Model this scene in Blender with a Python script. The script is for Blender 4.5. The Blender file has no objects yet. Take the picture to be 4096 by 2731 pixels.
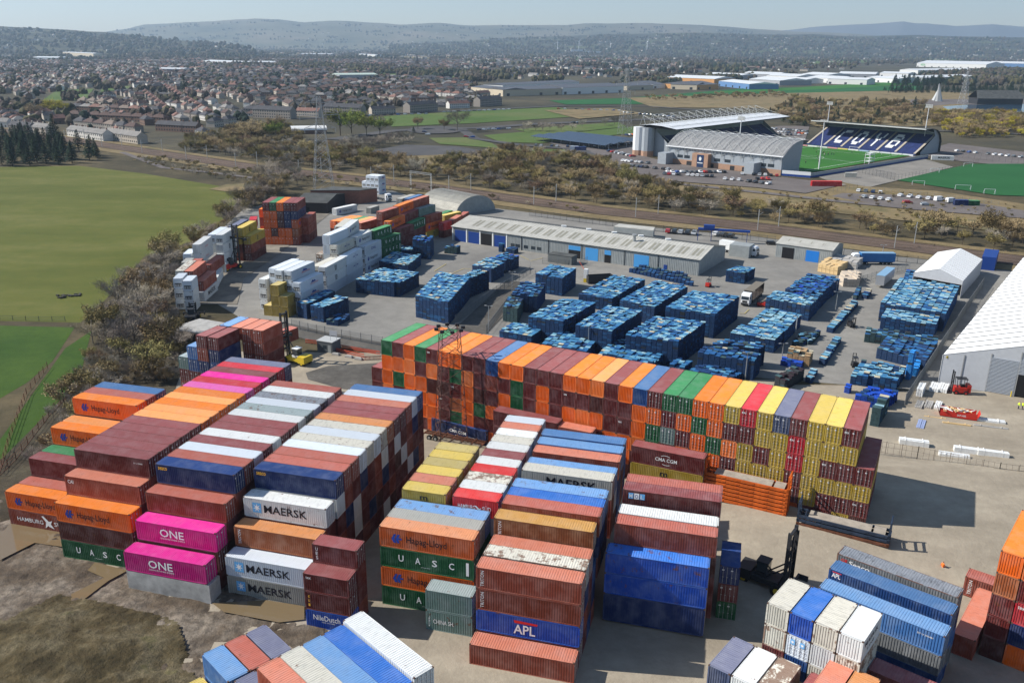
import bpy, bmesh, math, random
from mathutils import Vector, Matrix
R=math.radians; PI=math.pi
random.seed(7)
S=bpy.context.scene
# ---------- camera, light, exposure ----------
cd=bpy.data.cameras.new('camera'); cam=bpy.data.objects.new('camera',cd); S.collection.objects.link(cam); S.camera=cam
cd.sensor_width=36; cd.lens=36*3461.753/4096; cd.clip_start=1; cd.clip_end=60000
_p,_r=R(18.897),R(.533)
_F=Vector((0,math.cos(_p),-math.sin(_p))); _R0=Vector((1,0,0)); _U0=_R0.cross(_F)
_R=math.cos(_r)*_R0+math.sin(_r)*_U0; _U=-math.sin(_r)*_R0+math.cos(_r)*_U0
cam.matrix_world=Matrix.Translation((0,0,69.322))@Matrix((_R,_U,-_F)).transposed().to_4x4()
S.world=bpy.data.worlds.new('World'); S.world.use_nodes=True
_wn=S.world.node_tree; _bg=_wn.nodes['Background']; _sky=_wn.nodes.new('ShaderNodeTexSky')
_sky.sky_type='NISHITA'; _sky.sun_disc=False; _sky.sun_elevation=R(38.5); _sky.sun_rotation=R(-84)
_sky.air_density=1.0; _sky.dust_density=.35; _sky.ozone_density=2.0
_wn.links.new(_sky.outputs[0],_bg.inputs[0]); _bg.inputs[1].default_value=.088
sl=bpy.data.lights.new('sun','SUN'); sl.energy=5.0; sl.angle=R(.5); sl.color=(1,.95,.87)
so=bpy.data.objects.new('sun',sl); S.collection.objects.link(so)
so.rotation_euler=Vector((math.cos(R(38.5))*math.cos(R(-6)),math.cos(R(38.5))*math.sin(R(-6)),-math.sin(R(38.5)))).to_track_quat('-Z','Y').to_euler()
S.view_settings.view_transform='Standard'; S.view_settings.look='None'; S.view_settings.exposure=.56; S.view_settings.gamma=1
S.cycles.max_bounces=4; S.cycles.diffuse_bounces=2; S.cycles.glossy_bounces=2; S.cycles.volume_bounces=0; S.cycles.transparent_max_bounces=6
S.cycles.use_denoising=True
# ---------- helpers ----------
COL=S.collection
def link(o): COL.objects.link(o); return o
def tag(o,label=None,cat=None,group=None,kind=None):
    if label: o['label']=label
    if cat: o['category']=cat
    if group: o['group']=group
    if kind: o['kind']=kind
    return o
def empty(name,loc=(0,0,0),rz=0):
    o=bpy.data.objects.new(name,None); link(o); o.location=loc; o.rotation_euler=(0,0,rz); return o
class MB:
    def __init__(s): s.v=[]; s.f=[]; s.m=[]
    def face(s,pts,m=0):
        n=len(s.v); s.v+=[tuple(p) for p in pts]; s.f.append(tuple(range(n,n+len(pts)))); s.m.append(m)
    def box(s,x0,y0,z0,x1,y1,z1,m=0,rot=0,o=(0,0)):
        n=len(s.v); c,q=math.cos(rot),math.sin(rot)
        for z in (z0,z1):
            for x,y in ((x0,y0),(x1,y0),(x1,y1),(x0,y1)): s.v.append((o[0]+x*c-y*q,o[1]+x*q+y*c,z))
        for f in ((3,2,1,0),(4,5,6,7),(0,1,5,4),(1,2,6,5),(2,3,7,6),(3,0,4,7)): s.f.append(tuple(n+i for i in f)); s.m.append(m)
    def tube(s,a,b,r0,r1=None,n=5,m=0,cap=True):
        r1=r0 if r1 is None else r1; a=Vector(a); b=Vector(b); d=(b-a).normalized()
        u=d.orthogonal().normalized(); w=d.cross(u); k=len(s.v)
        for p,r in ((a,r0),(b,r1)):
            for i in range(n):
                t=2*PI*i/n; s.v.append(tuple(p+u*(r*math.cos(t))+w*(r*math.sin(t))))
        for i in range(n): j=(i+1)%n; s.f.append((k+i,k+j,k+n+j,k+n+i)); s.m.append(m)
        if cap: s.f.append(tuple(k+i for i in range(n))[::-1]); s.f.append(tuple(k+n+i for i in range(n))); s.m+=[m,m]
    def bar(s,a,b,w,h=None,m=0):
        s.tube(a,b,w*.7071,n=4,m=m)
    def prism(s,pts,z0,z1,m=0):
        n=len(pts); k=len(s.v)
        s.v+=[(x,y,z0) for x,y in pts]+[(x,y,z1) for x,y in pts]
        s.f.append(tuple(range(k,k+n))[::-1]); s.f.append(tuple(range(k+n,k+2*n))); s.m+=[m,m]
        for i in range(n): j=(i+1)%n; s.f.append((k+i,k+j,k+n+j,k+n+i)); s.m.append(m)
    def mesh(s,name):
        me=bpy.data.meshes.new(name); me.from_pydata(s.v,[],s.f); me.polygons.foreach_set('material_index',s.m); me.update(); return me
    def obj(s,name,mats,parent=None,loc=None,rz=0,smooth=False):
        me=s.mesh(name)
        for m in (mats if isinstance(mats,(list,tuple)) else [mats]): me.materials.append(m)
        if smooth: me.polygons.foreach_set('use_smooth',[True]*len(me.polygons))
        o=bpy.data.objects.new(name,me); link(o)
        if parent: o.parent=parent
        if loc: o.location=loc
        if rz: o.rotation_euler=(0,0,rz)
        return o
def fix(o):
    bm=bmesh.new(); bm.from_mesh(o.data); bmesh.ops.recalc_face_normals(bm,faces=bm.faces); bm.to_mesh(o.data); bm.free(); return o
def inst(name,me,parent=None,loc=(0,0,0),rz=0,mats=None,sc=None):
    o=bpy.data.objects.new(name,me); link(o); o.location=loc; o.rotation_euler=(0,0,rz)
    if parent: o.parent=parent
    if sc: o.scale=sc
    if mats:
        for i,m in enumerate(mats):
            if i<len(o.material_slots) and m is not None: o.material_slots[i].link='OBJECT'; o.material_slots[i].material=m
    return o
def copy_tree(o,parent=None,loc=None,rz=None,sc=None):
    c=o.copy(); link(c); c.parent=parent
    if loc is not None: c.location=loc
    if rz is not None: c.rotation_euler=(0,0,rz)
    if sc is not None: c.scale=(sc,sc,sc) if not isinstance(sc,tuple) else sc
    for ch in list(o.children): copy_tree(ch,c)
    return c
ORD='first second third fourth fifth sixth seventh eighth ninth tenth eleventh twelfth thirteenth fourteenth fifteenth sixteenth seventeenth eighteenth nineteenth twentieth'.split()
def nth(i):
    i+=1
    if i<=20: return ORD[i-1]
    if i<30: return 'twenty-'+ORD[i-21]
    if i==30: return 'thirtieth'
    if i<40: return 'thirty-'+ORD[i-31]
    return '%dth'%i
# ---------- materials ----------
def ramp(nt,fac,stops):
    r=nt.nodes.new('ShaderNodeValToRGB'); e=r.color_ramp.elements
    while len(e)<len(stops): e.new(.5)
    for i,(p,c) in enumerate(stops): e[i].position=p; e[i].color=(*c,1) if len(c)==3 else c
    nt.links.new(fac,r.inputs[0]); return r
def noise(nt,vec,scale,detail=3,rough=.6):
    n=nt.nodes.new('ShaderNodeTexNoise'); n.inputs['Scale'].default_value=scale; n.inputs['Detail'].default_value=detail; n.inputs['Roughness'].default_value=rough
    if vec is not None: nt.links.new(vec,n.inputs['Vector'])
    return n.outputs['Fac']
def mixc(nt,fac,a,b,mode='MIX'):
    m=nt.nodes.new('ShaderNodeMix'); m.data_type='RGBA'; m.blend_type=mode
    for s,x in ((0,fac),(6,a),(7,b)):
        if hasattr(x,'is_linked') or hasattr(x,'links'): nt.links.new(x,m.inputs[s])
        else: m.inputs[s].default_value=x if s==0 else ((*x,1) if len(x)==3 else x)
    return m.outputs[2]
def math_(nt,op,a,b=0.,c=None,clamp=False):
    m=nt.nodes.new('ShaderNodeMath'); m.operation=op; m.use_clamp=clamp
    for i,x in enumerate((a,b,c)):
        if x is None: continue
        if hasattr(x,'links'): nt.links.new(x,m.inputs[i])
        else: m.inputs[i].default_value=x
    return m.outputs[0]
def mat(name,col,rough=.7,metal=0,spec=.3,var=0.,vs=1.,col2=None,emit=None,coord='Object',bump=0,bs=5):
    m=bpy.data.materials.new(name); m.use_nodes=True; nt=m.node_tree; b=nt.nodes['Principled BSDF']
    b.inputs['Base Color'].default_value=(*col,1); b.inputs['Roughness'].default_value=rough; b.inputs['Metallic'].default_value=metal; b.inputs['Specular IOR Level'].default_value=spec
    if var or col2 or bump:
        tc=nt.nodes.new('ShaderNodeTexCoord')
        f=noise(nt,tc.outputs[coord],vs,4)
        if col2: r=ramp(nt,f,[(.35,col),(.65,col2)])
        else: r=ramp(nt,f,[(.3,tuple(c*(1-var) for c in col)),(.7,tuple(min(1,c*(1+var)) for c in col))])
        nt.links.new(r.outputs[0],b.inputs['Base Color'])
        if bump:
            bp=nt.nodes.new('ShaderNodeBump'); bp.inputs['Strength'].default_value=bump; nt.links.new(noise(nt,tc.outputs[coord],bs,4),bp.inputs['Height']); nt.links.new(bp.outputs[0],b.inputs['Normal'])
    if emit: b.inputs['Emission Color'].default_value=(*emit[0],1); b.inputs['Emission Strength'].default_value=emit[1]
    return m
def cmat(name,col,fade=.22,rust=.35,roof=None,streak=.25):
    """container paint: chalky fading on roofs, rust spots at random, streaks down the sides, each box weathered its own way"""
    m=bpy.data.materials.new(name); m.use_nodes=True; nt=m.node_tree; b=nt.nodes['Principled BSDF']
    b.inputs['Roughness'].default_value=.55; b.inputs['Specular IOR Level'].default_value=.3
    tc=nt.nodes.new('ShaderNodeTexCoord'); oi=nt.nodes.new('ShaderNodeObjectInfo'); ge=nt.nodes.new('ShaderNodeNewGeometry')
    cb=nt.nodes.new('ShaderNodeCombineXYZ'); 
    for i,k in enumerate((37.,53.,71.)): nt.links.new(math_(nt,'MULTIPLY',oi.outputs['Random'],k),cb.inputs[i])
    ad=nt.nodes.new('ShaderNodeVectorMath'); ad.operation='ADD'; nt.links.new(tc.outputs['Object'],ad.inputs[0]); nt.links.new(cb.outputs[0],ad.inputs[1])
    v=ad.outputs[0]
    st=nt.nodes.new('ShaderNodeVectorMath'); st.operation='MULTIPLY'; nt.links.new(v,st.inputs[0]); st.inputs[1].default_value=(2.2,.55,.25)
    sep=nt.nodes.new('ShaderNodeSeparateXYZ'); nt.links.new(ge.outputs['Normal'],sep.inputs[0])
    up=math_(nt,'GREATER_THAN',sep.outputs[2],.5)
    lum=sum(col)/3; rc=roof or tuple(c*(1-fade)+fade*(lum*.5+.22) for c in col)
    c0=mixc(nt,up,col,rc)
    # per-box tone
    tone=math_(nt,'MULTIPLY_ADD',oi.outputs['Random'],.3,.85)
    hs=nt.nodes.new('ShaderNodeHueSaturation'); nt.links.new(c0,hs.inputs['Color']); nt.links.new(tone,hs.inputs['Value'])
    c1=hs.outputs[0]
    big=ramp(nt,noise(nt,v,.55,3),[(.42,(0,0,0)),(.68,(1,1,1))]).outputs[0]
    c2=mixc(nt,math_(nt,'MULTIPLY',big,.30),c1,tuple(min(1,c*.6+.20) for c in rc))
    sk=ramp(nt,noise(nt,st.outputs[0],1.6,3,.7),[(.5,(0,0,0)),(.72,(1,1,1))]).outputs[0]
    c3=mixc(nt,math_(nt,'MULTIPLY',sk,streak),c2,tuple(c*.45 for c in col))
    rn=noise(nt,v,.9,5,.7); th=math_(nt,'MULTIPLY_ADD',oi.outputs['Random'],-.12*rust/.35,.74)
    rs=math_(nt,'MULTIPLY',math_(nt,'SUBTRACT',rn,th),14.,clamp=True)
    c4=mixc(nt,math_(nt,'MULTIPLY',rs,.8),c3,(.16,.065,.03))
    nt.links.new(c4,b.inputs['Base Color'])
    return m
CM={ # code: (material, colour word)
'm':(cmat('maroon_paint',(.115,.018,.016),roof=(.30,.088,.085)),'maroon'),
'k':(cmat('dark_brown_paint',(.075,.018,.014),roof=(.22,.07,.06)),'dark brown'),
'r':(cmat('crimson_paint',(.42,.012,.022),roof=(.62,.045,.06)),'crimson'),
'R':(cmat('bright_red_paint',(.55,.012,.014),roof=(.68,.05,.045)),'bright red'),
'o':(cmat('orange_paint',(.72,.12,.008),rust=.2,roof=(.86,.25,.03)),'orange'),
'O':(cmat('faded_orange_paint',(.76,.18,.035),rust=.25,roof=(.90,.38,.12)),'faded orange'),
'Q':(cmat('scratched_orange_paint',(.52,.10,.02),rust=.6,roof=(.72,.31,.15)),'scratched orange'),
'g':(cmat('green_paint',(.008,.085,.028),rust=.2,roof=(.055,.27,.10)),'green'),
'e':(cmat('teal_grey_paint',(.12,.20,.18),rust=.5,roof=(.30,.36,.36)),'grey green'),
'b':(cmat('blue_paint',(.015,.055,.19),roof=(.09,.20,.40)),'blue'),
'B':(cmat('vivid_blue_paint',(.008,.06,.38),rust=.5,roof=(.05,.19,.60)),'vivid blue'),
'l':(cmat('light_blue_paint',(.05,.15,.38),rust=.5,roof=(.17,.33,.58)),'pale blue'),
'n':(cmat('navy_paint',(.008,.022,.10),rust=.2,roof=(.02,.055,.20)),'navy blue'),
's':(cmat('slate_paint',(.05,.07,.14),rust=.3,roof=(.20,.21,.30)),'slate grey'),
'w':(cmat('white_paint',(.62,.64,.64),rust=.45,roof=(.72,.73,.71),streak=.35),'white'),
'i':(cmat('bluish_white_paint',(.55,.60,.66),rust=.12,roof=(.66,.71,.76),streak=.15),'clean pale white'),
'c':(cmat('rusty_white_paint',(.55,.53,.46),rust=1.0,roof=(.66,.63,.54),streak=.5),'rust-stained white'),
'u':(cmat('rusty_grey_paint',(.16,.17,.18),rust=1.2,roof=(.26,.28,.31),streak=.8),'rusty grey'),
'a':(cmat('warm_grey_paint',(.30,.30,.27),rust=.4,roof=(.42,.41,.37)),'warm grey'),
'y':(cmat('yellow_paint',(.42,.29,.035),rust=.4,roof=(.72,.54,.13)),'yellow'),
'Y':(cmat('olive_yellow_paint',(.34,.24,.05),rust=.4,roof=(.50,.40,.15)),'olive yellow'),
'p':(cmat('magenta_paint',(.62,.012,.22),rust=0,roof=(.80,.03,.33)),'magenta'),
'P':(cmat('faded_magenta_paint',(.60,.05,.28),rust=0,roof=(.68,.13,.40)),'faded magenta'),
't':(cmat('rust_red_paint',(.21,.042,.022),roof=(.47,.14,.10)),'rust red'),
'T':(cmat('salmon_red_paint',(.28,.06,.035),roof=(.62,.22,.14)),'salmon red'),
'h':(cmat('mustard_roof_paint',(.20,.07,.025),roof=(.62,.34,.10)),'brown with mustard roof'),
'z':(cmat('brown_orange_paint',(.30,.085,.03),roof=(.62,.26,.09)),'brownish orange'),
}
M_rod=mat('galvanised_rod',(.42,.42,.42),.5,.3)
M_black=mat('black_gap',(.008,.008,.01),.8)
M_white=mat('white_lettering',(.78,.78,.78),.6); M_dark=mat('black_lettering',(.012,.012,.02),.6); M_blue=mat('blue_emblem',(.02,.06,.35),.6)
M_gold=mat('yellow_lettering',(.8,.42,.04),.6); M_skyb=mat('pale_blue_emblem',(.13,.38,.70),.6); M_redl=mat('red_lettering',(.6,.02,.02),.6); M_navyl=mat('navy_lettering',(.02,.04,.25),.6)

# ---------- shipping containers ----------
def corr(mb,x0,x1,y,z0,z1,n,d,sgn,m=0,wide=.4):
    """corrugated wall from x0 to x1 in the plane y (outer), depth d inward; sgn -1 faces -y"""
    pts=[]; w=(x1-x0)/n
    for i in range(n):
        a=x0+i*w; pts+=[(a,0),(a+w*wide,0),(a+w*.5,d),(a+w*.9,d)]
    pts.append((x1,0)); k=len(mb.v)
    for x,dd in pts: mb.v+=[(x,y-sgn*dd,z0),(x,y-sgn*dd,z1)]
    for i in range(len(pts)-1):
        a=k+2*i; f=(a,a+2,a+3,a+1); mb.f.append(f if sgn<0 else f[::-1]); mb.m.append(m)
_bm={}
W2=1.219; HH=2.59
def body_mesh(L,doors):
    k=(L,doors)
    if k in _bm: return _bm[k]
    mb=MB(); x=L/2; n=round((L-.3)/.30)
    for s in (-1,1): corr(mb,-x+.14,x-.14,s*(W2-.012),.15,HH-.10,n,.05,s,wide=.45)
    # roof: ribs across
    pts=[]; w=(L-.3)/n
    for i in range(n):
        a=-x+.15+i*w; pts+=[(a,0),(a+w*.55,0),(a+w*.62,.028),(a+w*.93,.028)]
    pts.append((x-.15,0)); q=len(mb.v)
    for a,d in pts: mb.v+=[(a,-W2+.05,HH-.012-d),(a,W2-.05,HH-.012-d)]
    for i in range(len(pts)-1): a=q+2*i; mb.f.append((a,a+2,a+3,a+1)); mb.m.append(0)
    # ends
    for s in (-1,1):
        if doors==s: continue
        q=len(mb.v); m2=8; w=(2*W2-.26)/m2; pp=[]
        for i in range(m2):
            a=-W2+.13+i*w; pp+=[(a,0),(a+w*.45,0),(a+w*.55,.05),(a+w*.9,.05)]
        pp.append((W2-.13,0))
        for a,d in pp: mb.v+=[(s*(x-.02-d),a,.15),(s*(x-.02-d),a,HH-.10)]
        for i in range(len(pp)-1):
            a=q+2*i; f=(a,a+2,a+3,a+1); mb.f.append(f if s>0 else f[::-1]); mb.m.append(0)
    mb.box(-x+.02,-W2+.05,.12,x-.12,W2-.05,.16)
    me=mb.mesh('container_body'); me.materials.append(CM['m'][0])
    fb=MB()
    for s in (-1,1):
        fb.box(-x+.16,s*(W2-.03)-.03,0.03,x-.16,s*(W2-.03)+.03,.15); fb.box(-x+.16,s*(W2-.03)-.03,HH-.10,x-.16,s*(W2-.03)+.03,HH-.004)
        for t in (-1,1):
            fb.box(s*(x-.08)-.08,t*(W2-.08)-.08,.12,s*(x-.08)+.08,t*(W2-.08)+.08,HH-.12)
            fb.box(s*(x-.09)-.095,t*(W2-.085)-.087,0,s*(x-.09)+.095,t*(W2-.085)+.087,.12,1); fb.box(s*(x-.09)-.095,t*(W2-.085)-.087,HH-.12,s*(x-.09)+.095,t*(W2-.085)+.087,HH+.006,1)
        fb.box(s*(x-.05)-.05,-W2+.16,.02,s*(x-.05)+.05,W2-.16,.15); fb.box(s*(x-.05)-.05,-W2+.16,HH-.10,s*(x-.05)+.05,W2-.16,HH-.006)
    fm=fb.mesh('container_frame'); fm.materials.append(CM['m'][0]); fm.materials.append(mat('corner_casting',(.10,.06,.045),.8) if not _bm else _bm[next(iter(_bm))][1].materials[1])
    _bm[k]=(me,fm); return _bm[k]
def _door():
    mb=MB(); w=1.07; x0=-w/2
    mb.box(-.03,x0,.16,.0,w/2,HH-.11)
    for i in range(5):
        z=.30+i*.44
        mb.box(0,x0+.08,z,.035,x0+w*.42,z+.30); mb.box(0,x0+w*.52,z,.035,w/2-.08,z+.30)
    for yy in (-.27,.22):
        mb.tube((.075,yy,.1),(.075,yy,HH-.1),.027,n=4,m=1)
        mb.box(.03,yy-.06,1.0,.10,yy+.1,1.06,1)
    mb.box(.036,x0+.12,1.92,.040,x0+.38,2.1,2)
    me=mb.mesh('container_door')
    for m in (CM['m'][0],M_rod,M_white): me.materials.append(m)
    return me
DOOR=_door()
def _reef():
    mb=MB(); w=W2-.16
    mb.box(-.05,-w,.16,0,w,HH-.11); mb.box(0,-w+.1,1.45,.03,w-.1,2.35,0)
    mb.tube((-.0,0,1.02),(.02,0,1.02),.01,n=4)
    mb.box(-.01,-w+.15,.55,.015,w-.15,1.42,1)
    for i in range(3): mb.box(.015,-w+.2+i*.65,.62,.05,-w+.7+i*.65,1.2,2)
    me=mb.mesh('cooling_unit')
    for m in (CM['i'][0],M_black,M_rod): me.materials.append(m)
    return me
REEF=_reef()
# lettering
_tx={}
def text_mesh(s,bold=0):
    k=(s,bold)
    if k in _tx: return _tx[k]
    c=bpy.data.curves.new('lettering',type='FONT'); c.body=s; c.size=1; c.offset=.004+.010*bold; c.resolution_u=2
    o=bpy.data.objects.new('lettering',c); link(o); dg=bpy.context.evaluated_depsgraph_get()
    me=bpy.data.meshes.new_from_object(o.evaluated_get(dg)); bpy.data.objects.remove(o); bpy.data.curves.remove(c)
    bx=[v.co.x for v in me.vertices]; by=[v.co.y for v in me.vertices]; x0,x1,y0,y1=min(bx),max(bx),min(by),max(by)
    for v in me.vertices: v.co.x-=x0; v.co.y-=y0
    _tx[k]=(me,x1-x0,y1-y0); me.materials.clear(); me.materials.append(M_white); return _tx[k]
def put_text(par,s,x,z,w,h,m,y=-W2-.012,vert=False,bold=0,name='lettering',M=None):
    """text on the long side facing -y of a container: left edge x, bottom z, width w, height h"""
    me,tw,th=text_mesh(s,bold); o=bpy.data.objects.new(name,me); link(o); o.parent=par
    o.material_slots[0].link='OBJECT'; o.material_slots[0].material=m
    sx,sy=w/tw,h/th
    if vert: sx,sy=h/tw,w/th   # reads upwards: h is its length
    base=Matrix(((sx,0,0,x),(0,0,-1,y),(0,sy,0,z),(0,0,0,1)))
    if vert: base=Matrix(((0,-sy,0,x+w),(0,0,-1,y),(sx,0,0,z),(0,0,0,1)))
    o.matrix_local=(M or Matrix.Identity(4))@base; return o
def put_poly(par,polys,x,z,s,m,y=-W2-.012,name='emblem',M=None):
    mb=MB()
    for p in polys: mb.face([(x+a*s,y,z+b*s) for a,b in p])
    o=mb.obj(name,m,par)
    if M: o.matrix_local=M
    return o
def star(n,r0,r1,cx=0,cy=0,a0=PI/2):
    c=[]
    for i in range(n): # thin triangles from centre so each face stays convex
        a=a0+2*PI*i/n; b=PI/n
        c.append([(cx,cy),(cx+r1*math.cos(a-b),cy+r1*math.sin(a-b)),(cx+r0*math.cos(a),cy+r0*math.sin(a)),(cx+r1*math.cos(a+b),cy+r1*math.sin(a+b))])
    return c
def arc(cx,cy,r,a0,a1,w,n=8):
    out=[]
    for i in range(n):
        t0,t1=R(a0+(a1-a0)*i/n),R(a0+(a1-a0)*(i+1)/n)
        out.append([(cx+(r-w)*math.cos(t0)*1.6,cy+(r-w)*math.sin(t0)),(cx+r*math.cos(t0)*1.6,cy+r*math.sin(t0)),(cx+r*math.cos(t1)*1.6,cy+r*math.sin(t1)),(cx+(r-w)*math.cos(t1)*1.6,cy+(r-w)*math.sin(t1))])
    return out
FLIP=Matrix.Rotation(PI,4,'Z')
def logo(o,k,L,M=None):
    x=-L/2; T=lambda *a,**kw: put_text(o,*a,M=M,**kw); E=lambda *a,**kw: put_poly(o,*a,M=M,**kw)
    if k in('hapag','hapagdim','hapagw'):
        mm=M_dark; bl=M_navyl if k!='hapagdim' else M_blue; s=1. if L>7 else .5
        E([[(0,.45),(.35,1.05),(.62,1.05),(.42,.62),(.42,.45)],[(0,.45),(.42,.45),(.62,.0),(.25,0)],[(.5,.45),(.78,1.05),(1.1,1.05),(.9,.62),(1.3,.62),(1.3,.42),(.9,.42)],[(.5,.45),(.9,.42),(1.0,.0),(.72,.0)]],x+L*.13,.75,1.05*s,bl)
        T('Hapag-Lloyd',x+L*.29,.68,L*.43,1.0*s+.1,mm)
    elif k=='maersk':
        E([[(0,0),(1.3,0),(1.3,1.3),(0,1.3)]],x+L*.11,.75,1.0,M_skyb,name='emblem_panel')
        E(star(7,.58,.2,.65,.65),x+L*.11,.75,1.0,M_white,y=-W2-.020)
        T('MAERSK',x+L*.25,.85,L*.52,1.05,M_dark,bold=1)
    elif k=='maersk2': T('MAERSK',x+L*.28,.9,L*.55,1.2,M_dark,bold=1)
    elif k=='one':
        T('ONE',x+L*.30,.95,L*.30,1.05,M_white,bold=1); T('OCEAN NETWORK EXPRESS',x+L*.30,.62,L*.31,.2,M_white,name='small_lettering')
    elif k=='uasc':
        for i,c in enumerate('UASC'): T(c,x+L*(.20+.18*i),1.0,L*.055,.85,M_white,bold=1)
        T('UNITED ARAB SHIPPING',x+L*.44,.62,L*.1,.09,M_white,name='small_lettering')
        E([[(0,0),(.35,0),(.35,1.7),(0,1.7)]],x+L*.92,.5,1,M_white,name='white_panel')
    elif k=='hs':
        T('HAMBURG',x+L*.12,1.0,L*.38,.6,M_white); T('SÜD',x+L*.66,1.0,L*.19,.75,M_white)
        E([[(0,.95),(.25,1.0),(.9,.45),(.5,.35)],[(.5,.35),(.9,.45),(.75,.0),(.3,-.35)],[(.9,.45),(1.35,.6),(1.1,.2),(.75,.05)],[(.75,.05),(1.1,.2),(1.5,-.3),(.8,-.1)]],x+L*.49,.95,L*.11,M_white)
    elif k=='cma':
        T('CMA CGM',x+L*.34,1.0,L*.30,.55,M_white,bold=1); E(arc(0,0,.75,50,130,.07)+arc(.2,-.05,.75,235,300,.07),x+L*.48,1.25,1,M_white)
        if o.get('eco'):
            E(arc(.2,-.05,.78,250,280,.07),x+L*.48,1.2,1,M_gold,y=-W2-.022); T('eco container',x+L*.68,.75,L*.2,.2,M_white,name='small_lettering'); T('eco hobelpa',x+L*.72,.45,L*.15,.2,M_white,name='small_lettering')
    elif k=='msc':
        T('m',x+L*.42,1.35,L*.17 if L<7 else 1.25,.55,M_dark,bold=1); T('sc',x+L*.43,.55,L*.15 if L<7 else 1.1,.6,M_dark,bold=1); E([[(0,0),(1.35,0),(1.35,.07),(0,.07)]],x+L*.42,1.21,1.0 if L>7 else .85,M_dark)
    elif k=='seaco': T('seaco',x+L*.035,1.85,L*.115,.42,M_gold,bold=1)
    elif k=='geseaco': T('GE',x+L*.04,1.75,L*.055,.4,M_redl,bold=1); T('Seaco',x+L*.11,1.55,L*.18,.6,M_white,bold=1)
    elif k=='triton': T('TRITON',x+.55,.35,.42,1.9,M_white,vert=True)
    elif k=='tritonhi': T('TRITON',x+L*.13,.5,.4,1.9,M_white,vert=True)
    elif k=='cai': T('CAI',x+L*.04,1.6,.95,.5,M_white,bold=1)
    elif k=='apl':
        T('APL',x+L*.37,.45,L*.21,1.15,M_white,bold=1); E([[(0,.35),(.1,.0),(2.75,.0),(2.85,.25)]],x+L*.37,1.75,1,M_redl)
    elif k=='apls': T('APL',x+L*.03,1.6,L*.075,.6,M_white,bold=1); E([[(0,.1),(.05,0),(1.1,0),(1.1,.1)]],x+L*.03,2.28,1,M_redl)
    elif k=='mol':
        for i,c in enumerate('MOL'):
            E([[(0,0),(.62,0),(.62,.75),(0,.75)]],x+L*.06+i*.72,1.5,1,M_skyb if i!=1 else M_white,name='emblem_panel'); T(c,x+L*.06+i*.72+.1,1.6,.4,.5,M_white if i!=1 else M_navyl,y=-W2-.02)
    elif k=='nile': T('NileDutch',x+L*.17,1.3,L*.6,.75,M_white); T('TAKES YOU THERE',x+L*.35,1.0,L*.3,.16,M_white,name='small_lettering')
    elif k=='tex': T('tex',x+L*.06,1.85,.7,.35,M_white)
    elif k=='ves':
        for i,c in enumerate('UES'): T(c,x+L*.08,1.75-i*.62,.3,.45,M_white)
    elif k=='gold':
        for i in range(3): T('gold'[i:i+1],x+L*.08,1.75-i*.6,.25,.38,M_gold)
    elif k=='china': T('CHINA SH.',x+L*.16,1.0,L*.45,.55,M_white); T('CSL',x+.35,.5,.2,1.4,M_white,vert=True)
    elif k=='dal': T('DAL',x+L*.38,.95,L*.28,.75,M_navyl,bold=1)
    elif k=='spacewise': T('SPACEWISE',x+L*.42,1.0,L*.35,.35,M_redl); E([[(0,0),(1,.7),(2,0)],[(1,0),(2,.55),(3,0)]],x+L*.45,1.45,.9,M_navyl)
    elif k=='small': T('SIT U 290481',x+L*.80,1.75,L*.12,.2,M_white,name='small_lettering')
    elif k=='cmab': T('CMA CGM',x+L*.40,1.2,L*.3,.45,M_navyl); E(arc(0,0,.6,50,130,.06)+arc(.2,-.05,.6,235,300,.06),x+L*.55,1.4,1,M_navyl)
    elif k=='oclr': T('OOCL',x+L*.36,.9,L*.26,.45,M_redl)
    elif k=='cosco': T('COSCO',x+L*.30,.9,L*.3,.45,M_navyl)
MASS=MB(); MASSC=[]
def mass(L,door,loc,rz,c,sx,sz):
    """hidden and half hidden boxes deep in the stacks go into one mass"""
    if c not in MASSC: MASSC.append(c)
    mi=MASSC.index(c); ca,sa=math.cos(rz),math.sin(rz)
    for me in body_mesh(L,door):
        k=len(MASS.v)
        for v in me.vertices:
            x,y,z=v.co.x*sx,v.co.y,v.co.z*sz; MASS.v.append((loc[0]+x*ca-y*sa,loc[1]+x*sa+y*ca,loc[2]+z))
        for f in me.polygons: MASS.f.append(tuple(k+i for i in f.vertices)); MASS.m.append(mi)
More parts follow.
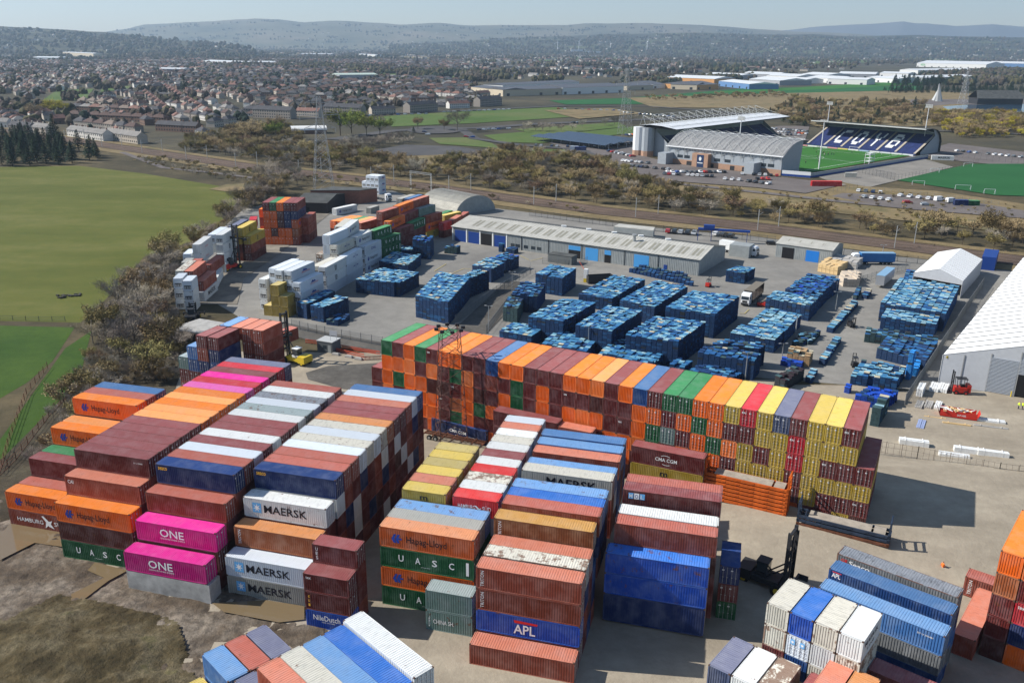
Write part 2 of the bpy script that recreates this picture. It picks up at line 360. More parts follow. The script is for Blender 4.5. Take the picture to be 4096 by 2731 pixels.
def box(fr,lx,ly,zt,c,lab,L=12.19,H=2.896,ori='x',door=0,lg=None,sx=1.,group=None,lgside=-1,extra=None,stuff=False,W=2.438):
    """one container: (lx,ly) is its near-left corner in the frame fr=(x,y,yaw); zt the height of its roof"""
    a=R(fr[2]); hx,hy=(L*sx/2,W/2) if ori=='x' else (W/2,L*sx/2)
    cx,cy=lx+hx,ly+hy; rz=a+(PI/2 if ori=='y' else 0)
    loc=(fr[0]+cx*math.cos(a)-cy*math.sin(a),fr[1]+cx*math.sin(a)+cy*math.cos(a),zt-H)
    if stuff or not lab: mass(L,0,loc,rz,c,sx,H/HH); return None
    me,fm=body_mesh(L,door); m=CM[c][0]
    reef=extra in('reef','reefp'); nm='refrigerated_container' if reef else ('short_container' if L<7 else 'shipping_container')
    o=inst(nm,me,None,loc,rz,[m],(sx,1,H/HH))
    word=CM[c][1]
    tag(o,lab.format(c=word) if '{c}' in lab else lab,nm.replace('_',' '),group or 'stacked shipping containers')
    if extra=='eco': o['eco']=1
    inst('frame',fm,o,mats=[m,None])
    if door:
        for t in (-1,1): inst('door',DOOR,o,(door*(L/2-.05),t*.54,0),0 if door>0 else PI,[m,None,None])
    if reef: inst('cooling_unit',REEF,o,((1 if extra=='reefp' else -1)*(L/2+.01),0,0),PI if extra!='reefp' else 0,[m,None,None])
    if lg: logo(o,lg,L,None if lgside<0 else FLIP)
    return o

# ---------- the long wall of stacked boxes ----------
WF=(-24.725,154.499,-27.308); WW=2.511
TOP='gmogmoommboommmooOmobmggooyrysmyym'
R2='ooOmOmgOmtmgmommmkmmomogogommyyryyy'[:0]+'ooOmOmgOmtmgmommmkmmo'+'omogo'+'mmyyryyy'
R3='ogookkmokmogmomoOommo'+'gemog'+'Oymyrymm'
R4='Omooomzogogmmmtgmmoo'+'Ogmoo'+'omyyymyyy'
R5='momoomgommooomogmomom'+'mogmo'+'myoymymmy'
R6='mommogmomomoomommogmm'+'omgmo'+'mmyyommyy'
ROWS=[TOP,R2,R3,R4,R5,R6]; RN=['top','second','third','fourth','fifth','bottom']
zt=16.53; WALL={}
for r,row in enumerate(ROWS):
    H=2.896 if r<3 else 2.591
    for c in range(0,34):
        WALL[r,c]=box(WF,c*WW,0,zt,row[c] if c<len(row) else 'm','{c} container, %s from the left, %s row of the long wall'%(nth(c),RN[r]),H=H,ori='y',door=-1 if c>=21 else 0,group='containers of the long wall',stuff=r==5 or (r==4 and c<27))
    if r>=2:
        for c in (-1,34):
            ch={34:'  mymk',-1:'  mmtk'}[c][r]
            WALL[r,c]=box(WF,c*WW,0,zt,ch,'{c} container, %s row, on the low %s end of the long wall'%(RN[r],'right' if c>0 else 'left'),H=H,ori='y',door=-1 if c>0 else 0,group='containers of the long wall',stuff=r==5 or (c<0 and r==4))
    zt-=H+.018
# 'tex' and yellow plates on the near ends of some of them
for r,c,s in ((0,4,'tex'),(2,6,'tex'),(3,5,'tex'),(1,15,'tex'),(2,19,'tex'),(0,33,'tex'),(2,32,'tex'),(4,34,'tex'),(0,27,'CAI'),(1,30,'CAI'),(2,30,'CAI'),(0,29,'tex')):
    o=WALL.get((r,c))
    if o: put_text(o,s,-1.0,1.85,.62,.32,M_white,y=-6.13,M=Matrix.Rotation(-PI/2,4,'Z'))
# ---------- front block: four bays stepping down towards the camera ----------
BF=(-62.07,111.074,-15.0)
h=2.916
def bay(x,y0,tops,z,lab,L=12.19,H=2.896,sx=1.,step=2.511,levels=1,door=1,group=None,logos={},under=None,extra=None):
    for i,c in enumerate(tops):
        for l in range(levels):
            cc=c if l==0 else (under[l-1][i] if under else 'm')
            if cc==' ': continue
            box(BF,x,y0+i*step,z-l*(H+.02),cc,'{c} roof, %s from the near end %s'%(nth(i),lab),L=L,H=H,sx=sx,door=door,lg=logos.get((i,l)),group=group,extra=extra,stuff=l>0)
bay(0,0,'mmmmmOOoOoPrpmrs',5*h,'of the orange and magenta bay',logos={(0,0):'small'},levels=2,under=['tmomkmotmomkmtom'],group='containers of the big front block')
bay(14.0,-.87,'ntimwmmweiuwt',5*h+.1,'of the left navy fronted bay',logos={(0,0):'seaco'},levels=2,under=['tmkmtkmmtkmmt'],group='containers of the big front block')
U='wtmnmtwmwmtnk','mnwmmtnmkwtmm','tmwmnkmtmmwnt','nwmtmmwkmtmmt'
bay(27.46,1.86,'ntticiczmmTib',14.5,'of the right navy fronted bay',logos={(0,0):'seaco'},levels=5,under=U,group='containers of the big front block')
# stepped fronts
G1='containers of the stepped front'
def st(x,y,lev,c,lab,lg=None,**k): return box(BF,x,y,lev*h,c,lab,lg=lg,group=G1,door=k.pop('door',1),**k)
st(0,-2.51,4,'T','{c} container with small white CAI lettering, below the maroon bay front','cai')
st(0,-5.02,3,'o','orange container with a blue emblem beside long black lettering, above the green one','hapag')
st(0,-5.02,2,'k','{c} container between the orange one and the green one at the muddy corner')
st(0,-5.02,1,'g','green container with four white letters standing in the mud','uasc')
for i,(yy,lv,c2) in enumerate(((-2.51,3,'m'),(-2.51,2,'t'),(-2.51,1,'m'),(0,3,'m'),(0,2,'t'),(0,1,'k'))): st(0,yy,lv,c2,'')
st(13.9,-3.4,4,'t','{c} container directly below the left navy box with yellow lettering')
st(13.85,-6.0,3,'p','crumpled magenta container with white lettering, the upper of two','one')
st(13.85,-6.0,2,'m','{c} container squeezed between the two magenta ones')
st(13.9,-9.0,2,'p','magenta container with white lettering standing on the concrete block','one')
for i,(yy,lv,c2) in enumerate(((-3.4,3,'m'),(-3.4,2,'k'),(-3.4,1,'m'),(-.87,3,'m'),(-.87,2,'t'),(-.87,1,'m'),(-6,1,'m'))): st(13.9,yy,lv,c2,'')
st(27.3,-.95,4,'w','{c} container with a star emblem, just below the right navy box','maersk')
st(27.3,-3.7,3,'z','{c} container with white upright lettering between two white ones','triton')
st(27.3,-6.3,2,'i','pale container with black lettering and star, clean bright roof','maersk')
st(27.3,-6.3,1,'a','grey container with black lettering and star standing on the ground','maersk')
for i,(yy,lv,c2) in enumerate(((-.95,3,'m'),(-.95,2,'m'),(-.95,1,'k'),(-3.7,2,'m'),(-3.7,1,'t'))): st(27.3,yy,lv,c2,'')
h2=2.61
def s20(x,y,z,c,lab,lg=None,H=2.591,**k): return box(BF,x,y,z,c,lab,L=6.058,H=H,lg=lg,door=k.pop('door',1),group=k.pop('group','short containers in the front'),**k)
for i,(c,lg) in enumerate((('B','nile'),('m','gold'),('m','tex'))): s20(40.5,-9.65,h2*(i+1),c,['{c} short container with white lettering at the foot of the stack','{c} short container with yellow letters above the blue one','{c} short container with dusty striped roof, topmost of its stack'][i],lg)
for i,c in enumerate('tmmm'): s20(40.6,-7.15,h2*(i+1),c,'maroon short container with three white upright letters, topmost' if i==3 else '','ves' if i==3 else None)
_b=MB(); _b.box(13.9,-9.0,0,26.4,-6.6,2.85)
_o=_b.obj('concrete_block',mat('stained_concrete',(.40,.39,.37),.9,var=.3,vs=.6),None,(BF[0],BF[1],0),R(BF[2])); tag(_o,'long stained concrete block carrying the lower magenta container','concrete block')
# left bay A
GA='containers of the far left bay'
def ga(y,lev,c,lab,lg=None): return box(BF,-13.85,y,lev*h,c,lab,lg=lg,group=GA,door=1)
ga(15.67,5,'o','orange container with a blue emblem, top of the far left bay','hapag'); ga(18.15,5,'t','{c} container between the orange and the blue one in the far left bay'); ga(20.65,5,'b','{c} container at the far end of the left bay')
ga(10.36,4,'o','orange container with half hidden lettering, second step of the far left bay','hapag'); ga(12.85,4,'O','{c} container with a scraped roof behind the half hidden lettering')
ga(5.2,3,'m','{c} container with small white marks, third step of the far left bay','small'); ga(7.75,3,'g','{c} container behind the third step of the far left bay')
ga(-.05,2,'o','orange container with a blue emblem, lowest step beside the puddle','hapag'); ga(2.5,2,'t','{c} container with a stained roof behind the lowest orange one'); ga(-.05,1,'t','{c} container with white lettering and a bird, standing in the puddle','hs')
for i,(y,top) in enumerate(((15.67,4),(18.15,4),(20.65,4),(10.36,3),(12.85,3),(5.2,2),(7.75,2),(2.5,1))):
    for l in range(1,top+1): ga(y,l,'mktomkt'[(i+l)%7],'')
# ---------- middle bays E F G H I ----------
GE='containers of the middle block'
def ge(x,y,z,c,lab,lg=None,L=12.19,H=2.896,sx=1.03,door=1,**k): return box(BF,x,y,z,c,lab,L=L,H=H,sx=sx,door=door,lg=lg,group=GE,**k)
for i,(c,lg) in enumerate((('g','uasc'),('o','hapagdim'),('g','uasc'),('Q','hapagdim'))):
    ge(47.8,-2.8,(i+1)*h,c,['green container with white letters, half hidden by a grey short one','orange container with dim lettering between the two green ones','green container with four white letters spread wide, above orange','scratched orange container with dim lettering and patchy roof'][i],lg)
for i,c in enumerate('tmga'): ge(47.8,-.35,(i+1)*h,c,'' if i<3 else 'grey roof just behind the scratched orange container')
for i,c in enumerate('nmgl'): ge(47.8,2.1,(i+1)*h,c,'' if i<3 else 'pale blue roof, third back behind the scratched orange one')
box(BF,55.1,-6.1,2*h,'e','{c} short container with pale dusty roof, on its twin',L=6.058,group='short containers in the front',door=1)
box(BF,55.1,-6.1,h,'e','{c} short container with faint white lettering on the ground',L=6.058,group='short containers in the front',lg='china',door=1)
z5=13.05
for i,c in enumerate('yTyYyY'):
    for l in range(5): s20(47.9,4.7+i*2.55,z5-l*h2,c if l==0 else 'ymYtyk'[(i+l)%6],('{c} short container, %s from the near end on top of the yellow bay'%nth(i)) if l==0 or (l==1 and i==0) else '','msc' if (i==0 and l<2) else None,group='yellow short containers',sx=1.02)
for i,c in enumerate('RwcRwmwcwTi'):
    for l in range(5): s20(55.05,4.75+i*2.51,z5-l*h2,c if l==0 else 'mwtnmbk'[(i*2+l)%7],('{c} short container, %s from the near end in the mostly white bay'%nth(i)) if l==0 or (l==1 and i==0) else '','hs' if (i==0 and l==0) else None,group='red and white short containers',sx=1.03)
for i,(z,c,lg) in enumerate(((h,'T',None),(2*h,'B','apl'),(3*h,'t','triton'),(4*h,'T','triton'))):
    ge(62.3,-10.8 if i==0 else -8.1,z,c,['{c} container lying lowest and nearest on the dirt','vivid blue container with white letters under a red bar','{c} container with upright lettering, between blue and salmon roof','{c} container with a salmon red patched roof'][i],lg,H=2.896)
ge(62.3,-8.1,h,'m','{c} container at ground level under the vivid blue lettered one')
ge(62.3,-5.35,4*h,'c','{c} container with a chalky white roof, behind the salmon roof'); ge(62.3,-2.85,4*h-.1,'T','{c} container just behind the chalky white roof')
ge(62.2,-.3,4.72*h,'h','{c} container, tall brown side and upright lettering','triton')
for i,(y,z,c,lg) in enumerate(((2.2,14.5,'t',None),(4.6,14.45,'B',None),(6.95,14.5,'l',None),(12.3,14.2,'c','maersk2'),(14.9,13.8,'l',None),(18.6,14.0,'T',None),(21.1,14.2,'l',None),(23.6,14.4,'b',None))):
    ge(62.5,y,z,c,'{c} container, %s behind the mustard roofed one in the blue bay'%nth(i),lg)
    ge(62.5,y,z-h,'nbmtwnmb'[i],''); ge(62.5,y,z-2*h,'mnbtmbtn'[i],'')
for y in (-5.35,-2.85,-.3):
    for l in (1,2,3): ge(62.3,y,l*h,'mtnbk'[(int(y*3)+l)%5],'')
ge(76.8,10.0,5*h,'m','{c} container with blue and white squares spelling three letters','mol'); ge(76.8,12.5,5*h-.15,'t','{c} container behind the one with blue and white squares')
ge(76.7,6.5,z5,'w','{c} container, narrow pale roof above the rust red roof'); ge(76.7,3.95,z5-.05,'t','{c} container in front of the narrow pale roof')
ge(76.1,1.45,10.14,'B','{c} container half in shadow, upper of two'); ge(76.1,1.45,7.22,'B','{c} container half in shadow, lower of two'); ge(76.1,1.45,4.3,'n','{c} container in deep shadow at the foot of the blue pair',H=4.0)
for y,zz in ((10,5*h),(12.5,5*h-.15),(6.5,z5),(3.95,z5-.05)):
    for l in (1,2,3): ge(76.8,y,zz-l*h,'mtbnkm'[(int(y)+l)%6],'')

# ---------- other container groups near the camera ----------
FC=(-9,150,-33.0)
box(((-15.04,149.47)[0],(-15.04,149.47)[1],-31),0,0,2.9,'n','navy container with white lettering lying on the ground behind the lattice mast',door=1,lg='cma',extra='eco')
for z,c,lb in ((8.75,'m','maroon container behind the white topped bay, long side to the wall'),(5.83,'m',''),(2.9,'m','')):
    box((*(-3.19,139.57),-26),0,0,z,c,lb,door=1)
box((*(7.91,134.11),-24),0,0,8.3,'T','salmon red container peeping between the blue bay and the wall',door=1,L=6.058); box((*(7.91,134.11),-24),0,0,5.8,'m','',L=6.058); box((*(7.91,134.11),-24),0,0,3,'m','',L=6.058)
F2=(*(19.34,126.09),-24)
box(F2,0,0,8.75,'m','maroon container with curved white lettering, on a yellow one',lg='cma',door=1,sx=.96); box(F2,0,0,5.83,'y','yellow container with black emblem under the maroon lettered one',lg='msc',door=1,sx=.96); box(F2,0,0,2.91,'m','',sx=.96)
# rotated group at the bottom left (runs out of the picture)
B2='rotated containers at the lower edge'
F3=(-24.84,70.12,-46.0)
for i,(z,c,lb) in enumerate(((11.2,'T','salmon red container in the lower edge group, left of the dusty white one'),(11.25,'c','dusty white container with a rust patch in the lower edge group'),(11.2,'l','pale blue container with dusty edges in the lower edge group'),(11.2,'B','vivid blue container with brown scrapes in the lower edge group'),(11.66,'w','white container, longest and rightmost in the lower edge group'))):
    for l in range(3):
        box(F3,.02*i,i*2.5,z-l*2.9,c if l==0 else 'bmtwl'[(i+l)%5],lb if l==0 or (l==1 and i in(0,4)) and 0 else '',group=B2,door=1)
F4=(-33.74,78.7,-46.0)
for i,(c,lb) in enumerate((('l','bright blue short container, outermost by the grassy bank'),('t','maroon short container with dark scrapes beside the bright blue one'),('s','slate blue short container touching the mud pool'))):
    box(F4,0,i*2.6,5.8,c,lb,L=6.058,group='short containers at the lower edge',door=1); box(F4,0,i*2.6,2.9,'b','',L=6.058)
box((*(-27.03,76.05),-46.0),-.2,-2.44,5.8,'s','purple grey short container in front of the salmon red one',L=6.058,group='short containers at the lower edge',door=1)
box((*(-34.02,78.60),-46.0),0,-2.44,2.9,'y','yellow container corner at the lower picture edge',group=B2)
# group at the bottom right: short boxes on end
F5=(27.61,78.8,-39.0)
for i,(c,c2,lb,lb2) in enumerate((('c','c','rust-stained white short container, top left of the four on the tower','rusty white short container under the top left one'),('B','i','vivid blue short container on the white tower','white short container with two blue star emblems on its doors'),('c','w','white short container with a long rust streak, third on the tower','ribbed white short container with half its end hidden'),('w','c','white short container with small black lettering, rightmost on the tower','rusty white short container at the right foot of the tower'))):
    o=box(F5,i*2.58,0,13.05,c,lb,L=6.058,H=2.591,ori='y',group='short containers of the white tower',door=1)
    o2=box(F5,i*2.58,0,10.44,c2,lb2,L=6.058,H=2.591,ori='y',group='short containers of the white tower',door=-1 if i==1 else 0)
    for l in (2,3,4): box(F5,i*2.58,0,13.05-2.61*l,'cwmb'[(i+l)%4],'',L=6.058,H=2.591,ori='y')
    if i==1:
        for t in (-.55,.5): put_poly(o2,[[(0,0),(.5,0),(.5,.62),(0,.62)]],t-.25,1.55,1,M_skyb,y=-3.12,name='emblem_panel',M=Matrix.Rotation(-PI/2,4,'Z')); put_poly(o2,star(7,.24,.09,.25,.3),t-.25,1.55,1,M_white,y=-3.13,M=Matrix.Rotation(-PI/2,4,'Z'))
    if i==3: put_text(o,'MAERSK',-2.2,1.4,4.2,.55,M_dark,y=-W2-.014); put_text(o,'LINE',-1.2,.6,2.2,.35,M_dark,y=-W2-.014)
F6=(20.99,75.29,-39.0)
for i,(c,lb) in enumerate((('s','slate grey short container, left of two cream ones at the lower edge'),('w','cream white short container with dark smudges'),('c','dusty white short container right of the smudged one'))):
    box(F6,i*2.62,0,7.83,c,lb,L=6.058,H=2.591,ori='y',group='short containers in front of the white tower')
    for l in (1,2): box(F6,i*2.62,0,7.83-2.61*l,'nwc'[(i+l)%3],'',L=6.058,H=2.591,ori='y')
F6b=(*(33.47,74.58),-39.0)
for i,(c,lb) in enumerate((('T','salmon short container with a pale scratch, below the white tower'),('z','brownish orange short container beside the scratched salmon one'))): box(F6b,i*2.6,-6.1,9.4,c,lb,L=6.058,H=2.591,ori='y',group='short containers in front of the white tower'); box(F6b,i*2.6,-6.1,6.8,'m','',L=6.058,H=2.591,ori='y')
box((*(31.56,74.32),-39.0),0,-6.06,7.9,'m','maroon short container in front of the salmon one, cut by the picture edge',L=6.058,H=2.591,ori='y')
F6c=(*(37.52,75.06),-39.0)
for z in (7.83,5.2,2.6): box(F6c,.2,-.1,z,'m','maroon container in the shadow right of the white tower, dented edge' if z>7 else '',ori='x',H=2.591)
# three long rusty ones
for i,(x,y,z,c,lb,lg) in enumerate(((40.37,92.65,10.44,'u','rusty grey extra long container with red and white lettering','geseaco'),(38.5,90.0,10.05,'b','rusty blue extra long container with a small white logo','apls'),(36.15,86.6,9.75,'l','light blue extra long container, front of the three','small'))):
    for l in range(4): box((x,y,-40.2),0,0,z-2.6*l,c if l==0 else 'bnlu'[(i+l)%4],lb if l==0 else ('blue extra long container, second level of the front stack' if i==2 and l==1 else ''),L=13.716,H=2.591,lg=lg if l==0 else None,group='extra long containers',door=1,sx=1.01)
# tower at the right picture edge
F7=(56.77,87.02,-39.0)
for i,col in enumerate(('ozmmk','omrno','QnOmt','tomnk')):
    for l,c in enumerate(col):
        ps='at the corner of the right edge tower' if i==0 else 'in row %s of the right edge tower'%ORD[i]
        o=box(F7,i*2.55,0,14.58-l*2.9,c,'{c} container, %s level from the top, %s'%(ORD[l],ps) if (i<3) else '',ori='y',group='containers of the right edge tower')
        if o and (i,l) in((1,2),): put_text(o,'tex',-.9,1.9,.7,.35,M_white,y=-6.13,M=Matrix.Rotation(-PI/2,4,'Z'))
box((53.5,87.4,-39.0),0,0,2.9,'T','salmon red container on the ground, left of the right edge tower',ori='y'); 
box((60.6,99.0,-38.0),0,0,3.1,'t','rust red container with white upright lettering, behind the right edge tower',lg='triton',door=1)
# containers in the shade right of the half shaded blue pair
F8=(*(26.13,93.81),-15.0)
for l,c in enumerate('gmn'): box(F8,.3,0,h2*(l+1),c,['green short container at the bottom in deep shade','maroon short container in deep shade, middle of three','navy short container in deep shade, top of three'][l],L=6.058,H=2.591,ori='y',door=-1,group='short containers in the shade')
# stacks left of the yellow handler
F9=(*(-61.36,158.79),-20.0)
hh=2.61
def s9(x,y,n,cols,lb,**k):
    for l,c in enumerate(cols): box(F9,x,y,n*hh-l*hh,c,lb%(ORD[l]) if '%s' in lb else lb,L=6.058,H=2.591,ori='y',door=-1,group='short containers by the yellow handler',lgside=1,sx=1.08,W=2.5,**k)
s9(0,0,6,'mtnm','{c} short container, left pair by the handler, %s from the top')
s9(2.75,0,6,'mnbt','{c} short container, right of the left pair, %s from the top')
s9(-2.75,.3,5,'lbm','{c} short container, pale roofed column left of the pair, %s from the top')
s9(-5.4,.6,4,'emt','{c} short container, outermost column by the bushes, %s from the top')
for i,c in enumerate('lTTT'): s9(i*2.6+.2,6.9,6,c+'tmtm' if i>1 else c,'{c} short container, rear row column %s by the handler, '%ORD[i]+'%s from the top')
# ---------- container lanes in the middle distance ----------
def lbox(A,B,z,cols,lab,lgs=None,L=12.19,H=2.896,extra=None,door=-1,group='containers of the middle lane',n=1,hid=0,kind=None):
    """column(s) of boxes: A near-right and B far-right top corner; cols: roof first, then the boxes under it"""
    dx,dy=B[0]-A[0],B[1]-A[1]; d=math.hypot(dx,dy); yaw=math.degrees(math.atan2(dy,dx))-90; sx=max(.9,min(1.15,d/L))
    for l,c in enumerate(cols):
        if z-l*(H+.02)<H*.6: break
        lb=lab[l] if l<len(lab) else ''
        box((A[0],A[1],yaw),-2.46,0,z-l*(H+.02),c,lb,L=L,H=H,ori='y',lg=(lgs or {}).get(l),lgside=-1,sx=sx,extra=(extra if lb and (extra!='reef' or c in 'wic') else None),door=door if not extra else 0,group=group)
RG='white refrigerated containers'
lbox((-53.42,240.88),(-50.19,254.12),8.7,'wwi',['white refrigerated container with two black letters over two, upper','white refrigerated container with black letters, lower of the pair'],{0:'msc',1:'msc'},extra='reef',group=RG)
lbox((-55.71,241.85),(-52.48,253.30),8.7,'cwi',['cream roofed refrigerated container left of the pair with black letters'],extra='reef',group=RG)
lbox((-50.11,254.41),(-47.30,266.34),8.7,'iii',['white refrigerated container with curved blue mark, upper, beside the aisle','white refrigerated container with curved blue mark in shade, lower'],{0:'cmab',1:'cmab'},extra='reef',group=RG)
lbox((-53.02,256.08),(-49.79,267.41),11.65,'ccw',['white refrigerated container with black cooling unit, under the highest white one','white refrigerated container below the one with the black cooling unit'],{0:'cmab'},extra='reef',group=RG)
lbox((-55.33,257.03),(-51.85,268.99),14.5,'iiw',['clean white container, highest of the middle lane, blank side','clean white container directly below the highest blank one'],group='containers of the middle lane',door=-1)
lbox((-60.57,269.48),(-59.64,273.62),5.8,'cw',['stained white short refrigerated box at the left foot of the highest stack'],L=6.058,extra='reef',group=RG)
lbox((-46.69,267.96),(-43.14,278.89),8.7,'iii',['white refrigerated container with three bold navy letters','white refrigerated container with dark lettering under the navy lettered one','white refrigerated container at the dark foot beside the pallets'],{0:'dal',1:'hapagw',2:'hapagw'},extra='reef',group=RG)
lbox((-49.24,268.27),(-45.57,280.28),11.65,'ww',['bright white refrigerated container with long lettering, above the navy lettered one'],{0:'hapagw'},extra='reef',group=RG)
lbox((-50.78,271.76),(-48.60,284.73),10.6,'w',['pale container with a shaded roof left of the bright lettered one'],extra='reef',group=RG)
lbox((-51.91,269.56),(-50.89,283.01),14.5,'ww',['white refrigerated container with long lettering, right of a topmost pair'],{0:'hapagw'},extra='reef',group=RG)
lbox((-54.17,270.41),(-53.36,284.15),14.5,'cw',['cream white refrigerated container, left of the topmost pair'],extra='reef',group=RG)
MG='coloured containers of the middle lane'
lbox((-43.10,279.43),(-39.28,286.69),8.7,'ggg',['green container with four white letters, middle of three','green container with four white letters in shade, lowest of three'],{0:'uasc',1:'uasc'},group=MG)
lbox((-45.19,278.08),(-41.48,286.62),11.65,'gg',['green container with four white letters, highest of three'],{0:'uasc'},group=MG)
lbox((-39.98,294.70),(-35.87,303.38),8.7,'mmm',['dark maroon container facing the aisle beside the green ones','dark maroon container one level down beside the green ones'],group=MG)
lbox((-42.19,293.93),(-38.61,306.61),11.65,'om',['orange container with blue emblem, under the maroon top'],{0:'hapagdim'},group=MG)
lbox((-45.13,296.42),(-40.86,306.05),14.5,'tm',['red maroon container, top of the step left of the orange one'],group=MG)
lbox((-36.24,306.66),(-32.49,317.88),8.7,'gmm',['green container with four white letters beside the red stack','maroon container under the green one beside the red stack'],{0:'uasc'},group=MG)
lbox((-38.58,307.08),(-34.84,318.85),11.65,'mm',['plain maroon container above the green lettered one'],group=MG)
lbox((-40.76,308.00),(-36.95,319.63),14.5,'om',['orange container with blue emblem on top, before the brick red one'],{0:'hapagdim'},group=MG)
lbox((-32.39,319.56),(-27.33,328.93),8.7,'toy',['brick red container on the end of the lane by the yellow container','orange container with blue emblem under the brick red one','yellow container with black emblem at the dark foot of the end stack'],{1:'hapagdim',2:'msc'},group=MG)
lbox((-34.77,318.11),(-29.65,328.64),11.65,'em',['grey container on top of the brick red end stack'],group=MG)
lbox((-36.86,319.64),(-32.14,331.31),14.5,'Tm',['brick red container, furthest of the top row before the arched shed'],group=MG)
lbox((-40.90,340.33),(-36.53,351.36),11.65,'bb',['blue roofed container behind the furthest brick red one'],group=MG)
lbox((-43.97,340.16),(-39.45,351.19),11.65,'am',['grey ribbed container left of the blue roofed one'],group=MG)
A,B=(-52.75,297.23),(-47.05,307.97)
for i,c in enumerate('TOgoo'):
    lbox((A[0]-i*2.5*.95,A[1]+i*2.5*.3),(B[0]-i*2.5*.95,B[1]+i*2.5*.3),10.4,c+'mt',['{c} container, %s from the right in the low orange row'%ORD[i]],group=MG,H=2.591)
lbox((-26.93,336.96),(-22.73,343.12),5.8,'yo',['yellow container end on near the arched shed'],group=MG); lbox((-28.56,339.48),(-26.27,345.35),5.6,'gm',['green container beside the yellow one near the arched shed'],group=MG)
lbox((-26.00,321.90),(-23.34,326.76),5.8,'Rm',['bright red container with a pale ring, by the warehouse corner'],group=MG,L=6.058)
lbox((-22.78,328.00),(-20.02,338.84),5.8,'T',['salmon container behind the warehouse corner'],group=MG); lbox((-20.78,345.03),(-18.16,355.83),4.,'t',['dull red container behind the warehouse roof'],group=MG)
# white building-site units, magenta logo
SF=(*(-56.71,223.58),-17.5)
for k,(x,n,nm) in enumerate(((0,3,'rightmost'),(-2.62,4,'second from the right'),(-5.24,4,'third from the right'),(-7.86,4,'fourth from the right'),(-10.5,3,'leftmost'))):
    for l in range(n):
        last=(l==n-1)
        vis=(k==0 and l>0) or k in(1,2,3) or k==4
        box(SF,x-2.46,.3*(k%2)+(1.0 if k==3 else 0),2.9*(l+1),'i' if k<4 else 'w','white frame-ended container, %s column of the bright group, level %s'%(nm,['one','two','three','four'][l]) if vis else '',ori='y',lg='spacewise' if (k==0 or (k==1 and last)) else None,extra='reef',group='bright frame-ended containers')
YF=(*(-66.62,222.07),-15.5)
for k,(x,n) in enumerate(((0,1),(2.45,3),(4.9,2))):
    for l in range(n):
        box(YF,x,0,2.9*(l+1) if k else 2.9,'Y','olive yellow short container, %s column, %s level'%(['left','middle','right'][k],['lowest','second','top'][l]),L=6.058,ori='y',lg='msc' if l==n-1 and k else None,group='olive yellow short containers',sx=1.25 if k else 1.1)
# five-high orange stack
FF=(-89.7,307.9,-1.0)
rows=['mgomm','ooknn','ooknQz','okooz','oooot']
for l,row in enumerate(rows):
    z=15.4-l*3.07
    for i,c in enumerate(row[:5]): box(FF,i*2.52-(2.3 if l>0 and i==0 else 0)*0,0,z,c,'{c} container, %s from the left, %s level down in the orange tower'%(ORD[i],ORD[l]),H=3.03,ori='y',door=-1,group='containers of the five high tower',lg='hapagdim' if (l==2 and i==4) else None)
    if l>0: box(FF,-2.5,3.5,z,'otoo'[l-1],'{c} container in the left rear column of the orange tower, %s level down'%ORD[l],H=3.03,ori='y',group='containers of the five high tower')
    if l>1: box(FF,12.7,4.0,z,'ttm'[l-2],'{c} container in the right rear column of the tower, %s level down'%ORD[l],H=3.03,ori='y',group='containers of the five high tower')
lbox((-89.33,298.44),(-91.03,305.64),11.0,'r',['red roof just left of the orange tower'],L=6.058)
# left lane by the hedge
LG='containers of the left lane'
lbox((-90.77,236.99),(-90.38,240.82),2.9,'w',['grey white short box standing lowest at the near end'],L=6.058,group='short boxes of the left lane',extra='reef')
lbox((-86.58,234.21),(-86.87,246.35),2.9,'w',['dirty white container with black lettering on the ground, under an orange red one'],{0:'maersk2'},group=LG)
lbox((-86.83,235.26),(-87.25,247.33),5.8,'T',['orange red container on the dirty white lettered one'],group=LG)
lbox((-87.81,249.00),(-91.31,266.98),2.9,'w',['blank dirty white container on the ground in the left lane'],group=LG)
lbox((-91.09,254.36),(-91.24,267.20),5.8,'t',['brick red container on the blank dirty white one'],group=LG)
lbox((-91.22,266.98),(-90.80,277.59),2.9,'w',['dirty white container with blue emblem at ground level, left lane'],{0:'hapagw'},group=LG)
lbox((-91.70,268.47),(-91.15,278.93),5.8,'w',['dirty white container with a tiny red mark, second level, left lane'],{0:'small'},group=LG)
lbox((-91.88,269.20),(-91.12,278.73),8.7,'w',['dirty white container with black emblem, third level, left lane'],{0:'msc'},group=LG)
lbox((-91.85,269.82),(-91.78,281.32),11.65,'w',['white refrigerated container with black cooling unit, top of the left lane'],extra='reef',group=RG)
lbox((-94.39,270.13),(-94.32,282.59),11.65,'iw',['bright white roof left of the top refrigerated container'],extra='reef',group=RG)
lbox((-94.18,255.81),(-94.81,268.27),11.65,'ww',['grey white container with red lettering, upper of two on the left lane','grey white container with red lettering, lower of two on the left lane'],{0:'oclr',1:'oclr'},group=LG)
lbox((-97.40,256.05),(-98.02,263.11),8.7,'iw',['bright white box at the hedge, left of the red lettered ones'],group=RG,extra='reef',L=6.058)
lbox((-89.45,235.06),(-89.93,247.51),8.7,'Tt',['salmon container with plain roof at the bend of the left lane'],group=LG)
lbox((-92.08,235.49),(-92.90,247.97),8.7,'cm',['cream roofed container left of the salmon one by the hedge'],group=LG)
lbox((-91.36,244.66),(-91.90,251.01),8.6,'t',['dull red roofed container behind the salmon one'],group='short boxes of the left lane',L=6.058); lbox((-94.15,245.69),(-94.69,251.50),8.6,'a',['grey white roofed container by the hedge behind the cream one'],group='short boxes of the left lane',L=6.058)
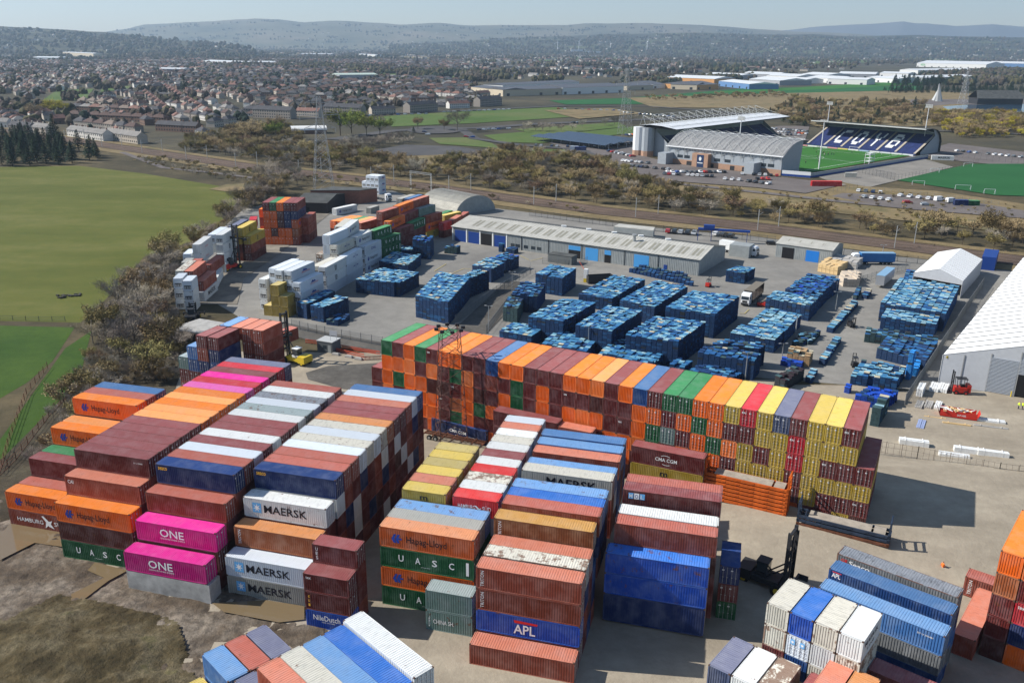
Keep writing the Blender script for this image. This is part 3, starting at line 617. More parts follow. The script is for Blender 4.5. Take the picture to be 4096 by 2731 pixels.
for i,(A,B) in enumerate((((-86.16,224.79),(-86.75,230.82)),((-89.58,227.21),(-90.31,233.46)))):
    lbox(A,B,8.7,'iww',['white short refrigerated box, %s column at the near end, %s'%(['right','left'][i],q) for q in('top','middle','bottom')],L=6.058,extra='reef',group='short white boxes at the near end')
lbox((-88.93,280.99),(-87.87,293.47),11.65,'y',['yellow container with black emblem, topmost beside the tall mast'],{0:'msc'},group=LG)
lbox((-86.92,282.12),(-85.58,294.45),8.7,'ytm',['yellow container with black emblem, one step below the topmost yellow','maroon container under the lower yellow one','maroon container at ground under the lower yellow one'],{0:'msc'},group=LG)
lbox((-90.09,282.42),(-88.75,293.99),8.7,'ymt',[''],group=LG)
lbox((-91.95,282.85),(-91.35,296.14),11.65,'sm',['slate roofed container left of the topmost yellow one'],group=LG)
lbox((-75.09,365.41),(-68.15,376.68),2.9,'w',['white container with black emblem and lettering standing alone in the yard'],{0:'hapagw'},group='lone containers')
lbox((-61.17,369.83),(-57.98,377.42),2.6,'a',['small ribbed grey container behind the open rack frame'],L=6.058,group='lone containers')
# far white units by the railway
FR=(-65.1,420.4,-25.0)
for i in range(4):
    for l in range(3 if i<3 else 2): box(FR,-2.46*(i+1),0,2.95*(l+1),'i','clean white frame-ended box by the railway, %s column from the right, level %s'%(ORD[i],['one','two','three'][l]),L=6.058,ori='y',extra='reef',lg='spacewise' if i==0 else None,group='white boxes by the railway')
_o=MASS.obj('shipping_containers',[CM[c][0] for c in MASSC]); tag(_o,'dense mass of half hidden containers inside and at the foot of the stacks',None,kind='stuff')

# ---------- pallets ----------
PS=[mat('pallet_'+n,c,.8,var=.3,vs=2.) for n,c in (('deep_blue',(.012,.050,.15)),('blue',(.020,.11,.29)),('mid_blue',(.045,.19,.37)),('faded_blue',(.13,.32,.45)),('pale_blue',(.28,.46,.54)),('cream',(.52,.47,.34)),('green_grey',(.05,.10,.11)),('dark_grey',(.035,.04,.045)),('vivid_blue',(.010,.07,.45)),('light_blue',(.03,.28,.75)),('raw_wood',(.42,.28,.15)),('purple_black',(.03,.018,.025)))]
PW={'s':(.8,4,6,4,1.6,.5,.3,0,0,0,0,0),'l':(.3,2,5,6,5,1,.8,0,0,0,0,0),'d':(5,5,2,.7,.3,.1,1.5,1,0,0,0,0),'g':(2,2,1,.8,.4,.1,4,2,0,0,0,0),'v':(1,1,0,0,0,0,0,0,8,0,0,0),'k':(0,0,0,0,0,0,1,3,0,0,0,6),'w':(0,0,0,0,0,3,1,1,0,0,6,0),'L':(0,0,0,0,0,0,0,0,0,1,0,0),'b':(2,6,4,.5,.2,.1,0,0,3,0,0,0)}
def pallet_mesh():
    mb=MB()
    for i in range(6): a=-.5+i*.172; mb.box(-.6,a,.118,.6,a+.145,.14)
    for y in (-.5,-.05,.4): mb.box(-.6,y,.022,.6,y+.10,.118)
    for x in (-.6,-.06,.48): mb.box(x,-.5,0,x+.12,.5,.022)
    me=mb.mesh('pallet'); me.materials.append(PS[1]); return me
PAL=pallet_mesh(); PM=MB(); TOPS=[]
rp=random.Random(11)
def pblock(A,B,C,z,kind,lab,dz=.3,miss=.0,rag=.3,D=None,place=True):
    """block of stacked pallets: A near-left, B near-right, C far-right corner of its top"""
    ux,uy=B[0]-A[0],B[1]-A[1]; vx,vy=C[0]-B[0],C[1]-B[1]
    lu,lv=math.hypot(ux,uy),math.hypot(vx,vy); nu,nv=max(1,round(lu/1.22)),max(1,round(lv/1.04))
    ang=math.atan2(uy,ux); wu,wv=lu/nu,lv/nv; w=PW[kind]
    heights={}
    for i in range(nu):
        colh=rp.uniform(-dz,dz)
        for j in range(nv):
            hgt=z+colh*.4+rp.choice((0,0,0,.15,-.15,.3,-.3))*rag*2+rp.uniform(-.06,.06)*dz*3
            heights[i,j]=0 if rp.random()<miss else max(.3,hgt)
    for (i,j),hh_ in heights.items():
        if hh_==0: continue
        n=max(2,int(hh_/.15)); 
        cx=A[0]+ux*(i+.5)/nu+vx*(j+.5)/nv; cy=A[1]+uy*(i+.5)/nu+vy*(j+.5)/nv
        edge=i==nu-1 or j==0 or i==0 or j==nv-1
        lo=0
        if not edge: # only what rises above the neighbours
            lo=max(0,n-5); PM.box(-wu*.49,-wv*.47,0,wu*.49,wv*.47,lo*.15,7 if kind=='k' else 0,ang,(cx,cy))
        base=rp.choices(range(12),w)[0]
        dark={'s':0,'l':0,'d':0,'b':0,'v':8,'L':9,'k':7,'w':10,'g':6}[kind]
        for q in range(lo,n-1):
            jx,jy,ja=rp.uniform(-.03,.03),rp.uniform(-.03,.03),rp.uniform(-.012,.012)
            if q%3==0 or q==lo: m=rp.choices((dark,base if kind in 'gwkvL' else 0,1 if kind in 'slb' else dark,7),(6,2,2,.4))[0]
            z0=q*.15
            PM.box(-wu*.465+jx,-wv*.46+jy,z0+.10,wu*.465+jx,wv*.46+jy,z0+.15,m,ang+ja,(cx,cy))
            PM.box(-wu*.42+jx,-wv*.41+jy,z0,wu*.42+jx,wv*.41+jy,z0+.10,7 if kind!='w' else 10,ang+ja,(cx,cy))
        zt=(n-1)*.15
        TOPS.append((math.hypot(cx,cy),cx,cy,zt,ang+rp.uniform(-.03,.03)+(PI if rp.random()<.5 else 0),rp.choices(range(12),w)[0],wu/1.25,wv/1.06,lab,i,j))
BIG=[
((3.91,203.81),(12.27,199.57),(21.77,216.14),6.3,'s','in the block between the slanted pile and the long blocks'),
((15.08,196.94),(23.34,192.63),(32.89,209.42),6.3,'s','in the central high block'),
((26.07,189.36),(37.46,184.60),(47.06,200.01),6.5,'s','in the broad high block nearest the wall'),
((28.79,222.97),(37.19,216.68),(49.86,237.82),5.2,'s','in the long block left of the broadest one'),
((38.99,211.63),(50.44,205.93),(60.77,222.76),6.6,'s','in the broadest high block by the lorry'),
((18.39,233.10),(27.37,228.45),(39.56,249.82),3.9,'s','in the long block below the skip'),
((6.71,247.77),(14.50,243.22),(19.23,254.54),5.8,'s','in the square block left of the skip'),
((-0.31,227.80),(6.77,226.26),(9.52,239.55),5.0,'d','in the slanted pile'),
((-2.35,219.03),(1.49,216.70),(2.86,226.73),4.2,'g','in the greenish pile by the inner fence'),
((-3.22,201.56),(4.65,197.43),(8.21,204.28),3.3,'s','in the low block behind the lattice mast'),
((7.02,192.61),(17.21,187.33),(20.94,197.41),3.2,'s','in the low gapped block'),
((19.56,186.73),(31.17,179.70),(36.77,189.79),3.0,'s','in the low patched block just behind the wall'),
((34.86,179.91),(38.00,178.68),(41.08,184.22),2.5,'s','in the tiny block behind the wall'),
((38.63,178.75),(47.41,174.26),(50.74,177.96),2.2,'d','in the dark low block behind the wall'),
((41.46,182.22),(52.83,177.02),(55.82,182.13),5.0,'d','in the dark blue ribbed block'),
((45.69,187.58),(55.57,184.36),(58.41,187.73),5.2,'d','in the rear part of the dark ribbed block'),
((-25.73,221.60),(-16.46,215.28),(-12.24,240.83),6.3,'s','in the long high block by the inner fence'),
((-16.92,240.63),(-12.17,241.14),(-6.74,250.57),6.0,'l','in the pale end of the long high block'),
((-46.04,245.15),(-32.93,240.27),(-27.70,253.74),4.4,'l','in the pale broad block by the white boxes'),
((-42.73,270.15),(-32.94,265.77),(-30.37,279.59),3.6,'l','in the pale block by the green boxes'),
((-39.88,290.22),(-34.58,287.05),(-33.95,293.23),3.0,'s','in the low stack near the aisle'),
((-34.08,289.37),(-27.97,287.27),(-27.50,294.99),6.6,'b','in the tall square tower'),
((-24.13,297.07),(-19.58,295.15),(-18.30,298.03),2.6,'g','in the little pile before the warehouse'),
((-57.28,221.06),(-54.20,218.65),(-49.27,231.64),4.3,'s','in the narrow row beside the olive boxes'),
((-53.18,218.13),(-49.34,216.07),(-44.35,225.52),4.3,'l','in the pale row beside the olive boxes'),
((-48.45,214.34),(-45.06,213.16),(-42.89,218.86),1.6,'d','in the low pile by the fence'),
((-12.61,262.30),(-6.48,257.80),(-2.33,266.81),4.6,'l','in the pale middle block before the warehouse'),
((-7.99,272.27),(-2.36,269.64),(2.19,277.07),4.4,'b','in the vivid block before the warehouse'),
((-5.18,299.91),(-3.70,299.25),(-2.78,301.23),3.0,'b','in the small tower by the roller doors'),
((-2.53,298.23),(0.50,296.48),(2.07,298.90),1.8,'d','in the pile by the office windows'),
((66.28,261.88),(71.45,258.92),(76.69,266.09),3.7,'s','in the block before the gable'),
((83.78,246.72),(90.93,241.15),(97.75,250.68),4.6,'b','in the rear vivid block by the timber'),
((77.42,237.40),(84.78,230.72),(90.76,240.58),4.4,'b','in the vivid block before the rear one'),
((69.67,228.72),(79.23,221.15),(84.20,229.21),4.4,'l','in the mottled block beside the lorry'),
((59.00,206.81),(66.81,201.66),(75.58,216.24),3.8,'l','in the pale square block'),
((53.22,200.70),(62.58,195.32),(66.94,202.27),3.6,'l','in the pale block in front of the square one'),
((98.24,222.18),(111.57,213.26),(128.39,240.65),5.2,'l','in the largest mottled block by the white tents'),
((95.04,213.38),(106.10,206.66),(110.91,214.69),4.0,'l','in the block in front of the largest one'),
((87.63,204.41),(102.66,197.70),(104.88,202.00),2.6,'g','in the grey green row'),
((86.01,192.49),(93.99,184.44),(102.66,197.70),2.6,'d','in the dark mottled block by the wall fence'),
((73.56,175.68),(81.91,171.48),(87.57,180.07),2.6,'l','in the turquoise block'),
((70.22,164.42),(75.48,161.59),(80.22,166.18),2.4,'v','in the vivid blue heap'),
((69.44,153.92),(70.96,153.05),(75.67,160.18),4.0,'g','in the grey green tower by the wall end'),
((80.92,212.11),(82.27,210.92),(98.18,236.12),1.5,'l','in the long single row on the tarmac'),
((71.17,188.32),(72.26,187.10),(81.87,204.17),1.5,'l','in the second single row on the tarmac'),
((64.37,176.78),(65.36,175.69),(69.11,182.69),1.3,'l','in the short end of the single row'),
((63.49,188.39),(68.08,185.98),(70.33,190.26),3.0,'w','in the bare wood pile'),
((56.43,173.23),(58.07,171.09),(64.30,177.94),2.6,'k','in the purplish black pile'),
((61.78,187.09),(65.97,184.74),(67.92,188.51),1.4,'v','in the vivid strip behind the black pile'),
((88.29,181.86),(90.60,180.75),(94.15,186.87),1.8,'L','of bright light blue plastic'),
((87.01,178.91),(87.82,178.33),(89.46,180.57),6.6,'L','of the bright light blue tower'),
((70.62,170.72),(71.50,169.90),(72.41,171.30),1.6,'v','in the lone vivid pile by the aisle'),
((68.64,200.51),(73.70,202.07),(78.50,209.58),1.4,'g','in the scattered greenish piles'),
((122.60,263.70),(126.03,261.55),(131.67,272.31),1.3,'b','in the small rear rows by the tent'),
((128.72,264.31),(130.85,262.56),(134.84,270.40),1.2,'b','in the small rear rows nearer the tent'),
((99.21,242.86),(100.04,241.90),(104.27,250.20),1.8,'g','in the dark piles by the timber packs'),
((102.39,244.39),(103.50,243.03),(106.77,248.61),1.4,'d','in the piles behind the silver trailer'),
]
for b in BIG: pblock(*b,miss=.015 if b[3]>4 else .03,rag=.25 if b[4] in 'sl' and b[3]>3 else .6)
# rows of small crates before the warehouse end wall
TL={}
for r,(A,B,n) in enumerate((((38.36,272.51),(54.81,256.61),17),((40.40,275.13),(55.01,262.46),15),((42.25,277.99),(54.83,266.48),13))):
    for i in range(n):
        x,y=A[0]+(B[0]-A[0])*i/(n-1),A[1]+(B[1]-A[1])*i/(n-1); TT=.9+rp.random()*.8
        for q in range(int(TT/.15)): PM.box(-.5,-.6,q*.15+.05,.5,.6,q*.15+.15,0,-.54,(x,y)); PM.box(-.45,-.55,q*.15,.45,.55,q*.15+.05,7,-.54,(x,y))
        TOPS.append((math.hypot(x,y)+300,x,y,int(TT/.15)*.15,-.54,rp.choice((0,1,6)),.9,1.1,'x',r,i))
TOPS.sort(key=lambda t:t[0])
SH=['deep blue','blue','mid blue','faded blue','pale blue','cream','green grey','dark grey','vivid blue','light blue','bare wood','purple black']
for n_,(d,x,y,z,a,m,sx,sy,lab,i,j) in enumerate(TOPS):
    if n_<300:
        o=inst('pallet',PAL,None,(x,y,z),a,[PS[m]],(sx,sy,1)); tag(o,'%s pallet, row %d column %d %s'%(SH[m],j+1,i+1,lab),'pallet','top pallets of the blocks behind the wall')
    else:
        PM.box(-.58*sx,-.49*sy,z,.58*sx,.49*sy,z+.118,7,a,(x,y))
        for q in range(4): PM.box(-.6*sx,(-.5+q*.255)*sy,z+.118,.6*sx,(-.5+q*.255+.225)*sy,z+.14,m,a,(x,y))
tag(PM.obj('pallets',PS),'thousands of mostly blue wooden pallets stacked in blocks across the yard',None,kind='stuff')

# ---------- yard: buildings, machines, fences ----------
M_clad=mat('grey_cladding',(.27,.29,.29),.6,var=.12,vs=.6); M_roofg=mat('weathered_sheet_roof',(.42,.41,.37),.7,var=.14,vs=.35); M_dkroof=mat('dark_felt_roof',(.075,.078,.075),.9,var=.3,vs=.3)
M_rdoor=mat('blue_roller_door',(.01,.045,.22),.5); M_rdoorl=mat('pale_blue_roller_door',(.06,.28,.60),.5); M_glass=mat('window_glass',(.03,.04,.05),.15,spec=.6); M_conc=mat('concrete',(.36,.35,.33),.9,var=.2,vs=.8)
M_tentr=mat('white_membrane',(.84,.84,.82),.6,var=.03,vs=.3); M_tentw=mat('grey_membrane',(.42,.44,.47),.6,var=.05); M_steel=mat('galvanised_steel',(.36,.37,.37),.5,.4); M_dksteel=mat('dark_steel',(.035,.036,.04),.5,.2)
M_yel=mat('machine_yellow',(.62,.45,.03),.45); M_redm=mat('machine_red',(.50,.03,.02),.45); M_tyre=mat('tyre_rubber',(.015,.015,.016),.9); M_cab=mat('white_cab_paint',(.72,.73,.74),.35,spec=.5); M_brick=mat('brick',(.23,.10,.07),.9,var=.2,vs=2); M_brown=mat('rusty_brown',(.14,.055,.03),.8,var=.3,vs=1)
M_org=mat('flat_rack_orange',(.55,.11,.015),.6,var=.25,vs=1); M_nvy=mat('flat_rack_navy',(.025,.04,.07),.6,var=.3,vs=1); M_deck=mat('timber_deck',(.33,.29,.24),.9,var=.2,vs=1.2); M_plastr=mat('barrier_red',(.60,.10,.05),.6); M_tarp=mat('curtain_blue',(.02,.12,.32),.5,var=.1); M_tarpt=mat('curtain_roof',(.20,.35,.50),.5)
M_timber=mat('fresh_timber',(.62,.44,.22),.8,var=.15,vs=1.5); M_wrap=mat('white_wrap',(.72,.73,.72),.5,var=.1,vs=2); M_silver=mat('silver_trailer',(.45,.47,.50),.35,.6)
def stripwall(mb,A,B,z0,z1,pitch=.6,d=.06,m=0):
    L=math.hypot(B[0]-A[0],B[1]-A[1]); n=max(1,int(L/pitch)); ux,uy=(B[0]-A[0])/L,(B[1]-A[1])/L; nx,ny=uy,-ux; k=len(mb.v); pts=[]
    for i in range(n):
        t=i*L/n; w=L/n; pts+=[(t,0),(t+w*.5,0),(t+w*.6,-d),(t+w*.92,-d)]
    pts.append((L,0))
    for t,o in pts: x,y=A[0]+ux*t+nx*o,A[1]+uy*t+ny*o; mb.v+=[(x,y,z0),(x,y,z1)]
    for i in range(len(pts)-1): a=k+2*i; mb.f.append((a,a+2,a+3,a+1)); mb.m.append(m)
def P2(A,B,t,off=0,z=None):
    L=math.hypot(B[0]-A[0],B[1]-A[1]); ux,uy=(B[0]-A[0])/L,(B[1]-A[1])/L
    return (A[0]+ux*t-uy*off,A[1]+uy*t+ux*off) if z is None else (A[0]+ux*t-uy*off,A[1]+uy*t+ux*off,z)
def panel(par,name,m,A,B,t0,t1,z0,z1,proud=.05,th=.08):
    mb=MB(); a,b=P2(A,B,t0,-proud),P2(A,B,t1,-proud); c,d=P2(A,B,t1,-proud+th),P2(A,B,t0,-proud+th); mb.prism([a,b,c,d],z0,z1); return fix(mb.obj(name,m,par))
# long warehouse
WA,WB=(-22.6,318.4),(59.2,268.5); WL=math.hypot(WB[0]-WA[0],WB[1]-WA[1])
w0=empty('warehouse',(0,0,0)); tag(w0,'long grey clad warehouse with rooflights, roller doors and a tall vent pipe','warehouse')
mb=MB(); stripwall(mb,WA,WB,0,5.3)
C1,C2=P2(WA,WB,WL,26),P2(WA,WB,0,26); RA,RB=P2(WA,WB,0,12),P2(WA,WB,WL,12)
mb.face([(*WB,0),(*C1,0),(*C1,5),(*RB,7.6),(*WB,5.3)]); mb.face([(*C1,0),(*C2,0),(*C2,5),(*C1,5)]); mb.face([(*C2,0),(*WA,0),(*WA,5.3),(*RA,7.6),(*C2,5)])
mb.obj('wall',M_clad,w0)
mb=MB(); n=160
def roofstrip(mb,a,b,c,d,n,m=0,dz=.06):
    for i in range(n):
        t0,t1=i/n,(i+1)/n; q=lambda p,r,t:tuple(p[k]+(r[k]-p[k])*t for k in range(3))
        up=dz if i%2 else 0
        A_,B_,C_,D_=q(a,b,t0),q(a,b,t1),q(d,c,t1),q(d,c,t0); mb.face([(x,y,z+up) for x,y,z in (A_,B_,C_,D_)],m)
        if up: mb.face([A_,(A_[0],A_[1],A_[2]+up),(D_[0],D_[1],D_[2]+up),D_],m); mb.face([B_,C_,(C_[0],C_[1],C_[2]+up),(B_[0],B_[1],B_[2]+up)],m)
roofstrip(mb,(*P2(WA,WB,-.5,-.5),5.35),(*P2(WA,WB,WL+.5,-.5),5.35),(*P2(WA,WB,WL+.5,12),7.65),(*P2(WA,WB,-.5,12),7.65),n)
rf=mb.obj('roof',M_roofg,w0)
mb=MB(); mb.face([(*P2(WA,WB,-.3,12),7.62),(*P2(WA,WB,WL+.5,12),7.62),(*P2(WA,WB,WL+.5,26.4),5.0),(*P2(WA,WB,-.3,26.4),5.0)]); mb.obj('rear_roof',M_dkroof,w0)
for i in range(18):
    t=7+i*5.0
    mb=MB(); z=lambda o:5.35+(o+.5)/12.5*2.3+.10
    for k in range(2): mb.face([P2(WA,WB,t+k*1.6,2.5,z(2.5)),P2(WA,WB,t+k*1.6+.9,2.5,z(2.5)),P2(WA,WB,t+k*1.6+.9,8.5,z(8.5)),P2(WA,WB,t+k*1.6,8.5,z(8.5))])
    mb.obj('rooflight',bpy.data.materials.get('rooflight_glass') or mat('rooflight_glass',(.25,.24,.19),.5),rf)
for i,(t,w,c) in enumerate(((1.2,5,0),(7.2,5,0),(12.8,4.6,2),(18.6,4.8,0),(49,4.6,3),(55.5,4.8,1),(62.7,2.4,3),(73.5,5.3,1),(84,1.2,0))):
    hgt_=4.3 if i<8 else 2.2
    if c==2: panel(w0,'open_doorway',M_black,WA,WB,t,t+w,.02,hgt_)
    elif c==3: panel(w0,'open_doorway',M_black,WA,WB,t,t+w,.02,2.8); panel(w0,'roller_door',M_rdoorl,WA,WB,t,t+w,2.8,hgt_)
    else: panel(w0,'roller_door',M_rdoor if c==0 else M_rdoorl,WA,WB,t,t+w,.02,hgt_)
for t in (0,6.2,12.1,17.7,23.6): panel(w0,'door_pillar',M_wrap,WA,WB,t,t+.5,.02,5.2,.12)
for t in (25.5,27.6,31,34,36.4): panel(w0,'window',M_glass,WA,WB,t,t+1.7,1.0,2.1)
for t in (30,41,54,70,82): panel(w0,'downpipe',M_dksteel,WA,WB,t,t+.15,.02,5.3,.15,.12)
for t in (40,50,60,70,80): mb=MB(); a=P2(WA,WB,t,13); mb.box(a[0]-.9,a[1]-.6,7.3,a[0]+.9,a[1]+.6,8.0); mb.obj('roof_vent',M_wrap,rf)
mb=MB(); a=P2(WA,WB,70,7.5); mb.tube((*a,6.6),(*a,8.6),.55,n=10); mb.tube((*a,8.6),(*a,9.2),.8,.8,n=10); mb.obj('vent_pipe',M_steel,rf)
# rear annexe
an=MB(); a=[(38.96,330.53),(53.09,323.27),(54.60,329.72),(41.56,335.88)]
an.prism(a,0,3.3); o=an.obj('wall',M_clad); rt=empty('annexe'); o.parent=rt; tag(rt,'small flat sheet-roofed annexe behind the warehouse ridge','outbuilding'); mb=MB(); mb.prism([P for P in a],3.31,3.5); mb.obj('roof',M_roofg,rt)
# grey shed
def shed(A,B,depth,he,hr,name,label,cat,doors,wm=M_clad,rm=M_roofg,ridge=.5,n=50):
    L=math.hypot(B[0]-A[0],B[1]-A[1]); r=empty(name); tag(r,label,cat)
    mb=MB(); stripwall(mb,A,B,0,he); C,D=P2(A,B,L,depth),P2(A,B,0,depth); RL,RR=P2(A,B,0,depth*ridge),P2(A,B,L,depth*ridge)
    stripwall(mb,B,C,0,he-.3); mb.face([(*B,he-.3),(*C,he-.3),(*C,he),(*RR,hr),(*B,he)]); mb.face([(*C,0),(*D,0),(*D,he),(*C,he)]); mb.face([(*D,0),(*A,0),(*A,he),(*RL,hr),(*D,he)])
    mb.obj('wall',wm,r); mb=MB()
    roofstrip(mb,(*P2(A,B,-.3,-.3),he+.03),(*P2(A,B,L+.3,-.3),he+.03),(*P2(A,B,L+.3,depth*ridge),hr+.05),(*P2(A,B,-.3,depth*ridge),hr+.05),n)
    roofstrip(mb,(*P2(A,B,-.3,depth*ridge),hr+.05),(*P2(A,B,L+.3,depth*ridge),hr+.05),(*P2(A,B,L+.3,depth+.3),he),(*P2(A,B,-.3,depth+.3),he),n)
    mb.obj('roof',rm,r)
    for t0,t1,z1,m in doors: panel(r,'roller_door' if m!=M_black else 'open_doorway',m,A,B,t0,t1,.02,z1)
    return r
s=shed((91.8,296.3),(107.5,285.6),14,4.8,6.2,'shed','small grey shed with one blue roller door and one open bay','shed',((2.2,6.3,3.9,M_black),(10.4,14.8,3.9,mat('bright_blue_door',(.015,.17,.55),.5))))
for i in range(4):
    mb=MB(); t=2.5+i*4; mb.face([P2((91.8,296.3),(107.5,285.6),t,3,5.52),P2((91.8,296.3),(107.5,285.6),t+1,3,5.52),P2((91.8,296.3),(107.5,285.6),t+1,5,5.92),P2((91.8,296.3),(107.5,285.6),t,5,5.92)]); mb.obj('rooflight',bpy.data.materials['rooflight_glass'],s)
s=shed((-94,371),(-79.9,369.2),26,4.6,6.4,'store_building','black sheet-roofed store with dark brick walls by the pylon','building',((4,6.5,2.6,M_black),),mat('dark_brick',(.035,.03,.03),.9),M_dkroof,.5,30)
r=empty('brick_building'); tag(r,'red brick flat building behind the black roofed store','building'); mb=MB(); mb.prism([(-92,393),(-70,394.3),(-63,400.6),(-84,404)],0,6); mb.obj('wall',M_brick,r); mb=MB(); mb.prism([(-92.2,392.8),(-69.9,394.1),(-62.8,400.7),(-84,404.3)],6.01,6.3); mb.obj('parapet',M_dkroof,r)
# arched shed
r=empty('arched_shed'); tag(r,'corrugated half-round shed with grey end wall','arched shed')
A,B=(-24.5,367.6),(-8,383); ax=Vector((B[0]-A[0],B[1]-A[1],0)); bw=ax.length; ax.normalize(); ln=Vector((-ax.y,ax.x,0)); mb=MB(); rad=bw/2; c0=Vector((A[0],A[1],0))+ax*rad; N=70
for i in range(N):
    t0,t1=i/N*26,(i+1)/N*26; rr=(rad*1.0+(.12 if i%2 else 0))
    for k in range(14):
        a0,a1=PI*k/14,PI*(k+1)/14
        f=lambda t,a:tuple(c0+ln*t+ax*(math.cos(a)*rr)+Vector((0,0,math.sin(a)*rr*.66)))
        mb.face([f(t0,a0),f(t1,a0),f(t1,a1),f(t0,a1)])
fix(mb.obj('roof',mat('corrugated_sheet',(.36,.35,.31),.6,.2,var=.15,vs=.4),r))
mb=MB(); pts=[c0+ax*(math.cos(PI*k/14)*rad)+Vector((0,0,math.sin(PI*k/14)*rad*.66)) for k in range(15)]
mb.face([tuple(p) for p in pts]); mb.face([tuple(p+ln*26) for p in pts]); mb.obj('end_wall',M_clad,r)
# white tents
def tent(A,B,depthv,he,hr,label,wallm,openf=False,doors=()):
    r=empty('storage_tent'); tag(r,label,'tent'); L=math.hypot(B[0]-A[0],B[1]-A[1]); C=(B[0]+depthv[0],B[1]+depthv[1]); D=(A[0]+depthv[0],A[1]+depthv[1]); Mi=((A[0]+B[0])/2,(A[1]+B[1])/2); Mj=((C[0]+D[0])/2,(C[1]+D[1])/2)
    mb=MB()
    if not openf: mb.face([(*A,0),(*B,0),(*B,he),(*Mi,hr),(*A,he)])
    else: mb.face([(*A,he-1.1),(*B,he-1.1),(*B,he),(*Mi,hr),(*A,he)])
    mb.face([(*B,0),(*C,0),(*C,he),(*B,he)]); mb.face([(*C,0),(*D,0),(*D,he),(*Mj,hr),(*C,he)]); mb.face([(*D,0),(*A,0),(*A,he),(*D,he)]); mb.obj('wall',wallm,r)
    mb=MB(); n=14 if math.hypot(*depthv)<60 else 26; q=lambda p,s_,t:tuple(p[k]+(s_[k]-p[k])*t for k in range(3))
    for (a,b,c,d) in (((*A,he+.04),(*D,he+.04),(*Mj,hr+.04),(*Mi,hr+.04)),((*Mi,hr+.04),(*Mj,hr+.04),(*C,he+.04),(*B,he+.04))):
        for i in range(n):
            t0,t1=i/n,(i+1)/n-.004
            mb.face([q(a,b,t0),q(a,b,t1),q(d,c,t1),q(d,c,t0)])
    mb.obj('roof',M_tentr,r)
    mb=MB()
    for i in range(n+1):
        t=i/n
        for a,b,c,d in (((*A,he+.07),(*D,he+.07),(*Mj,hr+.07),(*Mi,hr+.07)),((*Mi,hr+.07),(*Mj,hr+.07),(*C,he+.07),(*B,he+.07))): mb.bar(q(a,b,t),q(d,c,t),.10)
        for a,b in ((A,D),(B,C)): p=q((*a,0),(*b,0),t); mb.bar(p,(p[0],p[1],he),.14)
    mb.obj('frame_rib',mat('seam_grey',(.45,.46,.47),.6),r)
    return r
TA,TB=(93.6,177.0),(121.5,160.5); r=tent(TA,TB,(69,93),6.6,11.8,'huge white ridged storage tent with a dark doorway, right edge',M_tentw)
panel(r,'open_doorway',M_black,TA,TB,14.5,21.5,.02,5.0,.10); 
mb=MB()
for i in range(26): a,b=P2(TA,TB,9,-.12,.3+i*.3),P2(TA,TB,14.3,-.12,.3+i*.3); mb.bar(a,b,.10)
for i in range(26): a,b=P2(TA,TB,21.7,-.12,.3+i*.3),P2(TA,TB,27,-.12,.3+i*.3); mb.bar(a,b,.10)
for i in range(11): w_=(26-i*0)/2; a,b=P2(TA,TB,14.3,-.12,5.2+i*.3),P2(TA,TB,21.7,-.12,5.2+i*.3); mb.bar(a,b,.10)
mb.obj('louvred_panel',mat('louvre_grey',(.40,.43,.47),.5),r)
for t in (4,9,14.4,21.6,27): panel(r,'post',M_steel,TA,TB,t,t+.18,.02,6.4+min(t,32-t)*.25,.16)
mb=MB(); a=P2(TA,TB,.7,-.2,6.2); mb.box(a[0],a[1],6.0,a[0]+1.0,a[1]+.08,6.5); mb.obj('yellow_sign',M_yel,r)
mb=MB(); a=P2(TA,TB,14.0,-.6); mb.tube((*a,0),(*a,1.3),.12,n=8); tag(mb.obj('bollard',M_yel),'yellow and black bollard left of the tent doorway','bollard')
tent((121.5,255.0),(131.5,245.2),(20,28),5.2,7.6,'smaller white open-fronted tent beside the huge one',M_tentw,True)
mb=MB(); mb.prism([(155.45,280.68),(159.18,278.82),(166.30,290.47),(162.48,292.48)],0,4.5); tag(mb.obj('building',M_rdoor),'dark blue block squeezed between the two white tents','building')
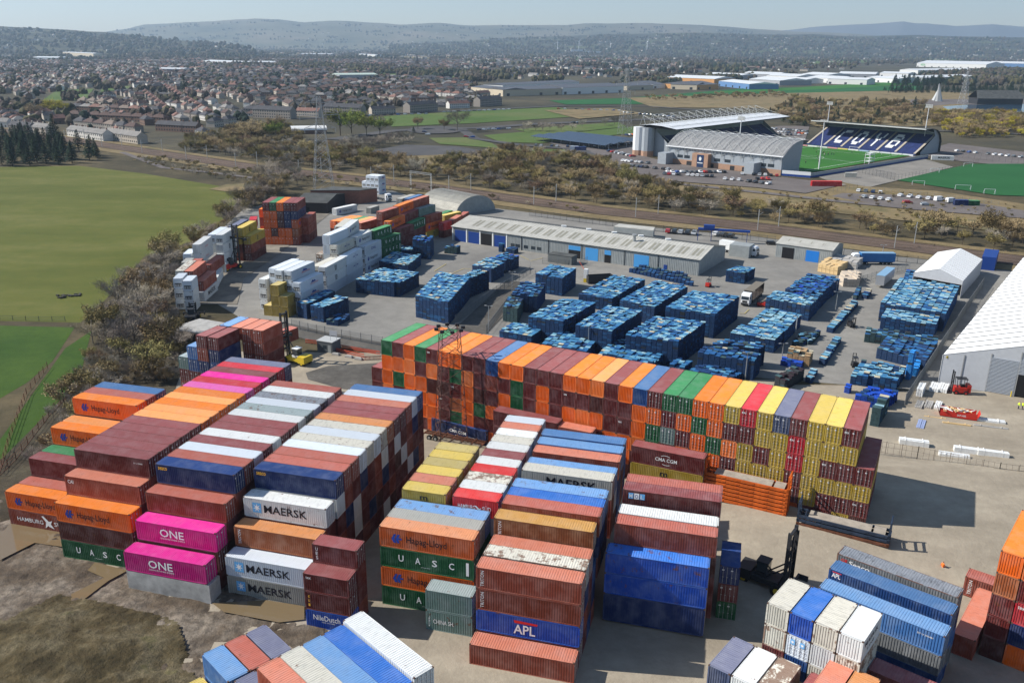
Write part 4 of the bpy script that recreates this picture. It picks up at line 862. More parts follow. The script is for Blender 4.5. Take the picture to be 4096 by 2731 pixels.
# ----- vehicles -----
def wheel_mesh(r,w,hub):
    mb=MB(); mb.tube((0,-w/2,0),(0,w/2,0),r,n=14,m=0); mb.tube((0,-w/2-.02,0),(0,w/2+.02,0),r*.5,n=10,m=1); me=mb.mesh('wheel'); me.materials.append(M_tyre); me.materials.append(hub); return me
WH=wheel_mesh(.5,.3,M_steel); WHB=wheel_mesh(.85,.6,M_yel)
def wheels(par,xs,y,r=.5,me=None): 
    for x in xs:
        for s_ in (-1,1): inst('wheel',me or WH,par,(x,s_*y,r))
def lorry(x,y,rz,label,trailer,cabm=M_cab,loadm=None,roofm=None):
    r=empty('lorry',(x,y,0),rz); tag(r,label,'lorry')
    mb=MB(); prof=[(0,.6),(0,2.1),(.25,3.0),(.7,3.6),(2.3,3.75),(2.3,.6)]
    k=len(mb.v)
    for s_ in (-1.22,1.22): mb.v+=[(px,s_,pz) for px,pz in prof]
    n=len(prof); mb.f.append(tuple(range(n))); mb.f.append(tuple(range(n,2*n))[::-1]); mb.m+=[0,0]
    for i in range(n): j=(i+1)%n; mb.f.append((i,i+n,j+n,j)); mb.m.append(0)
    fix(mb.obj('cab',cabm,r)); mb=MB(); mb.face([(-.02,-1.1,2.05),(-.02,1.1,2.05),(.22,1.1,2.95),(.22,-1.1,2.95)][::-1]); mb.obj('windscreen',M_glass,r)
    mb=MB(); mb.box(-.04,-1.1,.6,-.01,1.1,1.1); mb.box(-.04,-.7,1.2,-.01,.7,1.8); mb.obj('grille',M_dksteel,r)
    for s_ in (-1,1): mb=MB(); mb.box(.5,s_*1.23-.01,2.1,1.4,s_*1.23+.01,2.9); mb.obj('side_window',M_glass,r)
    mb=MB(); mb.box(.6,-.45,.7,14.2,.45,1.0); mb.obj('chassis',M_dksteel,r); wheels(r,(1.3,5.0,10.5,11.8,13.1),1.0)
    if trailer=='curtain': mb=MB(); mb.box(2.9,-1.27,1.1,14.4,1.27,4.0); mb.obj('curtain_side',loadm,r); mb=MB(); mb.box(2.9,-1.29,4.0,14.4,1.29,4.06); mb.obj('trailer_roof',roofm,r)
    elif trailer=='open':
        mb=MB(); mb.box(2.9,-1.25,1.05,14.4,1.25,1.2); mb.box(2.9,-1.25,3.9,14.4,1.25,4.0); mb.box(14.3,-1.25,1.2,14.4,1.25,3.9); mb.box(2.9,-1.25,1.2,3.0,1.25,3.9)
        for q in (6.5,10.5): mb.box(q,-1.24,1.2,q+.1,-1.14,3.9); mb.box(q,1.14,1.2,q+.1,1.24,3.9)
        mb.obj('trailer_body',loadm,r); mb=MB(); mb.box(2.8,-1.3,4.01,14.5,1.3,4.06); mb.obj('trailer_roof',roofm,r)
    return r
def face_to(A,B): return math.atan2(B[1]-A[1],B[0]-A[0])
A,B=(65.49,234.63),(76.65,253.11); lorry(A[0],A[1],face_to(A,B),'white cab lorry with open sided trailer loading pallets','open',M_cab,mat('trailer_brown',(.05,.04,.035),.8),mat('trailer_roof_brown',(.17,.15,.12),.8))
A,B=(114.73,287.18),(133.46,286.85); lorry(A[0],A[1],face_to(A,B),'white cab lorry with long blue curtain-sided trailer by the rail fence','curtain',M_cab,M_tarp,M_tarpt)
A,B=(85.46,295.82),(77.34,302.83); lorry(A[0],A[1],face_to(A,B),'white lorry with a white body behind the warehouse gable','curtain',M_cab,M_wrap,M_wrap)
A,B=(-57.12,400.31),(-65.04,408.20); r=lorry(A[0],A[1],face_to(A,B),'white tractor unit parked by the brick building','none')
r=empty('trailer',(*(110.92,256.52),0),face_to((113.11,255.74),(120.81,266.67))); tag(r,'silver box trailer standing beside the wrapped timber packs','trailer'); mb=MB(); mb.box(0,-2.5,1,13,0,4.0); mb.obj('body',M_silver,r); mb=MB(); mb.box(-.03,-2.53,4.0,13.03,.03,4.06); mb.obj('roof',M_tarpt,r); wheels(r,(9,10.3,11.6),.9)
def forklift(x,y,rz,label,bodym,hm=3.,sc=1.,load=None):
    r=empty('forklift',(x,y,0),rz); tag(r,label,'forklift'); r.scale=(sc,sc,sc)
    mb=MB(); mb.box(-1.3,-.6,.35,.7,.6,1.1); mb.box(-1.5,-.6,.4,-1.0,.6,1.5); mb.obj('body',bodym,r)
    mb=MB()
    for a in (-.9,.35):
        for s_ in (-.5,.5): mb.bar((a,s_,1.1),(a+.1,s_,2.3),.07)
    mb.box(-.95,-.55,2.3,.5,.55,2.38); mb.obj('cab_guard',M_dksteel,r)
    mb=MB()
    for s_ in (-.35,.35): mb.box(.85,s_-.06,.1,1.0,s_+.06,hm)
    for z in (.4,hm-.2,hm*.5): mb.box(.87,-.4,z,.98,.4,z+.1)
    mb.obj('mast',M_dksteel,r); mb=MB()
    for s_ in (-.3,.3): mb.box(1.0,s_-.06,.12,2.1,s_+.06,.18)
    mb.obj('fork',M_dksteel,r); wheels(r,(-.9,.4),.55,.33,wheel_mesh(.33,.25,bodym)); mb=MB(); mb.box(-.75,-.3,1.1,-.2,.3,1.4); mb.obj('seat',M_tyre,r)
    return r
forklift(*(59.91,255.93),R(60),'red forklift carrying blue pallets before the gable wall',M_redm); forklift(*(70.10,235.22),R(150),'red forklift unloading beside the open sided lorry',M_redm); forklift(*(89.18,216.67),R(-80),'black forklift facing the camera on the central aisle',M_dksteel)
forklift(*(78.85,187.01),R(80),'dark red forklift with a yellow vested driver holding brown pallets',M_dksteel); forklift(*(94.94,171.07),R(170),'red telehandler with bundles of wrapped profiles by the huge tent',M_redm,3.4,1.5)
# container handlers
def handler(x,y,rz,label,bodym,hm,wide=2.6,lift=None,sc=1.):
    r=empty('container_handler',(x,y,0),rz); tag(r,label,'container handler'); r.scale=(sc,sc,sc)
    mb=MB(); mb.box(-5.2,-1.3,.9,-.2,1.3,1.7); mb.box(-5.8,-1.5,.8,-3.9,1.5,2.3); mb.box(-.6,-1.9,.5,.4,1.9,1.3); mb.obj('body',bodym,r)
    mb=MB(); mb.box(-3.4,-.8,2.2,-1.9,.8,3.7); mb.obj('cab',M_glass,r); mb=MB(); mb.box(-3.5,-.9,3.7,-1.8,.9,3.82); mb.box(-3.5,-.9,1.7,-1.8,.9,2.2); mb.obj('cab_frame',M_wrap if bodym==M_yel else M_dksteel,r)
    mb=MB()
    for s_ in (-wide/2+.2,wide/2-.2): mb.box(.4,s_-.16,.3,.85,s_+.16,hm); mb.box(.9,s_-.1+(.3 if s_<0 else -.3),.6,1.15,s_+.1+(.3 if s_<0 else -.3),hm-.5)
    for z in range(6): q=1.0+z*(hm-1.6)/5; mb.box(.45,-wide/2+.2,q,.8,wide/2-.2,q+.28)
    for s_ in (-wide/2,wide/2): mb.bar((-2.2,s_*.6,1.7),(.4,s_*.7,hm*.42),.16)
    mb.obj('mast',M_dksteel,r)
    mb=MB()
    zl=lift if lift else hm*.25
    mb.box(1.2,-3,zl,1.5,3,zl+.35); mb.box(1.2,-3.05,zl-.5,2.6,-2.85,zl+.3); mb.box(1.2,2.85,zl-.5,2.6,3.05,zl+.3); mb.obj('spreader',M_dksteel,r)
    inst('wheel',WHB,r,(-.1,-1.75,.85)); inst('wheel',WHB,r,(-.1,1.75,.85)); inst('wheel',WHB,r,(-4.9,-1.2,.75),0,None,(.85,.8,.85)); inst('wheel',WHB,r,(-4.9,1.2,.75),0,None,(.85,.8,.85))
    return r
a=(-51.26,186.80); handler(a[0],a[1],R(152),'yellow container handler holding a maroon container in its raised spreader',M_yel,11.8,2.4,5.6)
ca=math.radians(62); cx,cy=a[0]-1.2*.88-1.4,a[1]+1.2*.47+.8
box((cx-5.4*math.cos(ca),cy-5.4*math.sin(ca),62),0,0,5.9,'t','maroon container hanging in the yellow handler beside its mast',sx=1.0,L=12.19)
a=(-89.75,273.55); handler(a[0],a[1],R(60),'dark red container handler with a very tall mast in the left lane',M_redm,14.2,2.6,9.5)
a=(-84.51,218.83); handler(a[0],a[1],R(100),'small dark handler parked under the trees by the bend',M_dksteel,4.8,2.2,1.2,.9)
a=(36.36,99.90); handler(a[0]+.3,a[1],R(-35),'black handler mast with ladder-like bars rising beside the white tower',M_dksteel,9.6,3.0,1.2)
# flat racks
def rack(par,x,y,z,L,m,dm=None,post=0,top=False):
    mb=MB(); mb.box(x,y,z+.05,x+L,y+.18,z+.5); mb.box(x,y+2.26,z+.05,x+L,y+2.44,z+.5)
    for i in range(13): mb.box(x+i*L/12-.06,y+.18,z+.08,x+i*L/12+.06,y+2.26,z+.35)
    for q in (x,x+L-.35): mb.box(q,y,z,q+.35,y+.5,z+.62); mb.box(q,y+1.94,z,q+.35,y+2.44,z+.62)
    for i in range(6): mb.box(x+1+i*(L-2)/5-.25,y-.04,z+.2,x+1+i*(L-2)/5+.25,y,z+.42,0)
    o=mb.obj('frame',m,par)
    if top: mb=MB(); mb.box(x+1.6,y+.18,z+.5,x+L-2.6,y+2.26,z+.56); mb.box(x+L-2.3,y+.18,z+.5,x+L-.7,y+2.26,z+.56); mb.obj('deck',dm,par)
    if post:
        mb=MB()
        for q in post:
            for yy in (y,y+2.2): mb.box(q,yy,z+.5,q+.24,yy+.24,z+2.7)
            mb.box(q,y+.24,z+1.5,q+.2,y+2.2,z+1.7); mb.box(q,y+.24,z+2.4,q+.2,y+2.2,z+2.6)
        mb.obj('end_frame',m,par)
def wf(x,y,z): a=R(WF[2]); return (WF[0]+x*math.cos(a)-y*math.sin(a),WF[1]+x*math.sin(a)+y*math.cos(a),z)
for i in range(7):
    r=empty('flat_rack',wf(63.8,-3.6,1.8+i*.66),R(WF[2])); tag(r,'orange folded flat rack, %s up in the stack before the wall'%ORD[i],'flat rack','orange flat racks'); rack(r,0,0,0,13.0,M_org,M_deck,(0,12.75) if i==6 else 0,i==6)
for i in range(3):
    r=empty('flat_rack',wf(78.6,-5.2,1.75+i*.66),R(WF[2])-R(.8)); tag(r,['rusty brown flat rack at the bottom of the dark stack','dark navy flat rack in the middle of its stack','dark navy flat rack with upright ends and a timber deck'][i],'flat rack','dark flat racks'); rack(r,0,0,0,12.9,M_nvy if i else M_brown,M_deck,(0,12.65) if i==2 else 0,i==2)
# trailer chassis and lattice mast between the bays and the wall
a,b=(-15.87,147.15),(-2.88,141.68); r=empty('trailer_chassis',(*a,0),face_to(a,b)); tag(r,'rusty red skeletal trailer chassis lying behind the yellow bay','trailer')
mb=MB(); mb.box(0,-.5,.9,12,-.35,1.25); mb.box(0,.35,.9,12,.5,1.25)
for i in range(7): mb.box(i*2-.1,-1.2,.95,i*2+.1,1.2,1.15)
mb.obj('frame',M_brown,r); wheels(r,(1.2,2.5),1.0,.5)
def lattice(name,label,cat,x,y,h,w0,w1,n,m,arms=(),rz=0,th=.09,kind=None):
    r=empty(name,(x,y,0),rz); tag(r,label,cat); mb=MB(); W=lambda z:w0+(w1-w0)*z/h
    lev=[h*(1-(1-i/n)**1.25) for i in range(n+1)] if w0>3*w1 else [h*i/n for i in range(n+1)]
    for i in range(n):
        z0,z1=lev[i],lev[i+1]; a,b=W(z0)/2,W(z1)/2; c0=[(-a,-a,z0),(a,-a,z0),(a,a,z0),(-a,a,z0)]; c1=[(-b,-b,z1),(b,-b,z1),(b,b,z1),(-b,b,z1)]
        for k in range(4): j=(k+1)%4; mb.bar(c0[k],c1[k],th); mb.bar(c0[k],c1[j],th*.6); mb.bar(c0[j],c1[k],th*.6); mb.bar(c1[k],c1[j],th*.6)
    mb.obj('lattice_body',m,r)
    for za,la in arms:
        mb=MB(); b=W(za)/2
        for s_ in (-1,1):
            for yy in (-b,b): mb.bar((s_*b,yy,za),(s_*la,0,za+.3),th*.8); mb.bar((s_*b,yy,za+h*.05),(s_*la,0,za+.3),th*.7)
            mb.bar((s_*la,0,za+.3),(s_*la,0,za-h*.045),th*1.3)
        mb.obj('cross_arm',m,r)
    return r
mm=lattice('lighting_mast','rusty lattice lighting mast with lamps, standing before the long wall','lighting mast',-11.1,146.2,21.6,5.2,3.2,9,mat('rusted_lattice',(.10,.05,.04),.7),th=.10,rz=R(15))
mb=MB()
for s_ in range(8): t=2*PI*s_/8; p=(2.4*math.cos(t),2.4*math.sin(t)); mb.box(p[0]-.35,p[1]-.25,21.4,p[0]+.35,p[1]+.25,21.9)
mb.box(-2.4,-.1,21.3,2.4,.1,21.4); mb.box(-.1,-2.4,21.3,.1,2.4,21.4); mb.obj('lamp_head',M_dksteel,mm)
# lamp posts
def lamp(x,y,h,label,two=True):
    r=empty('street_lamp',(x,y,0),rp.uniform(-.4,.4)); tag(r,label,'street lamp'); mb=MB(); mb.tube((0,0,0),(0,0,h),.11,.07,n=6); mb.bar((-.8 if two else 0,0,h),(.8,0,h),.05); mb.obj('pole',M_steel,r)
    for s_ in ((-1,1) if two else (1,)): mb=MB(); mb.box(s_*.8-.28,-.15,h-.04,s_*.8+.28,.15,h+.1); mb.obj('lamp_head',M_steel,r)
for p,hh_,lb in (((-5.96,207.93),7.5,'lamp post on the inner road beside the fence'),((-0.12,248.78),5.9,'lamp post by the small fenced pile'),((18.19,195.12),6.5,'lamp head peeping over the wall before a low block'),((71.18,206.41),6,'lamp post with bright twin head beside the pale blocks'),((90.16,231.51),5.5,'lamp post beside the vivid blue blocks'),((107.23,262.54),6,'lamp post by the timber packs'),((125.32,287.59),6.5,'lamp post before the blue curtain-sided trailer'),((71.19,206.85),6,'lamp post before the greenish piles'),((62.90,189.68),4.5,'short lamp post by the black pile'),((51.32,177.50),6.5,'thin lamp post behind the right half of the wall'),((95.27,246.08),4.5,'short lamp post beside the single pallet row')): lamp(*p,hh_,lb)
# fences
def fence(pts,h,label,m,pitch=2.6,bars=.0,mesh=True,z=0,rail=True,name='fence',cols=None):
    r=empty(name); tag(r,label,'fence'); mb=MB(); mp=MB()
    for (a,b) in zip(pts[:-1],pts[1:]):
        L=math.hypot(b[0]-a[0],b[1]-a[1]); n=max(1,round(L/pitch))
        for i in range(n+1): t=i/n; x,y=a[0]+(b[0]-a[0])*t,a[1]+(b[1]-a[1])*t; mb.bar((x,y,z),(x,y,z+h+.2),.09)
        if rail:
            for zz in (.25,h*.6,h): mp.bar((*a,z+zz),(*b,z+zz),.05)
        if bars:
            k=int(L/bars)
            for i in range(k): t=i/k; x,y=a[0]+(b[0]-a[0])*t,a[1]+(b[1]-a[1])*t; mp.bar((x,y,z),(x,y,z+h),.045)
    mb.obj('post',m,r); mp.obj('fence_panel',m,r); return r
M_fg=mat('fence_grey',(.20,.21,.21),.6); M_fd=mat('fence_dark',(.10,.105,.11),.6)
fence([(-56.54,211.10),(-49.13,206.61),(-39.87,202.00),(-31.26,197.73)],2.4,'grey palisade fence between the yard road and the pallet yard',M_fg,2.8,.30)
fence([(-14.87,216.31),(-4.71,245.36),(5.59,269.37),(5.67,274.22)],2.4,'palisade fence along the left side of the inner road',M_fg,2.8,.35)
fence([(-6.52,207.91),(-1.74,231.72),(3.22,250.55)],2.4,'palisade fence along the right side of the inner road',M_fg,2.8,.35)
fence([(10.00,282.89),(22.58,280.90),(25.15,285.16)],2.,'mesh fence round the compound before the warehouse',M_fg,2.5,.4)
fence([(6.87,369.03),(48.14,342.38),(98.03,318.42)],2.6,'long palisade fence beside the railway behind the warehouse',M_fd,3,.32)
fence([(114.14,300.62),(134.59,289.23),(144.01,285.37)],2.6,'palisade fence beside the railway behind the blue trailer',M_fd,3,.35)
fence([(80.42,163.51),(102.26,195.90),(126.76,232.00),(144.84,258.20)],2.8,'tall grey screen fence between pallets and the huge tent',M_fg,3,.22)
fence([(64.61,141.42),(71.92,138.57),(83.19,132.55),(100,128)],2.3,'mesh security fence on the grass strip by the sandy yard',mat('fence_rust',(.26,.22,.18),.7),2.7,.9,z=.6)
fence([(132.03,280.60),(107.26,260.75),(105.01,257.17)],2.2,'short fence behind the timber packs',M_fg,2.6,.4)
fence([(-134.20,215.95),(-127.07,215.41),(-116.79,215.35)],1.2,'thin post and wire fence between the two green fields',M_fd,3)
fence([(-86.25,130.74),(-91.98,144.32),(-100.31,165.58),(-103.98,181.20)],1.3,'leaning post and wire fence along the lower green field',M_brown,3.2)
fence([(-85.80,129.95),(-86.35,136.00),(-90.03,154.46),(-91.91,169.91)],1.5,'wooden post fence on the bank left of the stacks',M_brown,3.)
# traffic barriers, hut, signs, blocks
def barrier(x,y,rz,lab):
    r=empty('barrier',(x,y,0),rz); tag(r,lab,'barrier','red and white plastic barriers'); mb=MB(); mb.box(-1,-.03,.1,1,.03,.2); mb.box(-1,-.03,.85,1,.03,1.0)
    for i in range(7): mb.box(-.95+i*.3,-.02,.2,-.87+i*.3,.02,.85)
    mb.obj('panel',M_plastr,r); mb=MB(); mb.box(-.8,-.3,0,-.7,.3,.1); mb.box(.7,-.3,0,.8,.3,.1); mb.obj('foot',M_tyre,r); return r
br=None; k=0
for A,B,n in (((-43.01,194.33),(-34.82,189.88),8),((-41.23,196.15),(-31.47,191.90),10),((-34.25,188.00),(-29.93,188.50),5),((-49.98,199.85),(-47.50,199.09),3)):
    for i in range(n):
        t=(i+.5)/n; p=(A[0]+(B[0]-A[0])*t,A[1]+(B[1]-A[1])*t); lb='red plastic barrier, %s from the left %s'%(ORD[i],['by the concrete blocks','along the yard road','in the heap by the wall end','left of the hut'][[8,10,5,3].index(n)])
        if br is None: br=barrier(*p,face_to(A,B),lb)
        else: o=copy_tree(br,None,(*p,0),face_to(A,B)); o['label']=lb
for i,(x,y) in enumerate(((-41.34,191.24),(-37.96,189.64),(-35.45,188.20))): mb=MB(); mb.box(-.9,-.45,0,.9,.45,.5); mb.box(-.7,-.25,.5,.7,.25,.62); o=mb.obj('concrete_block',M_conc,None,(x,y,0),R(-20)); tag(o,'pale concrete block, %s of three before the barriers'%ORD[i],'concrete block','concrete blocks by the barriers')
a=(-46.23,193.84); r=empty('site_hut',(*a,0),R(-22)); tag(r,'grey site hut with a sign on its roof','hut'); mb=MB(); mb.box(0,0,0,4.2,3.6,2.7); mb.obj('wall',mat('hut_grey',(.10,.11,.12),.7),r); mb=MB(); mb.box(-.1,-.1,2.7,4.3,3.7,2.85); mb.obj('roof',mat('hut_roof',(.40,.41,.41),.7),r); mb=MB(); mb.box(1.6,-.03,1,2.6,0,1.8); mb.obj('window',M_glass,r); mb=MB(); mb.box(3.0,-.03,.05,3.8,0,2.0); mb.obj('door',M_clad,r)
mb=MB(); mb.bar((3.2,1,2.85),(3.2,1,5.4),.06); mb.bar((4.9,1,2.85),(4.9,1,5.4),.06); mb.box(3.0,.95,4.2,5.1,1.0,5.4); mb.obj('sign_board',mat('sign_grey',(.38,.40,.44),.6),r)
# skip with rubble by the tent
a=(85.49,158.83); r=empty('skip',(*a,0),R(-22)); tag(r,'red open skip full of white wrapping and timber','skip'); mb=MB()
for s_ in (0,2.3): mb.box(0,s_,.2,6.6,s_+.08,1.5)
mb.box(0,0,.2,6.6,2.38,.3); mb.face([(0,0,.2),(0,2.38,.2),(-.7,2.38,1.9),(-.7,0,1.9)]); mb.face([(6.6,0,.2),(6.6,2.38,.2),(7.1,2.38,1.7),(7.1,0,1.7)]); mb.obj('body',M_redm,r); put_text(r,'SKIP HIRE',3.0,.6,1.6,.4,M_white,y=-.01); mb=MB()
for i in range(40): x,y=rp.uniform(.2,6),rp.uniform(.2,2); mb.box(-.6,-.08,1.3+i*.008,.6,.08,1.42+i*.008,i%2,rp.uniform(0,3.1),(x,y))
tag(mb.obj('rubble',[M_wrap,M_timber],r),kind='stuff')
def bundle(x,y,rz,l,w,hh_,m,lab,n=4):
    mb=MB()
    for i in range(n): mb.box(-l/2,-w/2+i*w/n,0,l/2,-w/2+(i+.85)*w/n,hh_-rp.random()*.15)
    for q in (-.3,.3): mb.box(q*l-.05,-w/2-.02,-.0,q*l+.05,w/2+.02,hh_+.02)
    tag(mb.obj('timber_bundle' if m==M_timber else 'wrapped_bundle',m,None,(x,y,.02),rz),lab,'bundle','bundles of building material')
for i,(p,l,w,hh_,m,rz) in enumerate((((91.23,173.61),4.5,1.8,.9,M_wrap,58),((92.85,173.12),4.5,1.8,.9,M_wrap,58),((86.92,170.87),4.5,1.3,1.8,M_wrap,58),((83.80,164.26),4,1.4,.5,M_conc,58),((85.74,164.31),4,1.4,.5,M_conc,58),((87.45,163.86),4,1.2,.6,M_wrap,58),((79.36,140.28),5,1.2,.9,M_wrap,-18),((83.11,142.46),5,1.4,1.1,M_wrap,-18),((74.51,145.68),5,1.6,1.1,M_wrap,-18),((86.69,141.03),5,1.4,1.2,M_wrap,-18),((79.93,154.77),4.5,1.4,.3,mat('blue_foil',(.30,.36,.55),.4),60),((86.97,154.93),5,.7,.35,M_timber,-18),((84.21,158.08),4,.4,.25,M_timber,-18),((93.89,156.50),6,1.2,.6,M_wrap,-18),((93.00,153.67),6,.6,.35,M_conc,-18))):
    bundle(*p,R(rz),l,w,hh_,m,'%s %s bundle lying on the tarmac by the tent, near the skip'%(nth(i),'blue foil' if i==10 else ('timber' if m==M_timber else 'pale')),4)
# timber packs
k=0
for A,B,C,nz,mm_ in (((99.95,275.41),(104.78,270.76),(111.06,280.82),2,M_timber),((106.36,283.71),(113.57,278.90),(118.59,286.27),2,mat('wrapped_pack',(.42,.40,.37),.7)),((100.38,257.01),(105.47,257.19),(110.51,268.15),2,mat('cream_pack',(.50,.42,.33),.8))):
    for i in range(5):
        for j in range(3):
            x=A[0]+(B[0]-A[0])*(i+.5)/5+(C[0]-B[0])*(j+.5)/3; y=A[1]+(B[1]-A[1])*(i+.5)/5+(C[1]-B[1])*(j+.5)/3
            mb=MB(); w_=math.hypot(B[0]-A[0],B[1]-A[1])/5; d_=math.hypot(C[0]-B[0],C[1]-B[1])/3; hh_=nz*1.2+rp.choice((0,.2,.4))
            mb.box(-w_*.47,-d_*.46,.1,w_*.47,d_*.46,hh_*.48); mb.box(-w_*.47,-d_*.46,hh_*.52,w_*.47,d_*.46,hh_); mb.box(-w_*.4,-d_*.4,0,w_*.4,d_*.4,hh_*.9,1)
            tag(mb.obj('timber_pack',[mm_,M_dksteel],None,(x,y,0),face_to(A,B)),'%s timber pack, row %d column %d of its group'%(['yellow','grey wrapped','cream'][k],j+1,i+1),'timber pack','timber packs'); 
    k+=1
# gas tanks, small things
for i,p in enumerate(((135.77,278.32),(137.89,276.91))): mb=MB(); mb.tube((0,-.1,.6),(0,.1,1.2),1.0,n=12); mb.tube((0,0,.4),(0,0,1.7),.95,.5,n=12); mb.tube((0,0,0),(0,0,.4),.5,n=8); tag(mb.obj('gas_tank',M_wrap,None,(*p,0)),'white round gas tank, %s one before the small tent'%['left','right'][i],'gas tank','gas tanks')
# compound store, skip, excavator, conveyor in front of / behind the warehouse
a=(11.85,285.70); r=empty('store_cabin',(*a,0),R(-31)); tag(r,'dark steel store cabin inside the mesh compound','cabin'); mb=MB(); mb.box(0,0,0,9,4,2.8); mb.obj('wall',mat('cabin_grey',(.12,.13,.13),.7),r); mb=MB(); mb.box(-.1,-.1,2.81,9.1,4.1,2.95); mb.obj('roof',M_dkroof,r)
a=(23.30,257.24); r=empty('skip',(*a,0),R(15)); tag(r,'grey open-topped skip between pallet blocks','skip'); mb=MB()
for q in ((0,0,8,.1),(0,2.3,8,2.4),(0,0,.1,2.4),(7.9,0,8,2.4)): mb.box(q[0],q[1],.2,q[2],q[3],2.5)
mb.box(0,0,.2,8,2.4,.3); mb.obj('body',M_dksteel,r)
a=(22.68,259.86); r=empty('barrier_booth',(*a,0),R(-20)); tag(r,'white booth with yellow base and a raised red boom','booth'); mb=MB(); mb.box(-.6,-.6,0,.6,.6,1.3,1); mb.box(-.6,-.6,1.3,.6,.6,4.2,0); mb.obj('booth_body',[M_wrap,M_yel],r); mb=MB(); mb.bar((-.5,0,3.8),(-2.6,1,6.2),.12); mb.obj('boom',M_plastr,r)
a=(69.77,322.40); b=(86.10,317.91); r=empty('conveyor',(*a,0),face_to(a,b)); tag(r,'blue steel conveyor gantry behind the warehouse end','conveyor'); mb=MB(); mb.box(0,-.8,4.2,19,.8,4.9)
for q in (0,5,18): 
    for s_ in (-.7,.7): mb.bar((q,s_,0),(q,s_,4.2),.18)
mb.box(2,-1,4.9,6,1,6.2); mb.obj('gantry',M_rdoor,r)
a=(75.66,297.00); mb=MB(); mb.box(0,0,0,7,6,4.2); tag(mb.obj('outbuilding',M_clad,None,(*a,0),R(-31)),'narrow grey block attached to the warehouse gable','outbuilding')
# people in the yard
M_hv=mat('hivis_orange',(.90,.20,.03),.7); M_hy=mat('hivis_yellow',(.62,.80,.05),.7); M_skin=mat('skin',(.45,.25,.17),.6); M_hair=mat('dark_hair',(.02,.015,.01),.8); M_nav=mat('navy_cloth',(.02,.025,.05),.8)
def person(x,y,z,rz,label,top,legs,step=.28,helmet=None,sc=1.):
    """skin-modifier figure, mid-stride"""
    V=[(0,0,.95),(0,0,1.18),(0,0,1.40),(0,0,1.52),(.02,0,1.66),(.03,0,1.78),(0,.10,.92),(step,.10,.5),(step*1.05,.10,.09),(step*1.05+.17,.10,.05),(0,-.10,.92),(-step*.4,-.10,.5),(-step*1.3,-.10,.10),(-step*1.3+.15,-.10,.05),(0,.20,1.40),(-.10,.26,1.13),(.05,.27,.90),(.08,.26,.80),(0,-.20,1.40),(.08,-.26,1.13),(.25,-.25,.95),(.31,-.24,.87)]
    E_=[(0,1),(1,2),(2,3),(3,4),(4,5),(0,6),(6,7),(7,8),(8,9),(0,10),(10,11),(11,12),(12,13),(2,14),(14,15),(15,16),(16,17),(2,18),(18,19),(19,20),(20,21)]
    Rr=[.15,.14,.15,.06,.105,.08,.10,.075,.05,.04,.10,.075,.05,.04,.07,.05,.038,.035,.07,.05,.038,.035]
    me=bpy.data.meshes.new('person'); me.from_pydata(V,E_,[]); o=bpy.data.objects.new('person',me); link(o); bm=bmesh.new(); bm.from_mesh(me); ly=bm.verts.layers.skin.verify()
    for v,r_ in zip(bm.verts,Rr): v[ly].radius=(r_,r_*.9); v[ly].use_root=v.index==0
    bm.to_mesh(me); bm.free(); md=o.modifiers.new('skin','SKIN'); md2=o.modifiers.new('sub','SUBSURF'); md2.levels=md2.render_levels=1
    dg=bpy.context.evaluated_depsgraph_get(); m2=bpy.data.meshes.new_from_object(o.evaluated_get(dg)); o.modifiers.clear(); o.data=m2; bpy.data.meshes.remove(me)
    for m in (top,legs,M_skin,helmet or M_hair): m2.materials.append(m)
    for p in m2.polygons:
        c=p.center; p.material_index=3 if c.z>1.80 or (c.z>1.66 and c.x<-.02) else (2 if c.z>1.5 or ((abs(c.y)>.2) and c.z<.9) else (0 if c.z>.93 or abs(c.y)>.2 else 1)); p.use_smooth=True
    mb=MB(); mb.tube((.10,0,1.66),(.155,0,1.64),.03,.012,n=5); k=mb.obj('nose',M_skin,o)
    o.location=(x,y,z); o.rotation_euler=(0,0,rz); o.scale=(sc,sc,sc); tag(o,label,'person'); return o
person(60.48,104.45,.02,R(20),'person in orange work clothes walking across the sandy yard',M_hv,M_hv,.32)
person(*(-41.63,196.14),0,R(200),'person in a yellow vest standing by the site hut',M_hy,M_nav,.1); person(*(103.35,162.80),0,R(170),'person in a yellow vest near the right edge, left of the pair',M_hy,M_nav,.1); person(*(103.96,162.53),0,R(190),'person in a yellow vest at the very right edge of the picture',M_hy,M_nav,.1)

